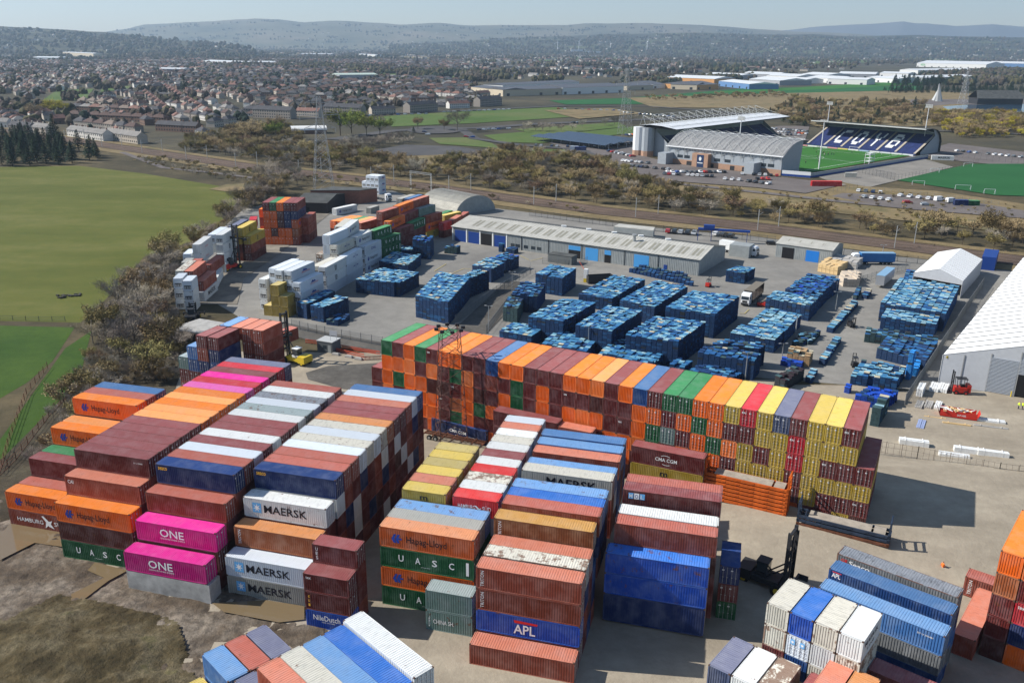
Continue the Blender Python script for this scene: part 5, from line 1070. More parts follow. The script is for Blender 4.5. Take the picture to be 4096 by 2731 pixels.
# ---------- ground, roads, fields, railway ----------
def smooth(a,b,x): t=max(0,min(1,(x-a)/(b-a))); return t*t*(3-2*t)
def zg(x,y): return 1.8*smooth(24,36,x)*(1-smooth(132,142,y))*smooth(98,112,y)
def gmat(name,stops,scale,detail=6,rough=.95,scale2=None,amt=.5,c2=(0,0,0),stretch=None,bump=.3,bs=1.5):
    """ground: large blotches, then finer grain on top"""
    m=bpy.data.materials.new(name); m.use_nodes=True; nt=m.node_tree; b=nt.nodes['Principled BSDF']; b.inputs['Roughness'].default_value=rough; b.inputs['Specular IOR Level'].default_value=.15
    tc=nt.nodes.new('ShaderNodeTexCoord'); v=tc.outputs['Object']
    if stretch:
        mp=nt.nodes.new('ShaderNodeMapping'); nt.links.new(v,mp.inputs[0]); mp.inputs['Rotation'].default_value=(0,0,stretch[0]); mp.inputs['Scale'].default_value=(stretch[1],stretch[2],1); vs=mp.outputs[0]
    else: vs=v
    c=ramp(nt,noise(nt,vs,scale,detail,.62),stops).outputs[0]
    if scale2:
        f=ramp(nt,noise(nt,v,scale2,5,.75),[(.40,(0,0,0)),(.62,(1,1,1))]).outputs[0]; c=mixc(nt,math_(nt,'MULTIPLY',f,amt),c,c2)
    nt.links.new(c,b.inputs['Base Color'])
    if bump: bp=nt.nodes.new('ShaderNodeBump'); bp.inputs['Strength'].default_value=bump; bp.inputs['Distance'].default_value=.3; nt.links.new(noise(nt,v,bs,5,.7),bp.inputs['Height']); nt.links.new(bp.outputs[0],b.inputs['Normal'])
    return m
M_scrub=gmat('rough_scrub',[(.30,(.040,.034,.020)),(.50,(.085,.068,.038)),(.70,(.17,.13,.070))],.02,scale2=.25,amt=.5,c2=(.035,.035,.018))
M_tan=gmat('dry_grass',[(.32,(.12,.095,.045)),(.52,(.24,.18,.095)),(.72,(.10,.10,.045))],.035,scale2=.5,amt=.35,c2=(.07,.06,.03))
M_field=gmat('pasture',[(.30,(.075,.085,.014)),(.50,(.105,.112,.022)),(.70,(.155,.145,.045))],.012,scale2=.12,amt=.35,c2=(.055,.085,.012),stretch=(.45,1,3))
M_field2=gmat('darker_pasture',[(.30,(.025,.065,.008)),(.60,(.055,.10,.014))],.03,scale2=.4,amt=.3,c2=(.02,.045,.008))
M_lawn=gmat('mown_grass',[(.3,(.055,.105,.020)),(.5,(.085,.130,.032)),(.7,(.13,.14,.055))],.01,scale2=.15,amt=.3,c2=(.05,.08,.02))
M_yard=gmat('yard_concrete',[(.30,(.175,.168,.155)),(.50,(.235,.225,.205)),(.70,(.285,.27,.24))],.03,scale2=.22,amt=.35,c2=(.13,.125,.115))
M_sand=gmat('sandy_hardstanding',[(.30,(.25,.215,.165)),(.50,(.33,.285,.22)),(.70,(.40,.35,.27))],.05,scale2=.3,amt=.35,c2=(.20,.17,.13),stretch=(.5,1,2.2),bump=.35,bs=1.2)
M_track=gmat('dark_wet_track',[(.3,(.075,.07,.062)),(.7,(.15,.14,.125))],.12,scale2=.8,amt=.4,c2=(.05,.045,.04))
M_asph=gmat('asphalt',[(.3,(.062,.062,.064)),(.7,(.105,.10,.10))],.05,scale2=.4,amt=.2,c2=(.05,.05,.05),bump=.1)
M_carpk=gmat('car_park',[(.3,(.115,.10,.095)),(.7,(.17,.15,.14))],.05,scale2=.3,amt=.2,c2=(.08,.07,.07),bump=.1)
M_rail_b=gmat('ballast',[(.3,(.075,.055,.045)),(.7,(.15,.105,.08))],.08,scale2=1.2,amt=.3,c2=(.05,.04,.03))
M_mud=gmat('churned_mud',[(.26,(.055,.040,.026)),(.45,(.13,.10,.072)),(.62,(.26,.22,.175)),(.75,(.09,.068,.045))],.16,detail=9,scale2=.9,amt=.65,c2=(.05,.042,.035),bump=1.0,bs=1.1)
M_bank=gmat('mossy_bank',[(.28,(.040,.030,.016)),(.45,(.095,.072,.036)),(.60,(.17,.14,.085)),(.75,(.105,.105,.030))],.20,detail=9,scale2=1.1,amt=.55,c2=(.040,.036,.020),bump=1.0,bs=1.6)
M_pud=mat('muddy_water',(.17,.125,.07),.06,spec=.5); M_water=mat('pond_water',(.03,.07,.12),.08,spec=.6)
M_turf=gmat('artificial_turf',[(.3,(.030,.125,.020)),(.7,(.045,.165,.028))],.02,scale2=.2,amt=.2,c2=(.03,.10,.02),bump=0); M_turfd=gmat('dark_turf',[(.3,(.015,.085,.025)),(.7,(.025,.115,.035))],.02,bump=0)
ZC=[.0]
def sheet(name,pts,m,z=None,kind='structure'):
    if z is None: ZC[0]+=.012; z=ZC[0]
    me=bpy.data.meshes.new(name); bm=bmesh.new(); vs=[bm.verts.new((x,y,z)) for x,y in pts]; f=bm.faces.new(vs); bm.normal_update()
    if f.normal.z<0: bmesh.ops.reverse_faces(bm,faces=[f])
    bmesh.ops.triangulate(bm,faces=bm.faces[:]); bm.to_mesh(me); bm.free(); me.materials.append(m); o=bpy.data.objects.new(name,me); link(o); return tag(o,kind=kind)
def road(name,pts,w,m,z=None):
    ZC[0]+=.012; z=z or ZC[0]; mb=MB(); L=[];Rr=[]
    for i,p in enumerate(pts):
        a=pts[max(0,i-1)]; b=pts[min(len(pts)-1,i+1)]; d=Vector((b[0]-a[0],b[1]-a[1])).normalized(); n_=Vector((-d.y,d.x))*(w/2); L.append((p[0]+n_.x,p[1]+n_.y,z)); Rr.append((p[0]-n_.x,p[1]-n_.y,z))
    for i in range(len(pts)-1): mb.face([Rr[i],Rr[i+1],L[i+1],L[i]])
    return tag(mb.obj(name,m),kind='structure')
mb=MB(); mb.face([(-16000,-400,0),(16000,-400,0),(16000,15500,0),(-16000,15500,0)])
M_plain=gmat('far_plain',[(.30,(.030,.032,.022)),(.45,(.060,.054,.034)),(.60,(.10,.085,.052)),(.72,(.075,.105,.035))],.004,detail=9,scale2=.02,amt=.6,c2=(.035,.034,.026),bump=0)
tag(mb.obj('ground',M_plain),kind='structure')
sheet('scrubland',[(-700,150),(-700,760),(-420,790),(-200,560),(60,640),(330,470),(520,420),(520,-30),(-700,-30)],M_scrub)
sheet('field',[(-420,505),(-296.70,504.71),(-255.54,513.33),(-205.27,483.92),(-145.29,439.29),(-130.31,418.50),(-117.61,340.50),(-118.02,312.23),(-125.68,287.75),(-119.38,258.94),(-114.63,230.66),(-112.34,214.36),(-133.78,215.20),(-330,215)],M_field)
sheet('lower_field',[(-330,205),(-131.52,211.19),(-111.88,210.33),(-105.05,185.38),(-103.85,171.95),(-104.67,163.48),(-200,100)],M_field2)
sheet('grass_verge',[(-93.76,144.10),(-106.48,194.35),(-106.40,207.64),(-92.80,172.22),(-90.01,146.05),(-88.88,135.42)],M_field2)
# yard surfaces
sheet('yard_surface',[(-104.77,259.47),(-109.60,288.39),(-118.66,379.16),(-96.77,419.12),(-60.72,433.15),(-24.67,378.69),(-9.55,387.00),(66.13,340.38),(97.78,329.40),(135.18,298.23),(172.98,285.75),(230,255),(230,165),(150,160),(60,178),(-28.92,196.53),(-64.05,218.12),(-70.89,217.91)],M_yard)
GX=[-150+i*3.0 for i in range(131)]; GY=[-20+j*3.0 for j in range(72)]
mb=MB(); idx={}
def inpoly(x,y,P):
    c=False; j=len(P)-1
    for i in range(len(P)):
        if (P[i][1]>y)!=(P[j][1]>y) and x<(P[j][0]-P[i][0])*(y-P[i][1])/(P[j][1]-P[i][1])+P[i][0]: c=not c
        j=i
    return c
SP=[(-95,40),(240,40),(240,168),(150,166),(96,172),(60,176),(20,190),(-20,200),(-30.41,199.70),(-61.77,218.19),(-83.11,223.40),(-104,232),(-80,150),(-80,118),(-48,100),(-30,92)]
ZS=.11
for i,x in enumerate(GX[:-1]):
    for j,y in enumerate(GY[:-1]):
        if inpoly(x+1.5,y+1.5,SP):
            q=[]
            for a,b in ((i,j),(i+1,j),(i+1,j+1),(i,j+1)):
                if (a,b) not in idx: idx[a,b]=len(mb.v); mb.v.append((GX[a],GY[b],zg(GX[a],GY[b])+ZS))
                q.append(idx[a,b])
            mb.f.append(tuple(q)); mb.m.append(0)
o=mb.obj('sandy_yard',M_sand,smooth=True); tag(o,kind='structure'); ZC[0]=.13
road('yard_road',[(-61.99,213.27),(-48.78,205.03),(-30.92,196.27),(-8.85,186.09)],7,M_track)
sheet('dark_turning_area',[(-45.73,179.42),(-41.65,183.76),(-29.61,186.27),(-26.59,166.94),(-36.56,170.41),(-44.32,175.39)],M_track)
road('inner_road',[(-10.80,208.98),(-4.46,233.09),(2.38,259.13)],9,M_track)
sheet('lane_surface',[(-91.89,231.40),(-95.45,259.81),(-106.33,390.81),(-94.58,409.16),(-78.62,370.75),(-81.47,283.21),(-83.44,260.25),(-76.86,231.89)],gmat('lane_mud',[(.3,(.11,.10,.085)),(.5,(.19,.17,.14)),(.7,(.30,.27,.22))],.09,scale2=.5,amt=.3,c2=(.09,.08,.07)))
# yellow bay markings
mb=MB(); my=mat('faded_yellow_line',(.42,.34,.12),.8)
for A,B in (((-18.93,269.41),(-15.90,274.98)),((-25.27,271.10),(-22.20,281.23)),((-15.90,274.98),(-11.47,273.57)),((62.38,227.81),(63.72,227.43)),((63.72,227.43),(65.98,231.45)),((2.59,294.06),(5.59,287.59)),((6.07,286.54),(10.25,291.04))):
    d=Vector((B[0]-A[0],B[1]-A[1])).normalized()*.12; mb.face([(A[0]-d.y,A[1]+d.x,.2),(A[0]+d.y,A[1]-d.x,.2),(B[0]+d.y,B[1]-d.x,.2),(B[0]-d.y,B[1]+d.x,.2)])
tag(mb.obj('yard_marking',my),kind='structure')
# rough mud in the lower left corner, with relief
from mathutils import noise as mn
def relief(name,x0,x1,y0,y1,st,m,fn,clip=None):
    mb=MB(); nx,ny=int((x1-x0)/st),int((y1-y0)/st)
    for j in range(ny+1):
        for i in range(nx+1): x,y=x0+i*st,y0+j*st; mb.v.append((x,y,fn(x,y)))
    for j in range(ny):
        for i in range(nx):
            if clip and not clip(x0+(i+.5)*st,y0+(j+.5)*st): continue
            a=j*(nx+1)+i; mb.f.append((a,a+1,a+nx+2,a+nx+1)); mb.m.append(0)
    return tag(mb.obj(name,m,smooth=True),kind='structure')
def nz(x,y,s,o=4): return mn.fractal(Vector((x*s,y*s,3.7)),1.,2.1,o)
def fmud(x,y): 
    d=smooth(-52,-62,x-(y-95)*.35)
    return .17+max(-.16,(nz(x,y,.25,5)*.35+nz(x,y,.9,3)*.12))*.8
def bfl(x,y): return BFl(x,y)
_c,_s=math.cos(R(-15)),math.sin(R(-15))
def BFl(x,y): dx,dy=x-BF[0],y-BF[1]; return dx*_c+dy*_s,-dx*_s+dy*_c
relief('mud',-86,-18,74,122,.35,M_mud,fmud,lambda x,y:(lambda p:(p[1]<-2.5 or p[0]<-.5) and p[1]<40)(BFl(x,y)))
def fbank(x,y):
    px,py=BFl(x,y); t=smooth(-8,-26,py)*smooth(36,14,px); return .1+t*2.6+nz(x,y,.2,5)*.5*smooth(-9,-13,py)+nz(x,y,1.1,3)*.14
relief('grassy_bank',-90,-22,50,102,.35,M_bank,fbank,lambda x,y:(lambda p:p[1]<-13-(8 if p[0]<6 else 0)-(max(0,p[0]-24)*1.0))(BFl(x,y)))
for nm,pts in (('puddle',[(-75.59,115.33),(-74.34,118.60),(-68.08,114.21),(-60.20,111.30),(-58.84,108.98),(-64.20,108.31),(-69.16,109.38),(-71.68,104.85),(-76.51,113.44)]),('puddle',[((-58.28,102.58)),(-58.16,104.57),(-52.77,102.67),(-54.34,100.19),(-55.72,95.86),(-57.04,95.36),(-57.89,97.12),(-55.25,100.87)]),('puddle',[(-38.75,95.48),(-31.78,96.23),(-26.62,95.04),(-25.99,92.28),(-29.03,91.64),(-36.61,93.64)])):
    sheet(nm,pts,M_pud,.30)
sheet('wet_dirt',[(-25.79,91.39),(-23.18,90.55),(-22.58,87.72),(-25.94,86.58),(-29.32,89.88)],M_mud,.28)
# hedge side ground with wood slabs
sheet('hedge_ground',[(-88.88,135.42),(-90.01,146.05),(-92.80,172.22),(-106.36,214.92),(-118.05,258.99),(-110.28,282.08),(-87.26,215.50),(-76.67,195.19),(-70.66,167.85),(-73.88,135.73),(-74.33,117.94),(-76.86,114.06)],gmat('leaf_litter',[(.3,(.030,.025,.016)),(.5,(.065,.052,.034)),(.7,(.10,.085,.055))],.15,scale2=.8,amt=.5,c2=(.03,.026,.018),bump=.8))
a=(-84.77,202.95); r=empty('concrete_structure',(*a,0),R(-10)); tag(r,'tilted weathered concrete slab roof among the bare trees','concrete slab'); mb=MB(); mb.prism([(0,0),(9,-1),(11,7),(3,9)],0,1.9); mb.obj('wall',M_dksteel,r); mb=MB(); mb.prism([(-.4,-.4),(9.4,-1.4),(11.6,7.3),(3,9.4)],1.9,2.3); mb.obj('roof',M_conc,r)
mb=MB()
for i in range(26): x,y=rp.uniform(-3,3),rp.uniform(-1.5,1.5); mb.box(-.45,-.25,0,.45,.25,rp.uniform(.2,.45),0,rp.uniform(0,3),(x,y))
tag(mb.obj('rubble',[mat('rubble_dark',(.05,.048,.04),.9,var=.3)],None,(*(-127.19,239.06),.1),R(30)),'long low heap of dark rubble out in the field','rubble heap')
# railway
RL=[(-435.62,732.37),(-417.18,718.80),(-325.44,649.11),(-257.17,595.87),(-152.89,512.82),(-88.79,473.12),(-46.55,448.09),(-8.42,417.73),(42.51,380.02),(99.41,348.89),(167.42,299.53),(182.41,289.81),(330,240)]
road('railway_ballast',RL,17,M_rail_b)
def offs(pts,o):
    out=[]
    for i,p in enumerate(pts):
        a=pts[max(0,i-1)]; b=pts[min(len(pts)-1,i+1)]; d=Vector((b[0]-a[0],b[1]-a[1])).normalized(); out.append((p[0]-d.y*o,p[1]+d.x*o))
    return out
M_rail=mat('rail_steel',(.30,.22,.17),.45,.5)
for i,o_ in enumerate((-3.2,-1.75,1.75,3.2)):
    P=offs(RL,o_); mb=MB()
    for a,b in zip(P[:-1],P[1:]): mb.bar((*a,.42),(*b,.42),.12)
    tag(mb.obj('rail',M_rail),kind='structure')
road('railway_shoulder',offs(RL,-14),9,M_tan); road('railway_shoulder',offs(RL,12),6,M_tan)
road('track_path',[(-258.46,579.84)[:2],(-203.02,507.01),(-166.54,487.88),(-128.12,462.23)],4,M_carpk)
sheet('bare_soil',[(-151.19,430.58),(-147.51,446.36),(-131.94,454.75),(-127.79,431.96),(-140.61,424.46)],M_tan)
# catenary masts and wires
def along(pts,step,start=0):
    out=[]; acc=-start
    for a,b in zip(pts[:-1],pts[1:]):
        L=math.hypot(b[0]-a[0],b[1]-a[1])
        while acc<=L:
            if acc>=0: t=acc/L; out.append((a[0]+(b[0]-a[0])*t,a[1]+(b[1]-a[1])*t,math.atan2(b[1]-a[1],b[0]-a[0])))
            acc+=step
        acc-=L
    return out
mst=None; LN=[]
for side in (1,-1):
    q=along(offs(RL,side*6.2),52,10 if side>0 else 14); LN.append([])
    for i,(x,y,a) in enumerate(q):
        if abs(x/y)>.66: LN[-1].append((x,y)); continue
        lb='railway mast on the %s side of the tracks, %s from the left'%('far' if side>0 else 'near',nth(i))
        if mst is None:
            mst=empty('railway_mast',(x,y,0),a); mb=MB(); mb.bar((0,0,0),(0,0,8.4),.26); mb.obj('post',M_steel,mst); mb=MB(); mb.bar((0,0,6.2),(0,-4.4,6.6),.1); mb.bar((0,0,7.6),(0,-4.2,6.7),.08); mb.obj('arm',M_steel,mst); o=mst
        else: o=copy_tree(mst,None,(x,y,0),a if side>0 else a+PI)
        tag(o,lb,'railway mast','overhead line masts'); LN[-1].append((x,y))
mb=MB()
for L_ in LN:
    for a,b in zip(L_[:-1],L_[1:]):
        mb.bar((*a,8.3),(*b,8.3),.07)
        for k in range(4): t0,t1=k/4,(k+1)/4; s_=lambda t:6.7-1.1*4*t*(1-t)*.4; mb.bar((a[0]+(b[0]-a[0])*t0,a[1]+(b[1]-a[1])*t0,s_(t0)),(a[0]+(b[0]-a[0])*t1,a[1]+(b[1]-a[1])*t1,s_(t1)),.05)
tag(mb.obj('overhead_wire',M_dksteel),'overhead wires strung between the railway masts','wire')
r=empty('railway_portal',(-46,432,0),R(52)); tag(r,'steel portal frame spanning the railway tracks','portal'); mb=MB()
for yy in (-7,7):
    for xx in (-.4,.4): mb.bar((xx,yy,0),(xx,yy,9.4),.16)
    for k in range(9): mb.bar((-.4,yy,k),(.4,yy,k+1),.08)
for zz in (8.6,9.4): mb.bar((0,-7.5,zz),(0,7.5,zz),.16)
for k in range(14): mb.bar((0,-7+k,8.6),(0,-6+k,9.4),.08)
mb.obj('frame',M_steel,r)
# electricity pylons
M_py=mat('pylon_steel',(.33,.34,.35),.5,.4)
PY=[((-94.86,435.28),43,'lattice pylon rising behind the black roofed store',0),((92.37,723.84),50,'lattice pylon beside the stadium with wide cross arms',0),((688.72,1322.63),52,'distant lattice pylon near the pond',0)]
PY=[(-95,435,45,.35),(91.4,731,52,.35),(590,1180,42,.5)]
for i,(x,y,h_,rz) in enumerate(PY): lattice('electricity_pylon',['lattice pylon rising behind the black roofed store','tall lattice pylon beside the stadium with wide arms','distant lattice pylon near the blue pond'][i],'pylon',x,y,h_,9.5,1.4,11,M_py,((h_*.66,7.5),(h_*.80,9.5),(h_*.93,6.5)),rz,.17 if i<2 else .25)
# ---------- stadium ----------
M_stg=mat('stand_cladding',(.30,.33,.36),.6,var=.08); M_stroof=mat('stand_roof_sheet',(.25,.25,.25),.55,var=.12,vs=.1); M_sttr=mat('roof_truss',(.42,.43,.42),.5); M_seat=mat('navy_seats',(.02,.035,.13),.6,var=.3,vs=.4); M_brk=mat('stadium_brick',(.36,.22,.15),.8,var=.12,vs=.4); M_stw=mat('stadium_white',(.66,.68,.70),.5)
sheet('car_park',[(31.74,644.39),(17.01,696.04),(102.82,697.13),(86.70,583.42),(98.47,550.70),(154.98,488.68),(177.34,466.12),(146.67,435.66),(127.14,452.69),(89.72,471.58),(64.92,500.03),(47.08,557.71)],M_carpk)
sheet('rear_car_park',[(214.47,781.68),(233.22,676.55),(233.52,708.94),(276.51,831.41),(247.13,828.33)],M_carpk)
sheet('east_apron',[(281.24,598.25),(291.69,571.20),(317.59,545.51),(364.70,630.12),(337.49,685.55),(299.34,638.38)],M_carpk)
sheet('gravel_yard',[(272.05,597.55),(272.19,542.35),(173.84,444.07),(172.33,493.16)],gmat('gravel_grey',[(.3,(.17,.16,.145)),(.7,(.27,.25,.22))],.06,scale2=.5,amt=.2,c2=(.12,.11,.1)))
sheet('dry_meadow',[(89.15,468.41),(126.36,449.76),(145.81,432.93),(178.53,466.19),(171.18,489.71),(186.31,459.15),(217.31,446.59),(241.81,409.38),(202.14,338.12),(154.82,372.31),(109.72,402.34),(81.41,425.34)],M_tan)
sheet('lower_car_park',[(165.65,436.75),(209.65,429.96),(232.05,391.85),(223.04,375.68),(198.56,384.77),(179.44,394.64),(162.99,414.76),(156.79,427.00)],M_carpk)
sheet('pitch',[(172,510),(272,603),(221,665),(122,572)],M_turf)
sheet('training_pitch',[(212.81,483.61),(241.03,435.06),(271.63,430.06),(341.10,562.37),(290.68,558.78)],M_turfd)
def lines(quads,m,z,name):
    mb=MB()
    for A,B,w in quads: d=Vector((B[0]-A[0],B[1]-A[1])).normalized()*w/2; mb.face([(A[0]-d.y,A[1]+d.x,z),(A[0]+d.y,A[1]-d.x,z),(B[0]+d.y,B[1]-d.x,z),(B[0]-d.y,B[1]+d.x,z)])
    return tag(mb.obj(name,m),kind='structure')
M_line=mat('white_line',(.65,.68,.65),.8)
def pq(u,v): # pitch coordinates 0..1 (u along touchline away, v towards the left stand)
    return (172+100*u-50*v,510+93*u+62*v)
ql=[(pq(.05,.08),pq(.95,.08),.35),(pq(.05,.9),pq(.95,.9),.35),(pq(.05,.08),pq(.05,.9),.35),(pq(.95,.08),pq(.95,.9),.35),(pq(.5,.08),pq(.5,.9),.35),(pq(.95,.25),pq(.82,.25),.3),(pq(.82,.25),pq(.82,.73),.3),(pq(.82,.73),pq(.95,.73),.3)]
cx,cy=pq(.5,.49); ql+=[((cx+9*math.cos(PI*k/12),cy+9*math.sin(PI*k/12)),(cx+9*math.cos(PI*(k+1)/12),cy+9*math.sin(PI*(k+1)/12)),.3) for k in range(24)]
lines(ql,M_line,ZC[0]+.03,'pitch_line')
# end stand facing us
SA,SB=(96.5,551),(152.5,499); SL=math.hypot(SB[0]-SA[0],SB[1]-SA[1])
r=empty('end_stand'); tag(r,'grey end stand with arched trussed roof nearest the car park','stand')
prof=[(0,0),(0,10.8),(5,13.9),(10,16.2),(15,17.6),(20,18.3),(25,18.5)]
mb=MB()
mb.face([P2(SA,SB,0,0,3.2),P2(SA,SB,SL,0,3.2),P2(SA,SB,SL,0,10.6),P2(SA,SB,0,0,10.6)])
for t in (0,SL): mb.face([P2(SA,SB,t,o,z) for o,z in prof]+[P2(SA,SB,t,23,3),P2(SA,SB,t,23,0)])
mb.obj('wall',M_stg,r); mb=MB(); mb.prism([P2(SA,SB,0,-.1),P2(SA,SB,SL,-.1),P2(SA,SB,SL,.3),P2(SA,SB,0,.3)],0,3.2); mb.obj('brick_base',M_brk,r)
mb=MB()
for (o0,z0),(o1,z1) in zip(prof[1:-1],prof[2:]):
    roofstrip(mb,P2(SA,SB,-1,o0-.6,z0),P2(SA,SB,SL+1,o0-.6,z0),P2(SA,SB,SL+1,o1-.6,z1),P2(SA,SB,-1,o1-.6,z1),60,0,.10)
mb.obj('roof',M_stroof,r)
mb=MB(); mb.bar(P2(SA,SB,-1,-1,10.7),P2(SA,SB,SL+1,-1,10.7),.55); mb.bar(P2(SA,SB,-1,25,18.6),P2(SA,SB,SL+1,25,18.6),.5); mb.obj('gutter',M_stw,r)
mb=MB(); nb=12
for i in range(nb+1):
    t=SL*i/nb
    for (o0,z0),(o1,z1) in zip(prof[1:-1],prof[2:]): mb.bar(P2(SA,SB,t,o0,z0+1.3),P2(SA,SB,t,o1,z1+1.3),.20)
    mb.bar(P2(SA,SB,t,-1,6.5),P2(SA,SB,t,-1.2,11.8),.2); mb.bar(P2(SA,SB,t,0,8),P2(SA,SB,t,-1.2,10.6),.15)
    if i<nb:
        t2=SL*(i+1)/nb
        for k,((o0,z0),(o1,z1)) in enumerate(zip(prof[1:-1],prof[2:])): mb.bar(P2(SA,SB,t if k%2 else t2,o0,z0+1.3),P2(SA,SB,t2 if k%2 else t,o1,z1+1.3),.14); mb.bar(P2(SA,SB,t2 if k%2 else t,o0,z0+.2),P2(SA,SB,t if k%2 else t2,o1,z1+1.3),.10)
        mb.bar(P2(SA,SB,t,0,7.5),P2(SA,SB,(t+t2)/2,-1,10.6),.12); mb.bar(P2(SA,SB,t2,0,7.5),P2(SA,SB,(t+t2)/2,-1,10.6),.12)
mb.obj('roof_truss',M_sttr,r)
for t in (7,12,33,40,63,68): panel(r,'window',M_glass,SA,SB,t,t+4,4.2,6.0)
for t,w in ((14,4),(28,5),(44,3),(52,6)): panel(r,'gate',M_dksteel,SA,SB,t,t+w,.1,2.6,.15)
mb=MB(); mb.prism([P2(SA,SB,20,-4),P2(SA,SB,31,-4),P2(SA,SB,31,0),P2(SA,SB,20,0)],0,8.2); mb.obj('entrance_block',M_brk,r); panel(r,'entrance_glass',mat('club_glass',(.02,.04,.10),.2,spec=.6),P2(SA,SB,0,-4),P2(SA,SB,SL,-4),23.5,28.2,.3,7.6,.08,.12)
mb=MB(); mb.prism([P2(SA,SB,58,-9),P2(SA,SB,64,-9),P2(SA,SB,64,0),P2(SA,SB,58,0)],0,6.5); mb.prism([P2(SA,SB,-2,-8),P2(SA,SB,4,-8),P2(SA,SB,4,0),P2(SA,SB,-2,0)],0,7.0,0); mb.obj('stair_block',M_stg,r)
# emblem block: a plain disc and bars
mb=MB(); p=P2(SA,SB,25.8,-4.18,5.2)
mb.face([(p[0]+.9*math.cos(2*PI*k/14)*(SB[0]-SA[0])/SL,p[1]+.9*math.cos(2*PI*k/14)*(SB[1]-SA[1])/SL,5.3+1.2*math.sin(2*PI*k/14)) for k in range(14)]); mb.face([P2(SA,SB,24,-4.18,2.6),P2(SA,SB,27.7,-4.18,2.6),P2(SA,SB,27.7,-4.18,3.1),P2(SA,SB,24,-4.18,3.1)]); mb.obj('club_emblem',M_stw,r)
# main stand, left of the pitch
MA,MB_=(88,592),(190,705); ML=math.hypot(MB_[0]-MA[0],MB_[1]-MA[1])
r=empty('main_stand'); tag(r,'tall main stand with a white cantilevered roof hung from a row of masts','stand')
def mf(t,o,z): # o towards the pitch (negative off)
    return P2(MA,MB_,t,-o,z)
mb=MB(); mb.face([mf(0,0,0),mf(ML,0,0),mf(ML,0,19),mf(0,0,19)])
mb.face([mf(0,0,0),mf(0,8,0),mf(0,26,2),mf(0,8,17),mf(0,0,19)]); mb.face([mf(ML,0,0),mf(ML,26,2),mf(ML,8,15),mf(ML,0,15)]); mb.face([mf(0,8,12.5),mf(ML,8,12.5),mf(ML,8,18.5),mf(0,8,18.5)]); mb.obj('wall',M_stg,r)
mb=MB()
for i in range(14): z0=1.5+i*.85; o0=28-i*1.45; mb.face([mf(6,o0,z0),mf(ML-3,o0,z0),mf(ML-3,o0-1.4,z0),mf(6,o0-1.4,z0)]); mb.face([mf(6,o0-1.4,z0),mf(ML-3,o0-1.4,z0),mf(ML-3,o0-1.4,z0+.85),mf(6,o0-1.4,z0+.85)])
mb.obj('seating',M_seat,r)
mb=MB()
for k in range(7): t=6+k*(ML-12)/6; mb.face([mf(t,28.2,1.62),mf(t+1.6,28.2,1.62),mf(t+1.6,8,13.6),mf(t,8,13.6)])
mb.obj('stairway',M_conc,r)
mb=MB(); rt=[(-3,19.6),(6,20.6),(16,20.2),(27,18.8)]
for (o0,z0),(o1,z1) in zip(rt[:-1],rt[1:]): roofstrip(mb,mf(-5,o0,z0),mf(-5,o1,z1),mf(ML+6,o1,z1),mf(ML+6,o0,z0),2,0,.02)
mb.obj('roof',M_stw,r); mb=MB(); mb.face([mf(-5,-3,19.4),mf(-5,27,18.3),mf(ML+6,27,18.3),mf(ML+6,-3,19.4)]); mb.bar(mf(-5,27,18.5),mf(ML+6,27,18.5),.7); mb.obj('roof_soffit',M_dksteel,r)
mb=MB()
for i in range(15):
    t=-2+(ML+4)*i/14; mb.bar(mf(t,1,19.5),mf(t,-1.5,26),.28); mb.bar(mf(t,-1.5,26),mf(t,23,19.6),.16); mb.bar(mf(t,-1.5,26),mf(t,12,20.5),.14); mb.bar(mf(t,-1.5,26),mf(t,-5,15),.14)
    if i<14: t2=-2+(ML+4)*(i+1)/14; mb.bar(mf(t,-1.5,26),mf(t2,-1.5,26),.12); mb.bar(mf(t,10,21),mf(t2,10,21),.2); mb.bar(mf(t,20,20),mf(t2,20,20),.2)
mb.obj('roof_mast',M_sttr,r)
for k,(t,o_) in enumerate(((-3,-3),(-3,4))): mb=MB(); p=mf(t,o_,0); mb.tube((p[0],p[1],3.5),(p[0],p[1],18.5),4.2,n=10); mb.obj('stair_tower',M_stg if k else M_stw,r); mb=MB(); mb.tube((p[0],p[1],0),(p[0],p[1],3.5),4.3,n=10); mb.obj('tower_base',M_brk,r)
# far stand with lettered seats
EA,EB=(221,667),(275,603); EL=math.hypot(EB[0]-EA[0],EB[1]-EA[1])
r=empty('far_stand'); tag(r,'far stand with white letters picked out in its navy seats','stand')
mb=MB(); NR_=18
ef=lambda t,i,dz=0:P2(EA,EB,t,i*1.45,1.2+i*.62+dz)
for i in range(NR_): mb.face([ef(0,i),ef(EL,i),P2(EA,EB,EL,(i+1)*1.45,1.2+i*.62),P2(EA,EB,0,(i+1)*1.45,1.2+i*.62)]); mb.face([P2(EA,EB,0,(i+1)*1.45,1.2+i*.62),P2(EA,EB,EL,(i+1)*1.45,1.2+i*.62),ef(EL,i+1),ef(0,i+1)])
mb.face([ef(0,0,-1.2),ef(EL,0,-1.2),ef(EL,0),ef(0,0)]); mb.obj('seating',M_seat,r)
mb=MB()
for k in range(7): t=k*(EL-1.6)/6; mb.face([ef(t,0,.1),ef(t+1.6,0,.1),ef(t+1.6,NR_,.1),ef(t,NR_,.1)])
mb.obj('stairway',mat('step_concrete',(.38,.34,.28),.8),r)
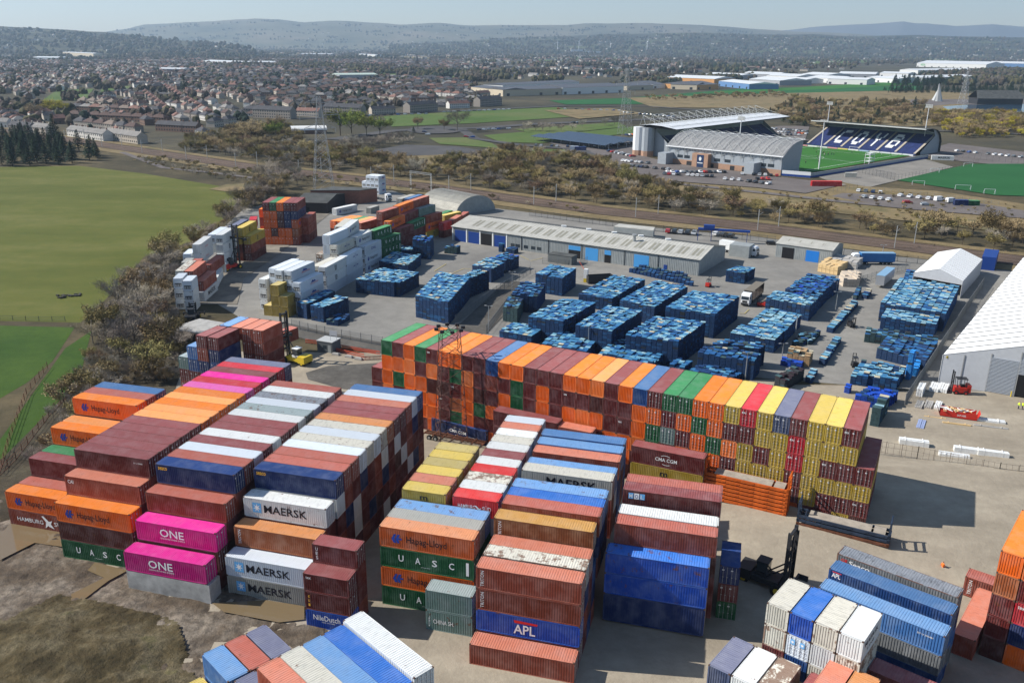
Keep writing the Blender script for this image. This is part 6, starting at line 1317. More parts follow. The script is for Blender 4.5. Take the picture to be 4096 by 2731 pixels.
GL={'C':[(1,0,4),(0,1,1),(0,2,1),(0,3,1),(0,4,1),(1,5,4)],'O':[(1,0,3),(0,1,1),(4,1,1),(0,2,1),(4,2,1),(0,3,1),(4,3,1),(0,4,1),(4,4,1),(1,5,3)],'Y':[(2,0,1),(2,1,1),(2,2,1),(1,3,1),(3,3,1),(0,4,1),(4,4,1),(0,5,1),(4,5,1)],'B':[(0,0,4),(0,1,1),(4,1,1),(0,2,1),(4,2,1),(0,3,4),(0,4,1),(4,4,1),(0,5,4)]}
mb=MB()
for n_,ch in enumerate('COYB'):
    t0=EL*(.215+n_*.163)
    for cx_,row,ln_ in GL[ch]:
        for rr in (0,1): i=3+row*2+rr; mb.face([ef(t0+cx_*1.3,i,.12),ef(t0+(cx_+ln_)*1.3,i,.12),ef(t0+(cx_+ln_)*1.3,i+.95,.12+.0),ef(t0+cx_*1.3,i+.95,.12)]); mb.face([ef(t0+cx_*1.3,i+.95,.12),ef(t0+(cx_+ln_)*1.3,i+.95,.12),ef(t0+(cx_+ln_)*1.3,i+1,.62),ef(t0+cx_*1.3,i+1,.62)])
mb.obj('seat_lettering',M_stw,r)
mb=MB(); ep=[(32,0),(32,8),(29,13),(24,16),(16,17.4),(6,17.2)]
for t in (-.5,EL+.5): mb.face([P2(EA,EB,t,o_,z) for o_,z in ((32,0),(32,8),(29,13),(24,16),(20,16.8),(24,12),(6,2),(6,0))])
mb.face([P2(EA,EB,0,27,12),P2(EA,EB,EL,27,12),P2(EA,EB,EL,27,15),P2(EA,EB,0,27,15)]); mb.obj('wall',M_stg,r); mb=MB()
for (o0,z0),(o1,z1) in zip(ep[:-1],ep[1:]): mb.face([P2(EA,EB,-2,o0,z0),P2(EA,EB,EL+2,o0,z0),P2(EA,EB,EL+2,o1,z1),P2(EA,EB,-2,o1,z1)])
mb.obj('roof',mat('dark_green_roof',(.055,.06,.055),.7),r); mb=MB(); mb.bar(P2(EA,EB,-2,6,17.3),P2(EA,EB,EL+2,6,17.3),.7)
for i in range(9): t=EL*i/8; mb.bar(P2(EA,EB,t,6,17.1),P2(EA,EB,t,27,13),.22)
mb.obj('roof_beam',M_sttr,r)
# pitch-side walls, adverts, floodlights
for pts,h_,m1,lb in (([(153,499),(167,491)],3.2,M_stw,'white perimeter wall with a blue stripe at the pitch corner'),([(167,491),(222,539),(277,588)],2.6,M_stg,'long blue grey perimeter wall along the touchline')):
    r=empty('perimeter_wall'); tag(r,lb,'wall')
    for a,b in zip(pts[:-1],pts[1:]):
        L=math.hypot(b[0]-a[0],b[1]-a[1]); mb=MB(); mb.prism([P2(a,b,0,0),P2(a,b,L,0),P2(a,b,L,.3),P2(a,b,0,.3)],0,h_); mb.obj('wall_panel',m1,r); mb=MB(); mb.prism([P2(a,b,0,-.05),P2(a,b,L,-.05),P2(a,b,L,0),P2(a,b,0,0)],.1,h_*.4); mb.obj('blue_stripe',M_rdoor,r)
rb=random.Random(3)
for i in range(11):
    a,b=P2((213,660),(273,600),0),P2((213,660),(273,600),1); A_,B_=(212,659),(272,599); L=math.hypot(60,60); mb=MB(); mb.prism([P2(A_,B_,i*L/11+.2,0),P2(A_,B_,(i+1)*L/11-.2,0),P2(A_,B_,(i+1)*L/11-.2,.2),P2(A_,B_,i*L/11+.2,.2)],0,1.2)
    tag(mb.obj('advertising_board',[mat('board_%d'%i,rb.choice(((.6,.62,.65),(.55,.25,.28),(.6,.5,.15),(.3,.4,.55),(.65,.65,.65))),.5)]),'advertising board before the far stand, %s from the left'%ORD[i],'advertising board','advertising boards')
for i,(x,y,h_) in enumerate(((183.4,526.4,28),(289,624,30.5),(139,545,27),(243,690,28))):
    r=empty('floodlight_mast',(x,y,0),R(-45 if i<2 else 135)); tag(r,['floodlight mast standing in front of the pitch','floodlight mast right of the far stand','floodlight mast behind the end stand','floodlight mast behind the far stand'][i],'floodlight mast','stadium floodlights'); mb=MB(); mb.tube((0,0,0),(0,0,h_),.42,.22,n=8); mb.obj('pole',M_stw,r)
    mb=MB(); mb.box(-2.5,-.5,h_-.1,2.5,.5,h_+.1)
    for k in range(5):
        for l in range(2 if i else 1): mb.box(-2.3+k,-.3,h_+.2+l*1.1,-1.6+k,.2,h_+1.1+l*1.1)
    mb.obj('lamp_head',M_sttr,r)
r=empty('camera_tower',(*(225.85,557.78),0),R(40)); tag(r,'white scaffold platform beside the touchline','scaffold'); mb=MB()
for q in ((-3,-1.5),(3,-1.5),(3,1.5),(-3,1.5)): mb.bar((*q,0),(*q,6.5),.2)
for z in (1.5,3.5,5.5,6.5): mb.box(-3,-1.5,z,3,1.5,z+.15)
mb.obj('scaffold_frame',M_stw,r)
# goals
def goal(x,y,rz,w,lb):
    mb=MB()
    for q in (-w/2,w/2): mb.bar((q,0,0),(q,0,2.44),.16); mb.bar((q,0,2.44),(q,1.8,0),.08)
    mb.bar((-w/2,0,2.44),(w/2,0,2.44),.16); o=mb.obj('goal',M_stw,None,(x,y,.3),rz); tag(o,lb,'goal','football goals')
gx=pq(.95,.49); goal(gx[0],gx[1],R(-50),7.3,'goal before the far stand')
for i,(p,w) in enumerate((((216.19,465.06),6),((233.18,451.04),7.3),((240.28,438.22),5),((281.93,543.99),5),((248.03,515.39),5))): goal(p[0],p[1],R(-14),w,['small goal at the left of the training pitch edge','large goal on the near edge of the training pitch','small goal right of the large one','small goal at the far touchline','small goal by the gravel yard'][i])
fence([(211.12,483.51),(254.07,518.94),(295.59,559.13)],3,'high mesh fence left of the training pitch',M_fd,4); fence([(202.15,512.34),(211.12,483.51)],4,'dark mesh fence before the gravel yard',M_fd,3.,.8); fence([(299.20,594.06),(324.30,557.55),(341.06,531.22)],4,'mesh fence behind the training pitch',M_fd,4)
fence([(158.93,437.26),(178.98,452.75),(205.52,430.81),(227.18,404.64)],2,'low mesh fence round the van park',M_fg,3.5)
# players
for i in range(26):
    u,v=rb.uniform(.25,.92),rb.uniform(.1,.8)
    if i<7: u,v=.6+i*.012,.45+(i%3)*.01
    p=pq(u,v); mb=MB(); h_=1.75; mb.tube((0,.12,.05),(0,.09,.85),.07,.11,n=5,m=1); mb.tube((.25*rb.random(),-.12,.05),(0,-.09,.85),.07,.11,n=5,m=1); mb.tube((0,0,.82),(0,0,1.45),.17,.22,n=6); mb.tube((0,.23,1.42),(.1,.3,.85),.07,.04,n=4); mb.tube((0,-.23,1.42),(.1,-.3,.85),.07,.04,n=4); mb.tube((0,0,1.45),(0,0,1.78),.09,.10,n=6,m=2)
    tag(mb.obj('person',[rb.choice((M_wrap,M_nav,M_dksteel)),M_nav,M_skin],None,(*p,ZC[0]+.02),rb.uniform(0,6)),'player training on the stadium pitch, %s in the scattered squad'%nth(i),'person','players on the pitch')
# solar canopy
SQ=[(12.55,676.02),(63.34,614.84),(93.15,654.67),(43.98,707.76)]
M_pv=mat('solar_panel',(.012,.017,.035),.25,spec=.6)
for k in range(4):
    r=empty('solar_canopy'); tag(r,'dark solar panel canopy over parked cars, %s row from the front'%ORD[k],'solar canopy','solar canopies'); t0,t1=k/4,(k+.88)/4; q=lambda a,b,t:(a[0]+(b[0]-a[0])*t,a[1]+(b[1]-a[1])*t)
    A_,B_=q(SQ[0],SQ[3],t0),q(SQ[1],SQ[2],t0); D_,C_=q(SQ[0],SQ[3],t1),q(SQ[1],SQ[2],t1); mb=MB(); mb.face([(*A_,3.6),(*B_,3.6),(*C_,4.8),(*D_,4.8)]); mb.face([(*A_,3.5),(*D_,4.7),(*C_,4.7),(*B_,3.5)]); mb.obj('panel',M_pv,r); mb=MB()
    for i in range(9): p=q(q(A_,B_,i/8),q(D_,C_,i/8),.5); mb.bar((*p,0),(*p,4.1),.25)
    mb.obj('post',M_stw,r)
# parked cars
CC=[('white',(.72,.72,.72)),('silver',(.36,.38,.40)),('black',(.012,.012,.014)),('grey',(.10,.11,.12)),('blue',(.02,.07,.28)),('red',(.42,.02,.02)),('dark blue',(.012,.025,.08)),('orange',(.65,.18,.03))]
CMt=[mat('car_paint_'+n.replace(' ','_'),c,.25,spec=.6) for n,c in CC]
def car_proto(van=False):
    L,W_,H_=(5.2,2.0,2.3) if van else (4.3,1.78,1.45)
    r=empty('van' if van else 'car'); prof=[(-L/2,.35),(-L/2,.8),(-L/2+.1,.95),(-L/2+.35,H_-.05),(L*.12,H_),(L*.27,.98),(L/2-.1,.82),(L/2,.6),(L/2,.3)] if not van else [(-L/2,.35),(-L/2,2.2),(-L/2+.15,H_),(L*.2,H_),(L*.36,1.25),(L/2,1.0),(L/2,.35)]
    mb=MB(); n=len(prof); k=0; mb.v=[(x,-W_/2+(.12 if z>1 else 0),z) for x,z in prof]+[(x,W_/2-(.12 if z>1 else 0),z) for x,z in prof]; mb.f=[tuple(range(n))[::-1],tuple(range(n,2*n))]; mb.m=[0,0]
    for i in range(n): j=(i+1)%n; mb.f.append((i,j,j+n,i+n)); mb.m.append(0)
    fix(mb.obj('body',CMt[0],r)); mb=MB()
    if van: mb.box(L*.10,-W_/2+.09,1.3,L*.30,W_/2-.09,2.0); mb.face([(L*.21,-.8,2.25),(L*.37,-.85,1.3),(L*.37,.85,1.3),(L*.21,.8,2.25)])
    else: mb.box(-L/2+.45,-W_/2+.10,.98,L*.16,W_/2-.10,H_-.12); mb.face([(L*.13,-.7,H_-.0),(L*.27,-.75,1.0),(L*.27,.75,1.0),(L*.13,.7,H_-.0)]); mb.face([(-L/2+.34,-.7,H_-.08),(-L/2+.34,.7,H_-.08),(-L/2+.09,.75,1.0),(-L/2+.09,-.75,1.0)])
    mb.obj('window',M_glass,r)
    cw=wheel_mesh(.33,.22,M_steel)
    for x in (-L*.31,L*.31):
        for s_ in (-1,1): inst('wheel',cw,r,(x,s_*(W_/2-.1),.33))
    return r
P_car,P_van=car_proto(),car_proto(True); ncar=[0]
def car(x,y,rz,c=None,van=False,lab='',grp='parked cars',z=.30,parts=True):
    pr=P_van if van else P_car
    o=copy_tree(pr,None,(x,y,z),rz); c=rb.choices(range(8),(8,5,6,5,2,2,3,.5))[0] if c is None else c
    for ch in o.children:
        if ch.name.startswith('body'): ch.material_slots[0].link='OBJECT'; ch.material_slots[0].material=CMt[c]
    tag(o,'%s %s %s'%(CC[c][0],'van' if van else 'car',lab),'van' if van else 'car',grp); ncar[0]+=1; return o
def carline(A,B,n,lab,rz=None,grp='parked cars',miss=.1,vans=0,cols=None):
    a=face_to(A,B); 
    for i in range(n):
        if rb.random()<miss: continue
        t=(i+.5)/n; car(A[0]+(B[0]-A[0])*t,A[1]+(B[1]-A[1])*t,(a+PI/2 if rz is None else rz)+rb.uniform(-.06,.06)+(PI if rb.random()<.4 else 0),cols[i] if cols else None,rb.random()<vans,'%s from the left %s'%(nth(i),lab),grp)
carline((87.53,504.74),(123.32,507.11),13,'in the row nearest the end stand'); carline((84.80,498.50),(112.37,488.55),11,'in the second row before the end stand'); carline((126.23,501.21),(150.59,493.91),8,'in the row right of the entrance'); carline((114.65,480.22),(124.92,475.36),3,'in the short row before the entrance',miss=0,cols=[0,0,0]); carline((125.88,472.72),(137.25,462.86),4,'in the very front row by the road',miss=0,cols=[2,2,3,0]); carline((132.99,481.38),(141.88,480.82),3,'behind the very front row',miss=0,cols=[2,5,5])
carline((174.12,442.81),(186.39,436.52),4,'along the back of the van park',miss=0,cols=[0,3,6,0],vans=.4); carline((169.83,424.39),(181.73,414.39),4,'in the front line of the van park',miss=0,cols=[1,0,0,0]); carline((189.62,429.91),(202.85,418.48),4,'in the middle of the van park',miss=0,cols=[0,0,0,0],vans=.3)
for i,p in enumerate(((204.40,415.62),(208.10,411.68))): car(*p,R(20),0,True,'of the two at the blue box end of the van park, %s one'%['left','right'][i])
for i,(p,c) in enumerate((((186.17,408.47),5),((192.06,402.78),1))): car(*p,R(0),c,False,'alone in front of the vans, %s'%['left','right'][i])
carline((65.09,609.86),(79.40,577.45),7,'in the left corner of the stadium car park'); carline((66.36,557.27),(84.26,544.06),9,'in the second left corner row'); carline((69.00,532.56),(94.81,514.59),11,'in the third left corner row',miss=.2)
carline((229.56,794.16),(254.68,768.73),12,'in the rear row between the stands',vans=.05); carline((224.18,765.76),(248.14,748.35),10,'in the middle row between the stands'); carline((220.44,739.38),(237.61,734.75),6,'in the front row between the stands')
carline((14.12,638.12),(66.95,628.21),14,'under the front solar canopy',miss=.3); carline((67.93,637.78),(94.95,670.35),9,'at the right end of the solar canopy'); carline((90.93,721.04),(104.06,728.41),6,'beyond the solar canopy')
carline((314.32,629.75),(344.04,593.37),11,'parked behind the training pitch fence',miss=.15)
carline((59.64,336.22),(71.68,331.97),5,'behind the warehouse ridge',miss=0,cols=[5,2,1,2,1],grp='cars behind the warehouse'); carline((77.52,332.23),(84.97,327.07),3,'by the conveyor',miss=0,cols=[0,2,2],grp='cars behind the warehouse'); car(*(96.06,315.79),R(-10),2,False,'alone beside the palisade fence',z=.1)
carline((-39.79,697.03),(-30.20,692.16),2,'on the roundabout road',miss=0,cols=[5,4],rz=R(0)); carline((-31.61,754.09),(-2.57,770.74),7,'queueing on the road behind the roundabout',rz=R(10)); carline((47.61,1025.83),(121.41,1000.03),11,'in the long queue behind the meadow',rz=R(-5)); carline((118.72,977.28),(165.90,921.12),13,'crowded behind the main stand'); carline((-76.05,743.03),(-67.07,700.35),2,'left of the round bush',rz=0,miss=0); carline((53.18,837.13),(63.06,838.20),2,'by the little trees on the link road',rz=.2); carline((-77.97,952.65),(-3.54,1007.11),14,'along the street before the grey flats',rz=R(5)); carline((-182.43,880.20),(-88.60,930.43),14,'along the street left of the grey flats',rz=R(5))
for k in (P_car,P_van):
    for ch in list(k.children): bpy.data.objects.remove(ch)
    bpy.data.objects.remove(k)
box((157.4,459,R(0)),0,0,2.9,'R','faded red container alone on the pale pad below the stadium',door=1,sx=1.3); box((275.9,580.3,-14),0,0,2.9,'w','white container with large lettering by the touchline corner',lg='maersk2',door=1,sx=1.1)
r=box((*(205.95,403.52),-8),0,0,2.9,'n','navy short container at the right end of the van park',L=6.058); r=box((*(211.44,403.81),-8),0,0,2.6,'g','dark green short container beside the navy one',L=6.058); box((*(187.28,493.36),-14),0,0,2.8,'a','grey storage box by the blue wall of the pitch',L=6.058); box((*(39.22,616.74),-10),0,0,2.8,'i','white cabin beside a navy one near the solar canopy',L=6.058); box((*(41.75,612.44),-10),.5,0,2.9,'n','navy cabin near the solar canopy',L=6.058,sx=1.3)

# ---------- open land beyond the railway ----------
sheet('meadow',[(-131.86,897.32),(-66.32,965.30),(50.93,1057.19),(72.36,996.08),(71.62,921.52),(-36.66,825.92),(-107.66,782.46)],M_lawn)
sheet('meadow',[(-66.21,688.45),(-37.71,694.40),(-16.22,655.01),(-9.25,621.40),(-54.24,645.81)],M_lawn); sheet('meadow',[(-12.31,621.15),(36.57,617.10),(32.58,598.72),(-2.96,595.92)],M_lawn); sheet('meadow',[(-24.68,712.86),(26.02,762.92),(50.56,685.85),(19.40,658.08),(-9.86,661.61)],M_lawn); sheet('meadow',[(-0.20,768.38),(99.57,850.38),(102.23,804.25),(24.56,717.47)],M_lawn); sheet('meadow',[(54.80,746.18),(115.46,814.52),(108.66,751.41),(58.42,699.81)],M_lawn)
sheet('crop_field',[(45.28,1182.67),(158.11,1259.86),(418.34,1608.27),(803.25,1774.51),(726.91,1603.46),(478.02,1456.14),(175.21,1130.51),(63.97,1106.27)],M_turfd); sheet('crop_field',[(285.52,1409.05),(911.87,2062.38),(863.11,1888.26),(556.24,1602.66),(367.12,1463.45)],M_turf)
sheet('town_green',[(-486.60,888.44),(-555.38,1065.73),(-538.62,1129.70),(-641.76,1371.59),(-675.00,1325.25),(-580.75,1104.92),(-516.15,926.81)],M_lawn); sheet('town_green',[(-594.77,1289.91),(-589.54,1381.67),(-629.83,1477.60),(-641.19,1399.80)],M_lawn); sheet('town_green',[(-330.43,2134.45),(-124.33,1961.04),(-153.47,2251.66),(-355.79,2453.45)],M_lawn)
sheet('dark_pitch',[(-101.93,588.13),(-78.78,637.91),(-40.48,629.81),(-16.34,599.89),(-48.66,577.79),(-79.21,570.77)],M_asph)
sheet('rough_grassland',[(-118.23,567.79),(-78.60,566.21),(-14.73,594.99),(-21.74,548.37),(-45.38,507.08),(-94.24,526.68)],M_tan); sheet('rough_grassland',[(158.11,1259.86),(429.33,1434.30),(719.31,1586.44),(776.66,1370.08),(462.85,806.41),(400.54,844.42),(277.96,788.00),(295.58,1067.71),(165.33,1065.19)],M_tan)
sheet('shore_path',[(538.30,1278.04),(756.14,1333.23),(633.44,1112.83),(588.47,1189.75),(514.93,1128.50)],M_carpk); sheet('pond',[(541.30,1132.12),(591.58,1172.65),(683.88,1203.43),(581.95,1020.34),(522.60,1013.01),(511.72,1052.45)],M_water)
for nm,pts,w in (('road',[(-138.55,668.92),(-102.27,742.35),(-68.18,769.71),(-34.34,773.15),(28.12,828.22),(138.93,890.58),(247.77,979.09),(347.44,991.39)],14),('road',[(-45.18,763.86),(-30.47,685.09),(6.28,642.24),(45.78,617.84),(63.47,508.92)],9),('road',[(-691.51,1702.74),(-466.67,1200.06),(-277.15,773.34)],11),('road',[(-562.52,1090.11),(-523.90,958.26),(-493.45,854.32)],9),('road',[(-208.45,850.96),(-127.85,932.72),(-48.56,987.20),(62.61,1081.93),(167.69,1080.82),(247.77,979.09)],10),('road',[(63.47,508.92),(87.76,460.67),(124.46,434.39),(150.23,414.06),(182.52,392.58),(221.90,373.61)],6),('road',[(293.40,833.18),(358.75,796.04),(439.20,763.94)],10),('road',[(-417.18,718.80),(-700,760)],6)):
    road(nm,pts,w,M_asph if w!=6 else M_carpk)
sheet('roundabout',[((-66.79,753.68)[0]+24*math.cos(k*PI/8),(-66.79,753.68)[1]+34*math.sin(k*PI/8)) for k in range(16)],M_asph)
for i,(pts,m_) in enumerate((([(-116.15,4666.72),(342.29,6075.55),(705.07,5505.05),(135.77,4170.45)],M_lawn),([(-689.80,5114.49),(-405.77,5976.02),(-293.47,5028.24),(-517.49,4290.70)],M_tan),([(655.05,8175.72),(1740.37,11481.99),(2444.86,9895.92),(967.26,6798.42)],M_tan),([(1389.50,4700.24),(2242.31,5736.01),(2034.35,4900.56),(1283.98,4014.42)],M_lawn),([(-2155.42,6426.04),(-1877.04,8155.31),(-1389.29,6890.93),(-1620.74,5450.10)],M_tan),([(3233.78,7378.26),(5209.62,9332.54),(3995.67,7152.05),(2693.37,5822.50)],M_lawn),([(-1119.62,1967.00),(-1073.76,2042.82),(-932.17,1754.21),(-947.90,1661.86)],M_lawn),([(33.58,997.81),(111.21,1043.08),(140.89,965.90),(64.35,882.08)],M_tan))): sheet('far_field',pts,m_)
# ---------- trees ----------
M_bark=mat('bark_grey',(.17,.145,.12),.9); M_bark2=mat('bark_brown',(.075,.055,.04),.9)
def crown_mat(n,a,b,c): 
    m=bpy.data.materials.new(n); m.use_nodes=True; nt=m.node_tree; bs=nt.nodes['Principled BSDF']; bs.inputs['Roughness'].default_value=.9; bs.inputs['Specular IOR Level'].default_value=.1
    tc=nt.nodes.new('ShaderNodeTexCoord'); oi=nt.nodes.new('ShaderNodeObjectInfo'); r=ramp(nt,noise(nt,tc.outputs['Object'],.5,3),[(.35,a),(.5,b),(.68,c)]); h_=nt.nodes.new('ShaderNodeHueSaturation'); nt.links.new(r.outputs[0],h_.inputs['Color']); nt.links.new(math_(nt,'MULTIPLY_ADD',oi.outputs['Random'],.6,.7),h_.inputs['Value']); nt.links.new(math_(nt,'MULTIPLY_ADD',oi.outputs['Random'],.05,.475),h_.inputs['Hue']); nt.links.new(h_.outputs[0],bs.inputs['Base Color']); return m
MC={'bare':crown_mat('bare_twigs',(.20,.17,.135),(.30,.26,.21),(.38,.33,.27)),'brown':crown_mat('brown_twigs',(.17,.12,.068),(.26,.19,.105),(.34,.25,.145)),'olive':crown_mat('budding_twigs',(.13,.105,.042),(.21,.165,.07),(.28,.22,.10)),'green':crown_mat('spring_leaves',(.09,.11,.018),(.15,.17,.03),(.21,.22,.05)),'gold':crown_mat('gold_leaves',(.25,.19,.02),(.36,.28,.03),(.42,.34,.05)),'pine':crown_mat('needles',(.010,.022,.012),(.018,.036,.018),(.030,.052,.024))}
def tree_proto(kind,seed,h=9.,leafy=0):
    q=random.Random(seed); r=empty('pine_tree' if kind=='pine' else ('bare_tree' if kind=='bare' else 'tree')); tb=MB(); cb=MB()
    if kind=='pine':
        tb.tube((0,0,0),(0,0,h*.9),.22,.05,n=5)
        for k in range(700):
            t=q.random()**.8; z=h*(.12+.88*t); rad=(1-t)*h*.30+.15; a=q.uniform(0,2*PI); d=rad*math.sqrt(q.random()); rr=.35+.5*(1-t); p=Vector((d*math.cos(a),d*math.sin(a),z+q.uniform(-.2,.2))); e=Vector((math.cos(a),math.sin(a),-.3))*rr; s_=Vector((-math.sin(a),math.cos(a),q.uniform(-.3,.3)))*rr*.5
            cb.face([p-s_,p+e,p+s_]); 
    else:
        top=h*.55; tb.tube((0,0,0),(0,0,h*.35),.16,.12,n=5); tips=[]
        for i in range(7):
            a=2*PI*i/7+q.uniform(-.3,.3); z=h*(.2+.2*q.random()); L=h*(.30+.22*q.random()); up=.55+.9*q.random(); d=Vector((math.cos(a),math.sin(a),up)).normalized(); p0=Vector((0,0,z)); p1=p0+d*L; tb.tube(p0,p1,.08,.03,n=4,cap=False); tips.append(p1)
            for j in range(4):
                b=a+q.uniform(-1.1,1.1); d2=Vector((math.cos(b),math.sin(b),.3+q.random())).normalized(); s0=p0+d*L*(.4+.55*q.random()); s1=s0+d2*h*(.14+.13*q.random()); tb.tube(s0,s1,.045,.02,n=3,cap=False); tips.append(s1); tips.append((s0+s1)/2)
        tb.tube((0,0,h*.35),(q.uniform(-.4,.4),q.uniform(-.4,.4),h*.85),.15,.04,n=4); tips+= [Vector((0,0,h*.8)),Vector((.3,.2,h*.7))]
        for k in range(1500):
            c=q.choice(tips); dirn=(c-Vector((0,0,h*.35))).normalized(); d=(dirn+Vector((q.gauss(0,.7),q.gauss(0,.7),q.gauss(.15,.6)))).normalized(); p=c+Vector((q.gauss(0,h*.055),q.gauss(0,h*.055),q.gauss(0,h*.05))); l=q.uniform(.35,1.0)*(h/9); w=q.uniform(.03,.065)*(h/9)*(1.6 if leafy else 1); s_=d.orthogonal().normalized()*w; cb.face([p-s_,p+s_,p+d*l])
            if leafy and k%2: t=d.cross(s_).normalized()*q.uniform(.12,.26); u=s_.normalized()*q.uniform(.12,.26); o_=p+d*l*.7; cb.face([o_-t,o_+u,o_+t,o_-u])
    tb.obj('trunk',M_bark if kind in('bare',) else M_bark2,r); cb.obj('crown',MC[kind],r); return r
PR={}
for k,n,lf in (('bare',4,0),('brown',3,1),('olive',4,1),('green',2,1),('gold',1,1),('pine',2,0)): PR[k]=[tree_proto(k,100+i+len(k)*7,9.,lf) for i in range(n)]
rt=random.Random(21); TREES={'n':0}; SPOT={}
def inside_pts(P,n,dmin=0,tries=40):
    P=[(x,y) if 0<y<12500 else (max(-8000,min(8000,x/y*12500)),12500) for x,y in P]; xs=[p[0] for p in P]; ys=[p[1] for p in P]; out=[]; k=0
    while len(out)<n and k<n*tries:
        k+=1; x,y=rt.uniform(min(xs),max(xs)),rt.uniform(min(ys),max(ys))
        if inpoly(x,y,P) and all((x-a)**2+(y-b)**2>dmin*dmin for a,b in out[-200:]): out.append((x,y))
    return out
KN={'bare':'bare grey','brown':'brown leafless','olive':'olive budding','green':'fresh green','gold':'golden yellow','pine':'dark evergreen'}
def tree(x,y,kind,hh_,lab,grp,z=.05):
    p=rt.choice(PR[kind]); s_=hh_/9*rt.uniform(.85,1.15); o=copy_tree(p,None,(x,y,z),rt.uniform(0,6.28),(s_*rt.uniform(.9,1.2),s_*rt.uniform(.9,1.2),s_)); tag(o,'%s tree, %s'%(KN[kind],lab),'tree',grp); TREES['n']+=1; return o
BLOB=MB(); BLOBM=[]
def wmass(pts,kinds,h0,h1,MBo):
    """woodland too dense to count: the same twig crowns merged"""
    for x,y in pts:
        k=rt.choice(kinds); p=rt.choice(PR[k]); s_=rt.uniform(h0,h1)/9; a=rt.uniform(0,6.28); ca,sa=math.cos(a)*s_,math.sin(a)*s_
        for ch in p.children:
            m=ch.data.materials[0]
            if m not in BLOBM: BLOBM.append(m)
            mi=BLOBM.index(m); k0=len(MBo.v); st=3 if 'crown' in ch.name else 1
            if st==1: 
                MBo.v+=[(x+v.co.x*ca-v.co.y*sa,y+v.co.x*sa+v.co.y*ca,v.co.z*s_) for v in ch.data.vertices]; 
                for f in ch.data.polygons: MBo.f.append(tuple(k0+i for i in f.vertices)); MBo.m.append(mi)
            else:
                for f in ch.data.polygons:
                    if f.index%3==0: # every third twig, thickened
                        kk=len(MBo.v); c=f.center
                        for i in f.vertices: v=ch.data.vertices[i].co; w=c+(v-c)*1.75; MBo.v.append((x+w.x*ca-w.y*sa,y+w.x*sa+w.y*ca,w.z*s_))
                        MBo.f.append(tuple(range(kk,kk+len(f.vertices)))); MBo.m.append(mi)
# hedge of bare trees left of the stacks
P=[(-129.91,447.43),(-127.01,407.36),(-117.61,340.50),(-115.79,301.52),(-118.45,269.92),(-113.63,239.52),(-102.75,200.91),(-92.80,172.22),(-86.65,144.25),(-80.20,127.68),(-76.63,127.75),(-78.82,146.29),(-80.69,170.03),(-72.48,172.73),(-78.83,198.32),(-91.51,219.19),(-106.10,259.42),(-111.07,288.34),(-115.42,358.98),(-112.42,414.41),(-116.66,448.24)]
hp=inside_pts(P,120,2.6)
for i,(x,y) in enumerate(hp): tree(x,y,rt.choice(('bare','bare','bare','brown','olive')),rt.uniform(5,9.5) if y>190 else rt.uniform(3.5,7),'%s along the hedge between the field and the stacks'%nth(i),'bare trees of the field hedge')
wmass(inside_pts(P,260,1.),('bare','bare','brown'),1.5,4.5,BLOB)
# woods beyond the railway
P=[(-240.76,650.51),(-231.97,737.24),(-197.43,773.15),(-152.44,643.24),(-120.09,591.66),(-88.34,556.49),(-46.03,514.51),(-32.58,547.58),(-8.85,595.46),(34.73,584.20),(57.79,527.46),(70.24,467.24),(88.40,428.35),(111.38,393.32),(135.64,371.37),(198.42,331.45),(184.83,307.03),(170.61,310.66),(102.88,361.96),(44.11,395.40),(-8.80,436.19),(-48.67,469.25),(-92.71,494.88),(-160.77,540.34),(-219.74,583.75)]
for i,(x,y) in enumerate(inside_pts(P,110,7)): tree(x,y,rt.choice(('brown','brown','olive','olive','bare')),rt.uniform(7,11),'%s in the wood along the far side of the railway'%nth(i),'trees of the railway wood')
wmass(inside_pts(P,900,2.5),('brown','brown','olive','olive','bare'),3.5,8.5,BLOB)
P=[(-128.72,443.14),(-118.48,455.58),(-94.46,449.58),(-60.72,433.15),(-8.17,405.42),(41.13,366.70),(41.97,374.79),(-8.27,410.26),(-63.18,451.49),(-114.89,479.67),(-154.36,499.70),(-233.88,554.46),(-233.11,532.97),(-183.42,483.65)]
wmass(inside_pts(P,160,2.),('bare','brown','olive'),1.2,4,BLOB)
for i,(x,y) in enumerate(inside_pts([(-150.26,485.84),(-114.89,479.67),(-105.14,427.86),(-127.94,440.33)],14,4)): tree(x,y,'bare',rt.uniform(7,12),'%s by the corner between the pylon and the field'%nth(i),'bare trees at the field corner')
P=[(-296.70,504.71),(-388.99,668.71),(-365.20,661.18),(-292.34,590.46),(-257.59,546.05),(-258.25,519.01)]
for i,(x,y) in enumerate(inside_pts(P,60,6)): tree(x,y,'pine',rt.uniform(9,14),'%s in the dark plantation beyond the green field'%nth(i),'dark plantation trees')
for i,(px,k,hh_) in enumerate((((-137.65,702.26),'green',22),((-127.60,696.29),'green',21),((-115.58,693.99),'green',24),((-104.64,691.62),'green',20),((-465.36,891.06),'gold',12),((-457.31,886.31),'gold',15),((-461.59,915.25),'gold',12),((-451.62,838.31),'brown',14),((-189.62,640.03),'brown',22),((-175.69,647.16),'green',16),((-191.88,722.23),'brown',18),((-326.49,628.21),'pine',20),((-47.91,747.70),'bare',20),((-82.27,760.13),'brown',12),((-468.10,1276.75),'pine',26),((-217.99,1090.48),'pine',16),((-59.44,754.41),'olive',10))): tree(*px,k,hh_,['first tall slender one of four','second tall slender one of four','third tall slender one of four','fourth tall slender one of four','small bright one on the town green','large bright one on the town green','third bright one on the town green','broad one left of the bright ones','broad crown above the railway wood','light crown right of the broad one','standing behind the slender row','big one in front of the pale terraces','wide one by the road junction','low one left of the junction','very tall one amid the houses','round one right of the flats','low one behind the junction'][i],'single large trees')
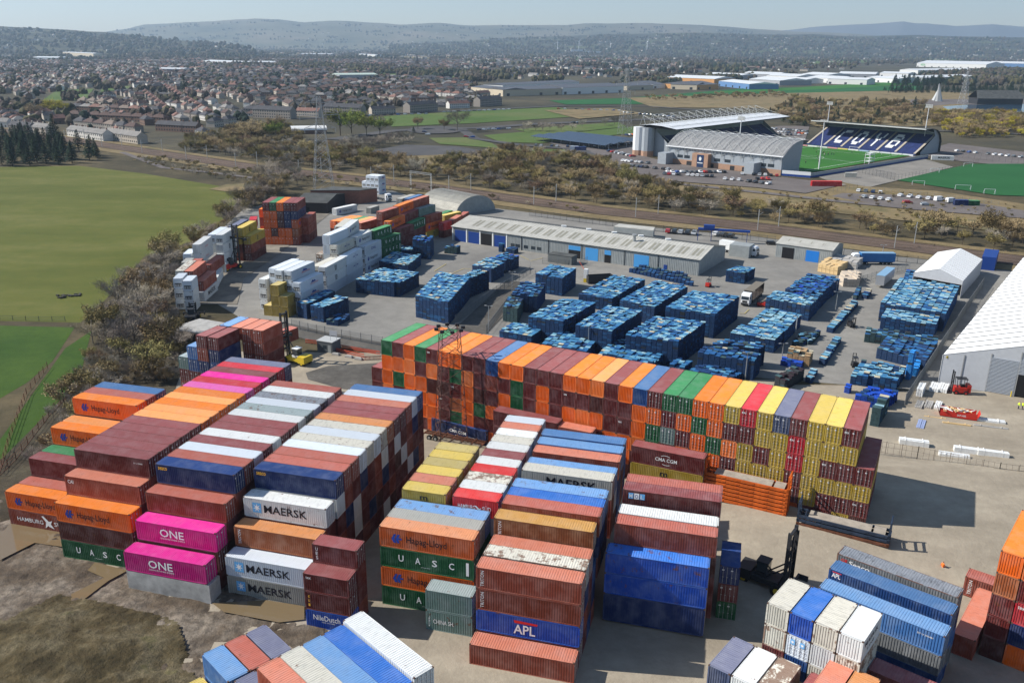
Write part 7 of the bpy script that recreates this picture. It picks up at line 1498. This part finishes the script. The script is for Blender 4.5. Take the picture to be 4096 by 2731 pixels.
r_=tree(*(-82.98,732.80),'pine',6,'round bush on the roundabout','single large trees')
for gi,(P,n,ks,h0,h1,lab,nm) in enumerate((([(259.69,829.65),(263.66,932.72),(412.26,1311.38),(410.18,1209.42),(539.11,1182.68),(470.31,1006.56),(387.53,843.06),(302.03,790.40)],55,('brown','olive','pine','brown'),8,13,'in the wood behind the far stand',0),([(396.20,843.97),(459.93,1005.28),(501.61,1010.42),(559.22,979.52),(421.96,732.96),(364.68,727.74)],40,('brown','olive','brown','gold'),7,12,'in the orange-brown wood right of the stadium',380),([(184.65,1274.72),(429.33,1434.30),(402.39,1320.87),(186.34,1204.15)],40,('olive','brown'),5,8,'in the hedge line across the crop field',120),([(644.69,1572.46),(948.23,1678.26),(853.91,1508.83),(608.75,1465.79)],36,('pine',),9,14,'in the dark belt behind the pond',100),([(813.07,1943.37),(949.45,1974.24),(840.46,1744.73),(721.03,1720.50)],24,('pine',),14,20,'in the dark clump before the long white sheds',60),([(-0.19,760.31),(57.35,782.47),(129.32,884.19),(126.35,863.26),(51.88,757.54),(7.09,737.77)],16,('bare',),7,9,'in the avenue along the link road',0),([(-127.25,628.14),(-79.82,674.18),(-72.24,650.17),(-106.17,613.46)],18,('bare',),7,9,'in the row under the slender trees',30))):
    for i,(x,y) in enumerate(inside_pts(P,n,5)): tree(x,y,rt.choice(ks),rt.uniform(h0,h1),'%s %s'%(nth(i),lab),'trees '+lab)
    if nm: wmass(inside_pts(P,nm,3),ks,h0*.5,h1*.8,BLOB)
wmass(inside_pts([(259.69,829.65),(263.66,932.72),(412.26,1311.38),(410.18,1209.42),(539.11,1182.68),(470.31,1006.56),(387.53,843.06),(302.03,790.40)],420,3),('brown','olive','pine','brown'),5,9,BLOB)
# grass tufts and bushes on the bank and along the wood edges
P=[(87.76,460.67),(144.53,428.91),(185.16,456.14),(238.47,403.38),(223.04,375.68),(198.42,331.45),(135.64,371.37),(111.38,393.32)]
wmass(inside_pts(P,120,3),('olive','brown'),1,2.4,BLOB)
for o_ in list(PR.values()): pass
# ---------- houses ----------
HR=[mat('roof_slate',(.055,.055,.062),.85,var=.2,vs=.4),mat('roof_brown_tile',(.075,.045,.038),.85,var=.2,vs=.4),mat('roof_pink_tile',(.18,.095,.075),.85,var=.2,vs=.4),mat('roof_grey_tile',(.20,.19,.18),.85,var=.15,vs=.4),mat('roof_tan_tile',(.17,.13,.105),.85,var=.15,vs=.4)]
HW=[mat('render_cream',(.42,.37,.31),.85,var=.06),mat('render_grey',(.27,.24,.21),.85,var=.08),mat('brick_brown',(.16,.10,.075),.85,var=.1),mat('render_white',(.60,.58,.54),.85)]
def house_mesh(L,W_,H_,rh,hip,key):
    w=MB(); r=MB(); c=MB(); x,y=L/2,W_/2
    w.face([(-x,-y,0),(x,-y,0),(x,-y,H_),(-x,-y,H_)]); w.face([(x,y,0),(-x,y,0),(-x,y,H_),(x,y,H_)])
    for s_ in (-1,1):
        f=[(s_*x,-y,0),(s_*x,y,0),(s_*x,y,H_)]+([] if hip else [(s_*x,0,H_+rh*.97)])+[(s_*x,-y,H_)]; w.face(f if s_>0 else f[::-1])
    nw=max(2,int(L/2.6))
    for s_ in (-1,1):
        for fl in range(int(H_/2.6)):
            for i in range(nw):
                cx_=-x+L*(i+.5)/nw; z=.9+fl*2.6; w.face([(cx_-.55,s_*(y+.03),z),(cx_+.55,s_*(y+.03),z),(cx_+.55,s_*(y+.03),z+1.2),(cx_-.55,s_*(y+.03),z+1.2)],1)
    o=.4; hx=y if hip else 0
    R0,R1=(-x-o*0+hx,0,H_+rh),(x-hx,0,H_+rh); zo=H_-.1
    if hip: r.face([(-x-o,-y-o,zo),(x+o,-y-o,zo),R1,R0]); r.face([(x+o,y+o,zo),(-x-o,y+o,zo),R0,R1]); r.face([(x+o,-y-o,zo),(x+o,y+o,zo),R1]); r.face([(-x-o,y+o,zo),(-x-o,-y-o,zo),R0])
    else: r.face([(-x-.2,-y-o,zo),(x+.2,-y-o,zo),(x+.2,0,H_+rh),(-x-.2,0,H_+rh)]); r.face([(x+.2,y+o,zo),(-x-.2,y+o,zo),(-x-.2,0,H_+rh),(x+.2,0,H_+rh)])
    k=max(1,int(L/9))
    for i in range(k+1): cx_=(-x+.6)+(L-1.2)*i/k if not hip else (i-.5)*1.5; c.box(cx_-.5,-.35,H_+rh*.6,cx_+.5,.35,H_+rh+1.1)
    out=[]
    for b,n,ms in ((w,'wall',(HW[0],M_glass)),(r,'roof',(HR[0],)),(c,'chimney',(HW[1],))):
        me=b.mesh(n); [me.materials.append(m) for m in ms]; out.append(me)
    return out
HT={'semi':house_mesh(15,8,5.2,2.8,True,0),'det':house_mesh(10,8,5.0,3.0,False,1),'ter':house_mesh(27,8,5.4,3.0,False,2),'flat':house_mesh(44,10,8.2,3.4,False,3),'bung':house_mesh(13,8,2.8,2.8,True,4)}
HD={'semi':'hipped house','det':'gabled house','ter':'terrace','flat':'long block of flats','bung':'bungalow'}
RC=['dark slate','brown tiled','pinkish tiled','grey tiled','tan tiled']
HM=MB(); HMM=HR+HW+[M_glass]; nh=[0]
def house(x,y,a,t,rc,wc,lab,grp,big=True):
    mw,mr,mc=HT[t]
    if big:
        o=empty('house' if t!='flat' else 'apartment_block',(x,y,0),a); tag(o,'%s %s, %s'%(RC[rc],HD[t],lab),'house' if t!='flat' else 'flats',grp)
        inst('wall',mw,o,mats=[HW[wc]]); rr=inst('roof',mr,o,mats=[HR[rc]]); inst('chimney',mc,rr,mats=[HW[min(wc,2)]]); nh[0]+=1
    else:
        ca,sa=math.cos(a),math.sin(a)
        for me,mi,sk in ((mw,5+wc,1),(mr,rc,0)):
            k=len(HM.v); HM.v+=[(x+v.co.x*ca-v.co.y*sa,y+v.co.x*sa+v.co.y*ca,v.co.z) for v in me.vertices]
            for f in me.polygons:
                HM.f.append(tuple(k+i for i in f.vertices)); HM.m.append(9 if f.material_index else mi)
rh_=random.Random(5)
# streets: explicit near rows first
hs=[]
def hrow(A,B,n,t,rc,wc,lab,jit=.05,miss=0,turn=0):
    a=face_to(A,B)
    for i in range(n):
        if rh_.random()<miss: continue
        q=(i+.5)/n; hs.append((A[0]+(B[0]-A[0])*q,A[1]+(B[1]-A[1])*q,a+turn+rh_.uniform(-jit,jit),t,rc if rc is not None else rh_.choice((0,0,1,1,2,2,3,4)),wc if wc is not None else rh_.choice((0,0,1,1,2,3)),'%s from the left %s'%(nth(i),lab)))
hrow((-339.63,680.79),(-297.40,646.39),2,'ter',3,3,'in the pale terrace row above the railway'); hrow((-302.59,661.84),(-267.71,633.77),2,'ter',3,0,'in the cream terrace row above the railway'); hrow((-437.19,754.35),(-417.37,735.59),1,'det',3,3,'at the left edge by the green',turn=.6); hrow((-378.77,700.82),(-362.81,690.29),1,'ter',3,0,'between the green and the big evergreen'); hrow((-400.89,711.10),(-381.02,700.60),1,'ter',0,1,'just right of the edge house')
hrow((-374.50,760.90),(-299.41,708.49),6,'semi',None,1,'in the second row behind the terraces'); hrow((-415.59,835.16),(-311.84,797.50),9,'semi',1,2,'in the third row behind the terraces'); hrow((-503.98,1038.92),(-442.29,996.38),4,'semi',4,0,'in the row right of the green',miss=0); hrow((-461.43,936.17),(-355.95,897.67),9,'semi',None,2,'in the fourth row behind the terraces')
hrow((-539.01,1301.02),(-299.63,798.83),10,'semi',2,1,'down the left side of the long street',turn=PI/2*0); hrow((-557.19,1436.00),(-294.81,866.99),12,'semi',2,2,'down the right side of the long street'); hrow((-286.91,728.77),(-260.06,718.56),2,'ter',0,2,'at the foot of the long street'); hrow((-261.34,758.43),(-252.35,803.96),2,'semi',0,0,'by the wood right of the long street')
hrow((-447.51,1361.27),(-274.55,960.36),7,'semi',4,0,'down the diagonal street before the dark block'); hrow((-442.90,1458.80),(-324.62,1258.74),5,'semi',None,0,'in the upper diagonal street'); hrow((-249.21,872.35),(-215.84,858.15),1,'flat',0,1,'left dark roofed block'); hrow((-265.91,1020.58),(-218.98,914.45),1,'flat',1,0,'second block with brown roof'); hrow((-213.04,895.49),(-196.45,887.91),1,'ter',2,0,'pink roofed, before the street')
hrow((-193.07,917.63),(-152.33,902.77),1,'flat',0,1,'left of the slender trees'); hrow((-148.00,923.15),(-126.60,936.05),1,'ter',0,0,'between the two long dark blocks'); hrow((-120.45,936.82),(-80.61,985.47),1,'flat',0,1,'in the middle of the street'); hrow((-75.87,1021.58),(-53.70,1036.98),1,'ter',2,3,'cream and pink, between two dark blocks'); hrow((-55.42,1036.75),(-7.65,1110.46),1,'flat',0,1,'behind the bare trees'); hrow((-93.43,1057.22),(-79.50,1059.16),1,'det',3,0,'pale gabled, before the long dark block')
hrow((-230.15,1237.33),(-125.21,1122.41),9,'semi',None,None,'in the close behind the long blocks'); hrow((-126.75,1292.34),(-72.63,1245.01),4,'semi',2,3,'in the cluster left of the retail sheds'); hrow((-302.13,1435.96),(-207.53,1406.01),8,'semi',1,0,'in the row below the little towers'); hrow((-60.34,1247.01),(-30.32,1289.22),1,'ter',2,0,'pink roofed, in front of the retail shed'); hrow((-281.48,1604.58),(-168.18,1513.59),6,'det',3,3,'of the small pale towers behind the close')
hrow((-846.32,2387.57),(-683.16,2121.79),4,'ter',4,3,'in the cream crescent before the long white shed'); hrow((-305.67,2573.02),(-158.54,2278.27),5,'ter',1,1,'in the row beyond the playing field')
TP=[(-438.36,756.43),(-361.25,705.79),(-296.34,645.60),(-240.82,659.77),(-250.60,798.18),(-225.13,920.71),(-133.69,976.21),(-37.45,1083.77),(-47.94,1388.57),(-108.01,1842.96),(-238.53,4084.54),(-1146.00,4971.03),(-2045.82,3612.82)]
AV=[([(-494.74,887.43),(-444.40,809.45),(-466.18,890.96),(-504.42,1073.31),(-567.76,1345.34),(-635.67,1508.89),(-669.07,1438.47),(-652.59,1244.37),(-568.90,1023.83)]),([(-312.85,2019.86),(-109.34,1865.87),(-140.54,2401.72),(-397.39,2570.93)])]
for sec,(ang,P,sp) in enumerate(((-50,[(-438.36,756.43),(-361.25,705.79),(-296.34,645.60),(-240.82,659.77),(-250.60,798.18),(-372.73,1236.88),(-1450.80,3432.46),(-2045.82,3612.82)],15.5),(-15,[(-250.60,798.18),(-225.13,920.71),(-133.69,976.21),(-37.45,1083.77),(-47.94,1388.57),(-108.01,1842.96),(-238.53,4084.54),(-1634.33,3869.47),(-372.73,1236.88)],16))):
    ca,sa=math.cos(R(ang)),math.sin(R(ang)); xs=[p[0] for p in P]; ys=[p[1] for p in P]; cx_,cy_=sum(xs)/len(xs),sum(ys)/len(ys)
    for i in range(-110,110):
        for j in range(-110,110):
            u,v=i*sp*(1.15),j*29+((i//9)%2)*8+rh_.uniform(-2,2)
            if i%11==0 or j%7==0: continue
            x,y=cx_+u*ca-v*sa,cy_+u*sa+v*ca
            if not inpoly(x,y,P) or rh_.random()<.22 or any(inpoly(x,y,a) for a in AV): continue
            if any((x-h_[0])**2+(y-h_[1])**2<17**2 for h_ in hs[:150]): continue
            hs.append((x,y,R(ang)+rh_.uniform(-.05,.05)+(PI/2 if (j//3+i//11)%4==0 else 0),rh_.choice(('semi','semi','semi','det','bung')),rh_.choice((0,0,0,1,1,1,2,3)),rh_.choice((0,1,1,2,2,3)),'on the hillside estate'))
near=hs[:]; near.sort(key=lambda t:math.hypot(t[0],t[1])); IND=set(id(t) for t in near[:285])
k_=0
for t in hs:
    big=id(t) in IND
    lab=t[6] if t[6]!='on the hillside estate' else ('in the %s estate, %s in order from the camera'%('west' if t[0]<-330 else 'middle',nth(k_)))
    if big and t[6]=='on the hillside estate': k_+=1
    house(t[0],t[1],t[2],t[3],t[4],t[5],lab,'houses of the town',big)
# farther districts: only seen as a mass of roofs
for P,n in (([(-2045.82,3612.82),(-1146.00,4971.03),(-238.53,4084.54),(-578.62,9925.52),(-3670.92,9836.37),(-4480.25,7938.72)],1500),([(-115.02,1963.43),(58.54,1772.55),(341.10,2227.68),(646.95,3571.42),(996.30,6560.92),(-398.19,6826.59)],900),([(341.10,2227.68),(356.29,1954.53),(1779.69,4049.22),(2815.06,5031.44),(-33670.56,-60503.86),(4327.02,28589.14)],1100)):
    for x,y in inside_pts(P,n,0): house(x,y,rh_.choice((-.3,-.8,.4,1.2)),rh_.choice(('semi','det','ter','semi','bung')),rh_.choice((0,0,1,2,3,4)),rh_.choice((0,1,2,3,3)),'','',False)
# ---------- big sheds and landmark buildings ----------
BM=[mat('shed_white',(.68,.68,.66),.6),mat('shed_grey',(.30,.31,.33),.6),mat('shed_cream',(.50,.43,.32),.7),mat('shed_blue',(.10,.20,.38),.6),mat('shed_orange',(.55,.28,.10),.6),mat('roof_light_metal',(.62,.64,.65),.5),mat('roof_dark_metal',(.09,.095,.11),.6),mat('roof_green_copper',(.42,.50,.44),.6)]
def shedb(x0,x1,y,hp,dp,wm,rm,lab,cat='building',name='industrial_shed',txt=None):
    A_,B_=x0,x1; L=math.hypot(B_[0]-A_[0],B_[1]-A_[1]); r=empty(name); tag(r,lab,cat); mb=MB(); c=[P2(A_,B_,0,0),P2(A_,B_,L,0),P2(A_,B_,L,dp),P2(A_,B_,0,dp)]; mb.prism(c,0,hp); mb.obj('wall',BM[wm],r); mb=MB()
    ra,rb_=P2(A_,B_,-.5,dp/2,hp+dp*.06),P2(A_,B_,L+.5,dp/2,hp+dp*.06); mb.face([P2(A_,B_,-.5,-.5,hp+.05),P2(A_,B_,L+.5,-.5,hp+.05),rb_,ra]); mb.face([ra,rb_,P2(A_,B_,L+.5,dp+.5,hp+.05),P2(A_,B_,-.5,dp+.5,hp+.05)]); mb.face([P2(A_,B_,-.5,-.5,hp+.05),ra,P2(A_,B_,-.5,dp+.5,hp+.05)]); mb.face([P2(A_,B_,L+.5,-.5,hp+.05),P2(A_,B_,L+.5,dp+.5,hp+.05),rb_]); mb.obj('roof',BM[rm],r)
    for i in range(max(1,int(L/14))):
        if i%2==0: panel(r,'loading_door' if hp>6 else 'window',M_glass,A_,B_,3+i*L/max(1,int(L/14)),3+i*L/max(1,int(L/14))+5,.3,min(4.,hp*.55),.1,.15)
    if txt: put_text(r,txt,0,0,1,1,mat('green_sign',(.05,.42,.08),.5),M=Matrix.Identity(4)).matrix_local=Matrix(((22*(B_[0]-A_[0])/L/3,0,-(B_[1]-A_[1])/L,P2(A_,B_,16,-.5)[0]),(22*(B_[1]-A_[1])/L/3,0,(B_[0]-A_[0])/L,P2(A_,B_,16,-.5)[1]),(0,11,0,hp*.35),(0,0,0,1)))
    return r
SB=[((-354.18,1829.37),(-282.77,1870.84),0,9,45,1,7,'pale green roofed sports hall on the rise above the houses'),((-65.39,1359.88),(-16.21,1274.46),0,9,40,2,6,'cream building with long window band, left part of the retail park'),((-13.12,1274.97),(70.30,1334.67),0,9,50,2,6,'cream and grey store with dark panelled roof'),((71.60,1334.89),(171.64,1414.90),0,10,60,0,6,'white box store right of the cream ones'),((-18.47,1448.23),(117.08,1632.35),0,8,40,0,6,'low white shed behind the cream stores'),((-1071.86,3117.58),(-874.19,2929.79),0,8,60,0,5,'long white shed in the trees, left part'),((-874.19,2929.79),(-793.35,3029.78),0,8,60,0,5,'long white shed in the trees, right part'),((-872.81,2207.93),(-803.92,2193.73),0,7,40,1,5,'flat pale school building in the houses'),((-1817.14,3425.25),(-1695.41,3394.98),0,9,60,0,5,'white hospital block far left'),((-2235.92,4506.16),(-1897.91,4099.85),0,16,40,2,5,'cream office block beneath the spire'),((1620.02,3663.56),(1790.98,3453.61),0,15,160,0,5,'very long white distribution shed with a green sign'),((2023.60,3898.18),(2137.79,3788.86),0,14,120,3,5,'pale blue distribution shed right of the white one'),((1175.76,2643.30),(1414.93,2798.87),0,10,60,0,5,'low white roofed shed before the distribution sheds'),((885.98,1959.87),(1069.75,2099.86),0,10,60,1,5,'grey white shed behind the dark clump'),((-924.22,5339.26),(-773.60,5054.57),0,10,40,0,5,'far white block in the trees'),((-1291.66,5491.15),(-1094.23,5423.10),0,8,50,1,5,'far low grey shed')]
names_=['orange fronted','white','grey','blue','white roofed','grey roofed','cream','pale','low white','long grey']
for i,(a,b,w,rr,hh_) in enumerate((((312.93,1874.11),(394.87,1785.81),4,5,9),((268.10,1547.08),(308.43,1524.31),2,6,8),((308.43,1524.31),(354.03,1563.65),4,6,8),((381.52,1687.14),(405.46,1557.97),3,5,9),((473.47,1823.69),(508.52,1732.06),1,5,9),((457.12,2167.32),(516.64,2070.30),1,5,8),((546.33,2190.78),(610.86,2121.18),1,5,9),((552.58,1884.39),(589.26,1828.34),0,5,8),((626.93,1946.88),(664.14,1865.88),0,5,9),((636.90,1838.76),(698.42,1791.28),0,5,10),((707.13,2233.06),(744.94,2155.07),1,5,8),((771.08,1980.28),(802.89,1896.58),0,5,9),((807.79,2259.53),(884.32,2219.30),1,5,9),((951.71,2361.54),(1003.82,2311.07),0,5,9),((573.01,2057.79),(622.61,1993.72),0,5,9),((185.90,1486.52),(234.91,1525.39),2,6,7),((239.72,1557.21),(265.78,1578.25),0,6,7),((869.26,2103.95),(900.80,2059.76),0,5,8))): SB.append((a,b,0,hh_,55 if i%2 else 75,w,rr,'%s shed, %s in the industrial estate behind the crop field'%(names_[i%10],nth(i))))
for i,s_ in enumerate(SB): shedb(s_[0],s_[1],0,s_[3],s_[4],s_[5],s_[6],s_[7],txt='ASDA' if i==10 else None)
mb=MB(); mb.tube((0,0,0),(0,0,4.5),6.8,6.8,n=14); r=empty('barrel_roofed_shed',(*(-30.47,1832.38),0)); bpy.data.meshes.remove(mb.mesh('tmp')); tag(r,'white barrel-roofed shed left of the slender trees','shed'); A_,B_=(-177.75,707.88),(-150.97,716.58); r.location=(0,0,0); L=math.hypot(B_[0]-A_[0],B_[1]-A_[1]); mb=MB()
for k in range(8): a0,a1=PI*k/8,PI*(k+1)/8; mb.face([P2(A_,B_,0,8-8*math.cos(a0),3+3*math.sin(a0)),P2(A_,B_,L,8-8*math.cos(a0),3+3*math.sin(a0)),P2(A_,B_,L,8-8*math.cos(a1),3+3*math.sin(a1)),P2(A_,B_,0,8-8*math.cos(a1),3+3*math.sin(a1))])
mb.obj('roof',BM[0],r); mb=MB(); mb.prism([P2(A_,B_,.5,0),P2(A_,B_,L-.5,0),P2(A_,B_,L-.5,16),P2(A_,B_,.5,16)],0,3); mb.obj('wall',HW[2],r)
for i,(p,hh_,w) in enumerate((((-2686.10,5508.61),62,7),((-2237.47,7162.62),34,5),((-325.33,3029.51),36,5))): r=empty('church',(*p,0)); tag(r,['tall dark church spire above the old town','small dark spire right of the tower blocks','slender dark spire in the middle distance'][i],'church'); mb=MB(); mb.box(-w,-w,0,w,w,hh_*.45); mb.obj('tower',M_brk if i==9 else HW[2],r); mb=MB(); mb.tube((0,0,hh_*.45),(0,0,hh_),w*1.2,.2,n=8); mb.obj('spire',HR[0],r)
for i,p in enumerate(((-2998.11,6626.88),(-2988.29,6640.27),(-2821.35,6418.48),(-2811.49,6431.04),(-2922.46,6730.01))): r=empty('tower_block',(*p,0)); tag(r,'white tower block on the skyline, %s of five from the left'%ORD[i],'tower block','tower blocks'); mb=MB(); mb.box(-11,-11,0,11,11,[46,40,50,46,48][i]); mb.obj('wall',BM[0],r); mb=MB(); mb.box(-5,-5,[46,40,50,46,48][i],5,5,[46,40,50,46,48][i]+4); mb.obj('roof_plant',BM[1],r)
for i,p in enumerate(((593.56,1266.17),(588.98,1245.69))): mb=MB(); mb.tube((0,0,0),(3,0,24 if i else 18),5,.6,n=6); tag(mb.obj('sculpture',M_steel,None,(*p,0),i*PI),'tall steel sculpture beside the pond, %s of the pair'%['left','right'][i],'sculpture')
r=empty('pavilion',(*(641.56,1197.36),0)); tag(r,'dark gabled pavilion on the pond shore','pavilion'); mb=MB(); mb.box(-30,-12,0,30,12,8); mb.obj('wall',M_dksteel,r); mb=MB(); mb.face([(-32,-14,8),(32,-14,8),(28,0,18),(-28,0,18)]); mb.face([(32,14,8),(-32,14,8),(-28,0,18),(28,0,18)]); mb.obj('roof',M_dkroof,r)
# ---------- far trees as a mass ----------
FT=MB(); FTM=[mat('far_brown_wood',(.055,.042,.028),.95,var=.3,vs=.02),mat('far_olive_wood',(.060,.056,.024),.95,var=.3,vs=.02),mat('far_pine_wood',(.014,.026,.014),.95,var=.3,vs=.02),mat('far_grey_wood',(.075,.065,.052),.95,var=.3,vs=.02)]
def blob(x,y,s_,m):
    n=6; ph=rt.uniform(0,6); k=len(FT.v); z1,z2=s_*.45,s_*.95
    for zz,rr in ((0,.55),(s_*.40,1.0),(s_*.75,.75)):
        for i in range(n): a=ph+2*PI*i/n; q=rr*s_*.5*rt.uniform(.7,1.25); FT.v.append((x+q*math.cos(a),y+q*math.sin(a),zz*rt.uniform(.8,1.15)))
    FT.v.append((x+rt.uniform(-1,1),y,s_*rt.uniform(.85,1.1)))
    for l in (0,1):
        for i in range(n): j=(i+1)%n; FT.f.append((k+l*n+i,k+l*n+j,k+(l+1)*n+j,k+(l+1)*n+i)); FT.m.append(m)
    for i in range(n): FT.f.append((k+2*n+i,k+2*n+(i+1)%n,k+3*n)); FT.m.append(m)
def clump(x,y,n,spread,s0,s1,m):
    for _ in range(n): blob(x+rt.gauss(0,spread),y+rt.gauss(0,spread*1.2),rt.uniform(s0,s1),m)
for P,n,cn,sp,s0,s1 in ((TP,1400,4,7,5,11),([(-1829.64,3228.69),(-238.53,4084.54),(-1636.95,28101.63),(-5649.08,10015.67)],1000,7,28,9,17),([(-101.80,1736.26),(57.22,1731.59),(391.44,2150.06),(1779.69,4049.22),(2815.06,5031.44),(-13093.86,-23544.09),(-1636.95,28101.63)],1300,7,30,9,17),([(-87.24,1781.37),(104.27,1825.75),(-110.76,2264.25),(-560.85,3061.95),(-1170.72,3583.12),(-923.82,2908.85)],120,8,12,8,15),([(840.46,1744.73),(1066.01,1889.81),(1886.31,3363.23),(1153.29,2558.82)],120,8,14,8,16),([(193.69,1613.51),(690.75,2323.48),(747.69,2517.18),(216.65,1808.35)],90,6,14,8,14)):
    for x,y in inside_pts(P,n,0): clump(x,y,cn if y<9000 else 4,sp,s0,s1,rt.choices(range(4),(6,4,2,1))[0])
tag(BLOB.obj('undergrowth',BLOBM),'dense leafless thickets filling the railway wood and the hedge',None,kind='stuff')
for L_ in PR.values():
    for o_ in L_:
        for ch in list(o_.children): bpy.data.objects.remove(ch)
        bpy.data.objects.remove(o_)
# ---------- hills ----------
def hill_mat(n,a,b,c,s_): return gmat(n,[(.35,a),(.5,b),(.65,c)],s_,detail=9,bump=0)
def ridge(name,d0,pts,dep,m,base=0,seed=0,amp=.06,scat=0):
    """pts: (x,z) of the skyline at distance d0; the hill rises towards it from nearer ground"""
    mb=MB(); xs=[p[0] for p in pts]; n=150; rows=14; x0,x1=xs[0],xs[-1]
    def zt(x):
        for (a,b),(c,d) in zip(pts[:-1],pts[1:]):
            if a<=x<=c: t=(x-a)/(c-a); t=t*t*(3-2*t)*.5+t*.5; return b+(d-b)*t
        return pts[-1][1]
    for j in range(rows+3):
        t=min(1,j/rows); yy=d0-dep*(1-t)+(0 if j<=rows else (j-rows)*dep*.3)
        for i in range(n+1):
            x=x0+(x1-x0)*i/n; z=zt(x); f=smooth(0,1,t) if j<=rows else 1-.35*(j-rows)
            zz=z*f*(1+amp*mn.fractal(Vector((x/dep*2.2,yy/dep*3.5,seed)),1.,2.1,5)*(1 if t<1 else .35))
            mb.v.append((x*(yy/d0),yy,zz if f>0 else -20))
    if scat:
        for _ in range(scat):
            j=rt.randint(0,int(rows*.75)); i=rt.randint(0,n-1); a,b,c=mb.v[j*(n+1)+i],mb.v[j*(n+1)+i+1],mb.v[(j+1)*(n+1)+i]; u,v=rt.random(),rt.random(); p=[a[q]+(b[q]-a[q])*u+(c[q]-a[q])*v for q in range(3)]
            if abs(p[0]/p[1])>.66: continue
            k=len(FT.f)
            if rt.random()<.72:
                for _q in range(5): k0=len(FT.v); blob(p[0]+rt.gauss(0,60),p[1]+rt.gauss(0,60),rt.uniform(14,28),rt.choices(range(3),(5,2,2))[0]); FT.v[k0:]=[(x,y,z+p[2]-4) for x,y,z in FT.v[k0:]]
            else:
                k0=len(HM.v); house(p[0],p[1],rt.uniform(0,3),'ter',rt.choice((0,3,4)),rt.choice((3,3,0,1)),'','',False); HM.v[k0:]=[(x,y,z*1.4+p[2]-2) for x,y,z in HM.v[k0:]]
    w=n+1
    for j in range(rows+2):
        for i in range(n): a=j*w+i; mb.f.append((a,a+1,a+w+1,a+w)); mb.m.append(0)
    return tag(mb.obj(name,m,smooth=True),kind='structure')
ridge('hills',13500,[(-9534,32),(-6946,122),(-6103,183),(-5711,235),(-5447,303),(-5125,318),(-4739,346),(-4227,368),(-3971,376),(-3746,396),(-3459,393),(-3080,348),(-2568,376),(-2059,357),(-1677,336),(-1166,353),(-656,321),(-145,344),(748,358),(1065,390),(1703,384),(2405,378),(2981,353),(3687,311),(4330,275),(4972,256),(5877,192),(9085,172)],4200,hill_mat('moorland',(.055,.060,.035),(.115,.105,.060),(.16,.13,.085),.0012),seed=1,amp=.10,scat=900)
ridge('hills',6500,[(-4559,185),(-3824,169),(-3641,162),(-3458,154),(-3182,142),(-2969,127),(-2725,109),(-2419,79),(-2204,67),(-1927,54)],2300,hill_mat('wooded_slope',(.022,.026,.018),(.05,.048,.028),(.09,.085,.04),.004),seed=5,amp=.09,scat=500)
ridge('hills',9500,[(-1277,61),(-598,101),(-146,135),(439,157),(979,179),(1429,195),(1968,204),(2329,195),(2779,195),(3093,202),(3501,184),(3949,196),(4173,203),(4490,193),(5031,189),(5707,186),(6610,177)],3000,hill_mat('dark_wooded_ridge',(.020,.024,.020),(.045,.045,.030),(.085,.10,.035),.0025),seed=9,amp=.09,scat=1500)
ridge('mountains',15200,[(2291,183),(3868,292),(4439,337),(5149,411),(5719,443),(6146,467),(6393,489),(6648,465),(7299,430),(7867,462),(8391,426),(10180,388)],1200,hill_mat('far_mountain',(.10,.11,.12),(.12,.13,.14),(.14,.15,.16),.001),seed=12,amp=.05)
tag(HM.obj('houses',HMM),'distant districts of the town seen only as a mass of roofs',None,kind='stuff')
tag(FT.obj('woodland',FTM,smooth=False),'distant woods, gardens and hedgerows spread between the houses',None,kind='stuff')
# wind turbines
for i,(X,s_) in enumerate((((347,91),1.),((519,93),1.05),((776,95),.9),((1071,98),1.1))):
    r=empty('wind_turbine',(X[0],7400,0),.3*i); tag(r,'white wind turbine on the skyline, %s of four from the left'%ORD[i],'wind turbine','wind turbines'); hh_=95*s_; mb=MB(); mb.tube((0,0,0),(0,0,hh_),3.0,1.8,n=8); mb.obj('tower',M_cab,r); mb=MB(); mb.box(-2,-5,hh_-2,2,4,hh_+2.5); mb.obj('nacelle',M_cab,r)
    for k in range(3): a=i*.7+2*PI*k/3; mb=MB(); mb.tube((0,-5.5,hh_),(38*math.sin(a)*s_,-5.5,hh_+38*math.cos(a)*s_),1.5,.4,n=4); mb.obj('rotor_blade',M_cab,r)
for i,X in enumerate(((475,91),(541,92),(618,93))): r=empty('refinery_building',(X[0],7000,0)); tag(r,'bright white far building below the turbines, %s'%['left','middle','right'][i],'building'); mb=MB(); mb.box(-45,-20,0,45,20,[38,28,26][i]); mb.obj('wall',BM[0],r); mb=MB(); mb.box(-46,-21,[38,28,26][i],46,21,[38,28,26][i]+2); mb.obj('roof',BM[5],r)
# ---------- air ----------
hm=bpy.data.materials.new('haze_air'); hm.use_nodes=True; nt=hm.node_tree; nt.nodes.remove(nt.nodes['Principled BSDF']); pv=nt.nodes.new('ShaderNodeVolumePrincipled'); pv.inputs['Color'].default_value=(.58,.78,1.0,1); pv.inputs['Density'].default_value=6.5e-5; pv.inputs['Anisotropy'].default_value=.2
nt.links.new(pv.outputs[0],nt.nodes['Material Output'].inputs['Volume']); mb=MB(); mb.box(-16500,-450,-60,16500,16800,1250); o=mb.obj('haze',hm); tag(o,kind='stuff')
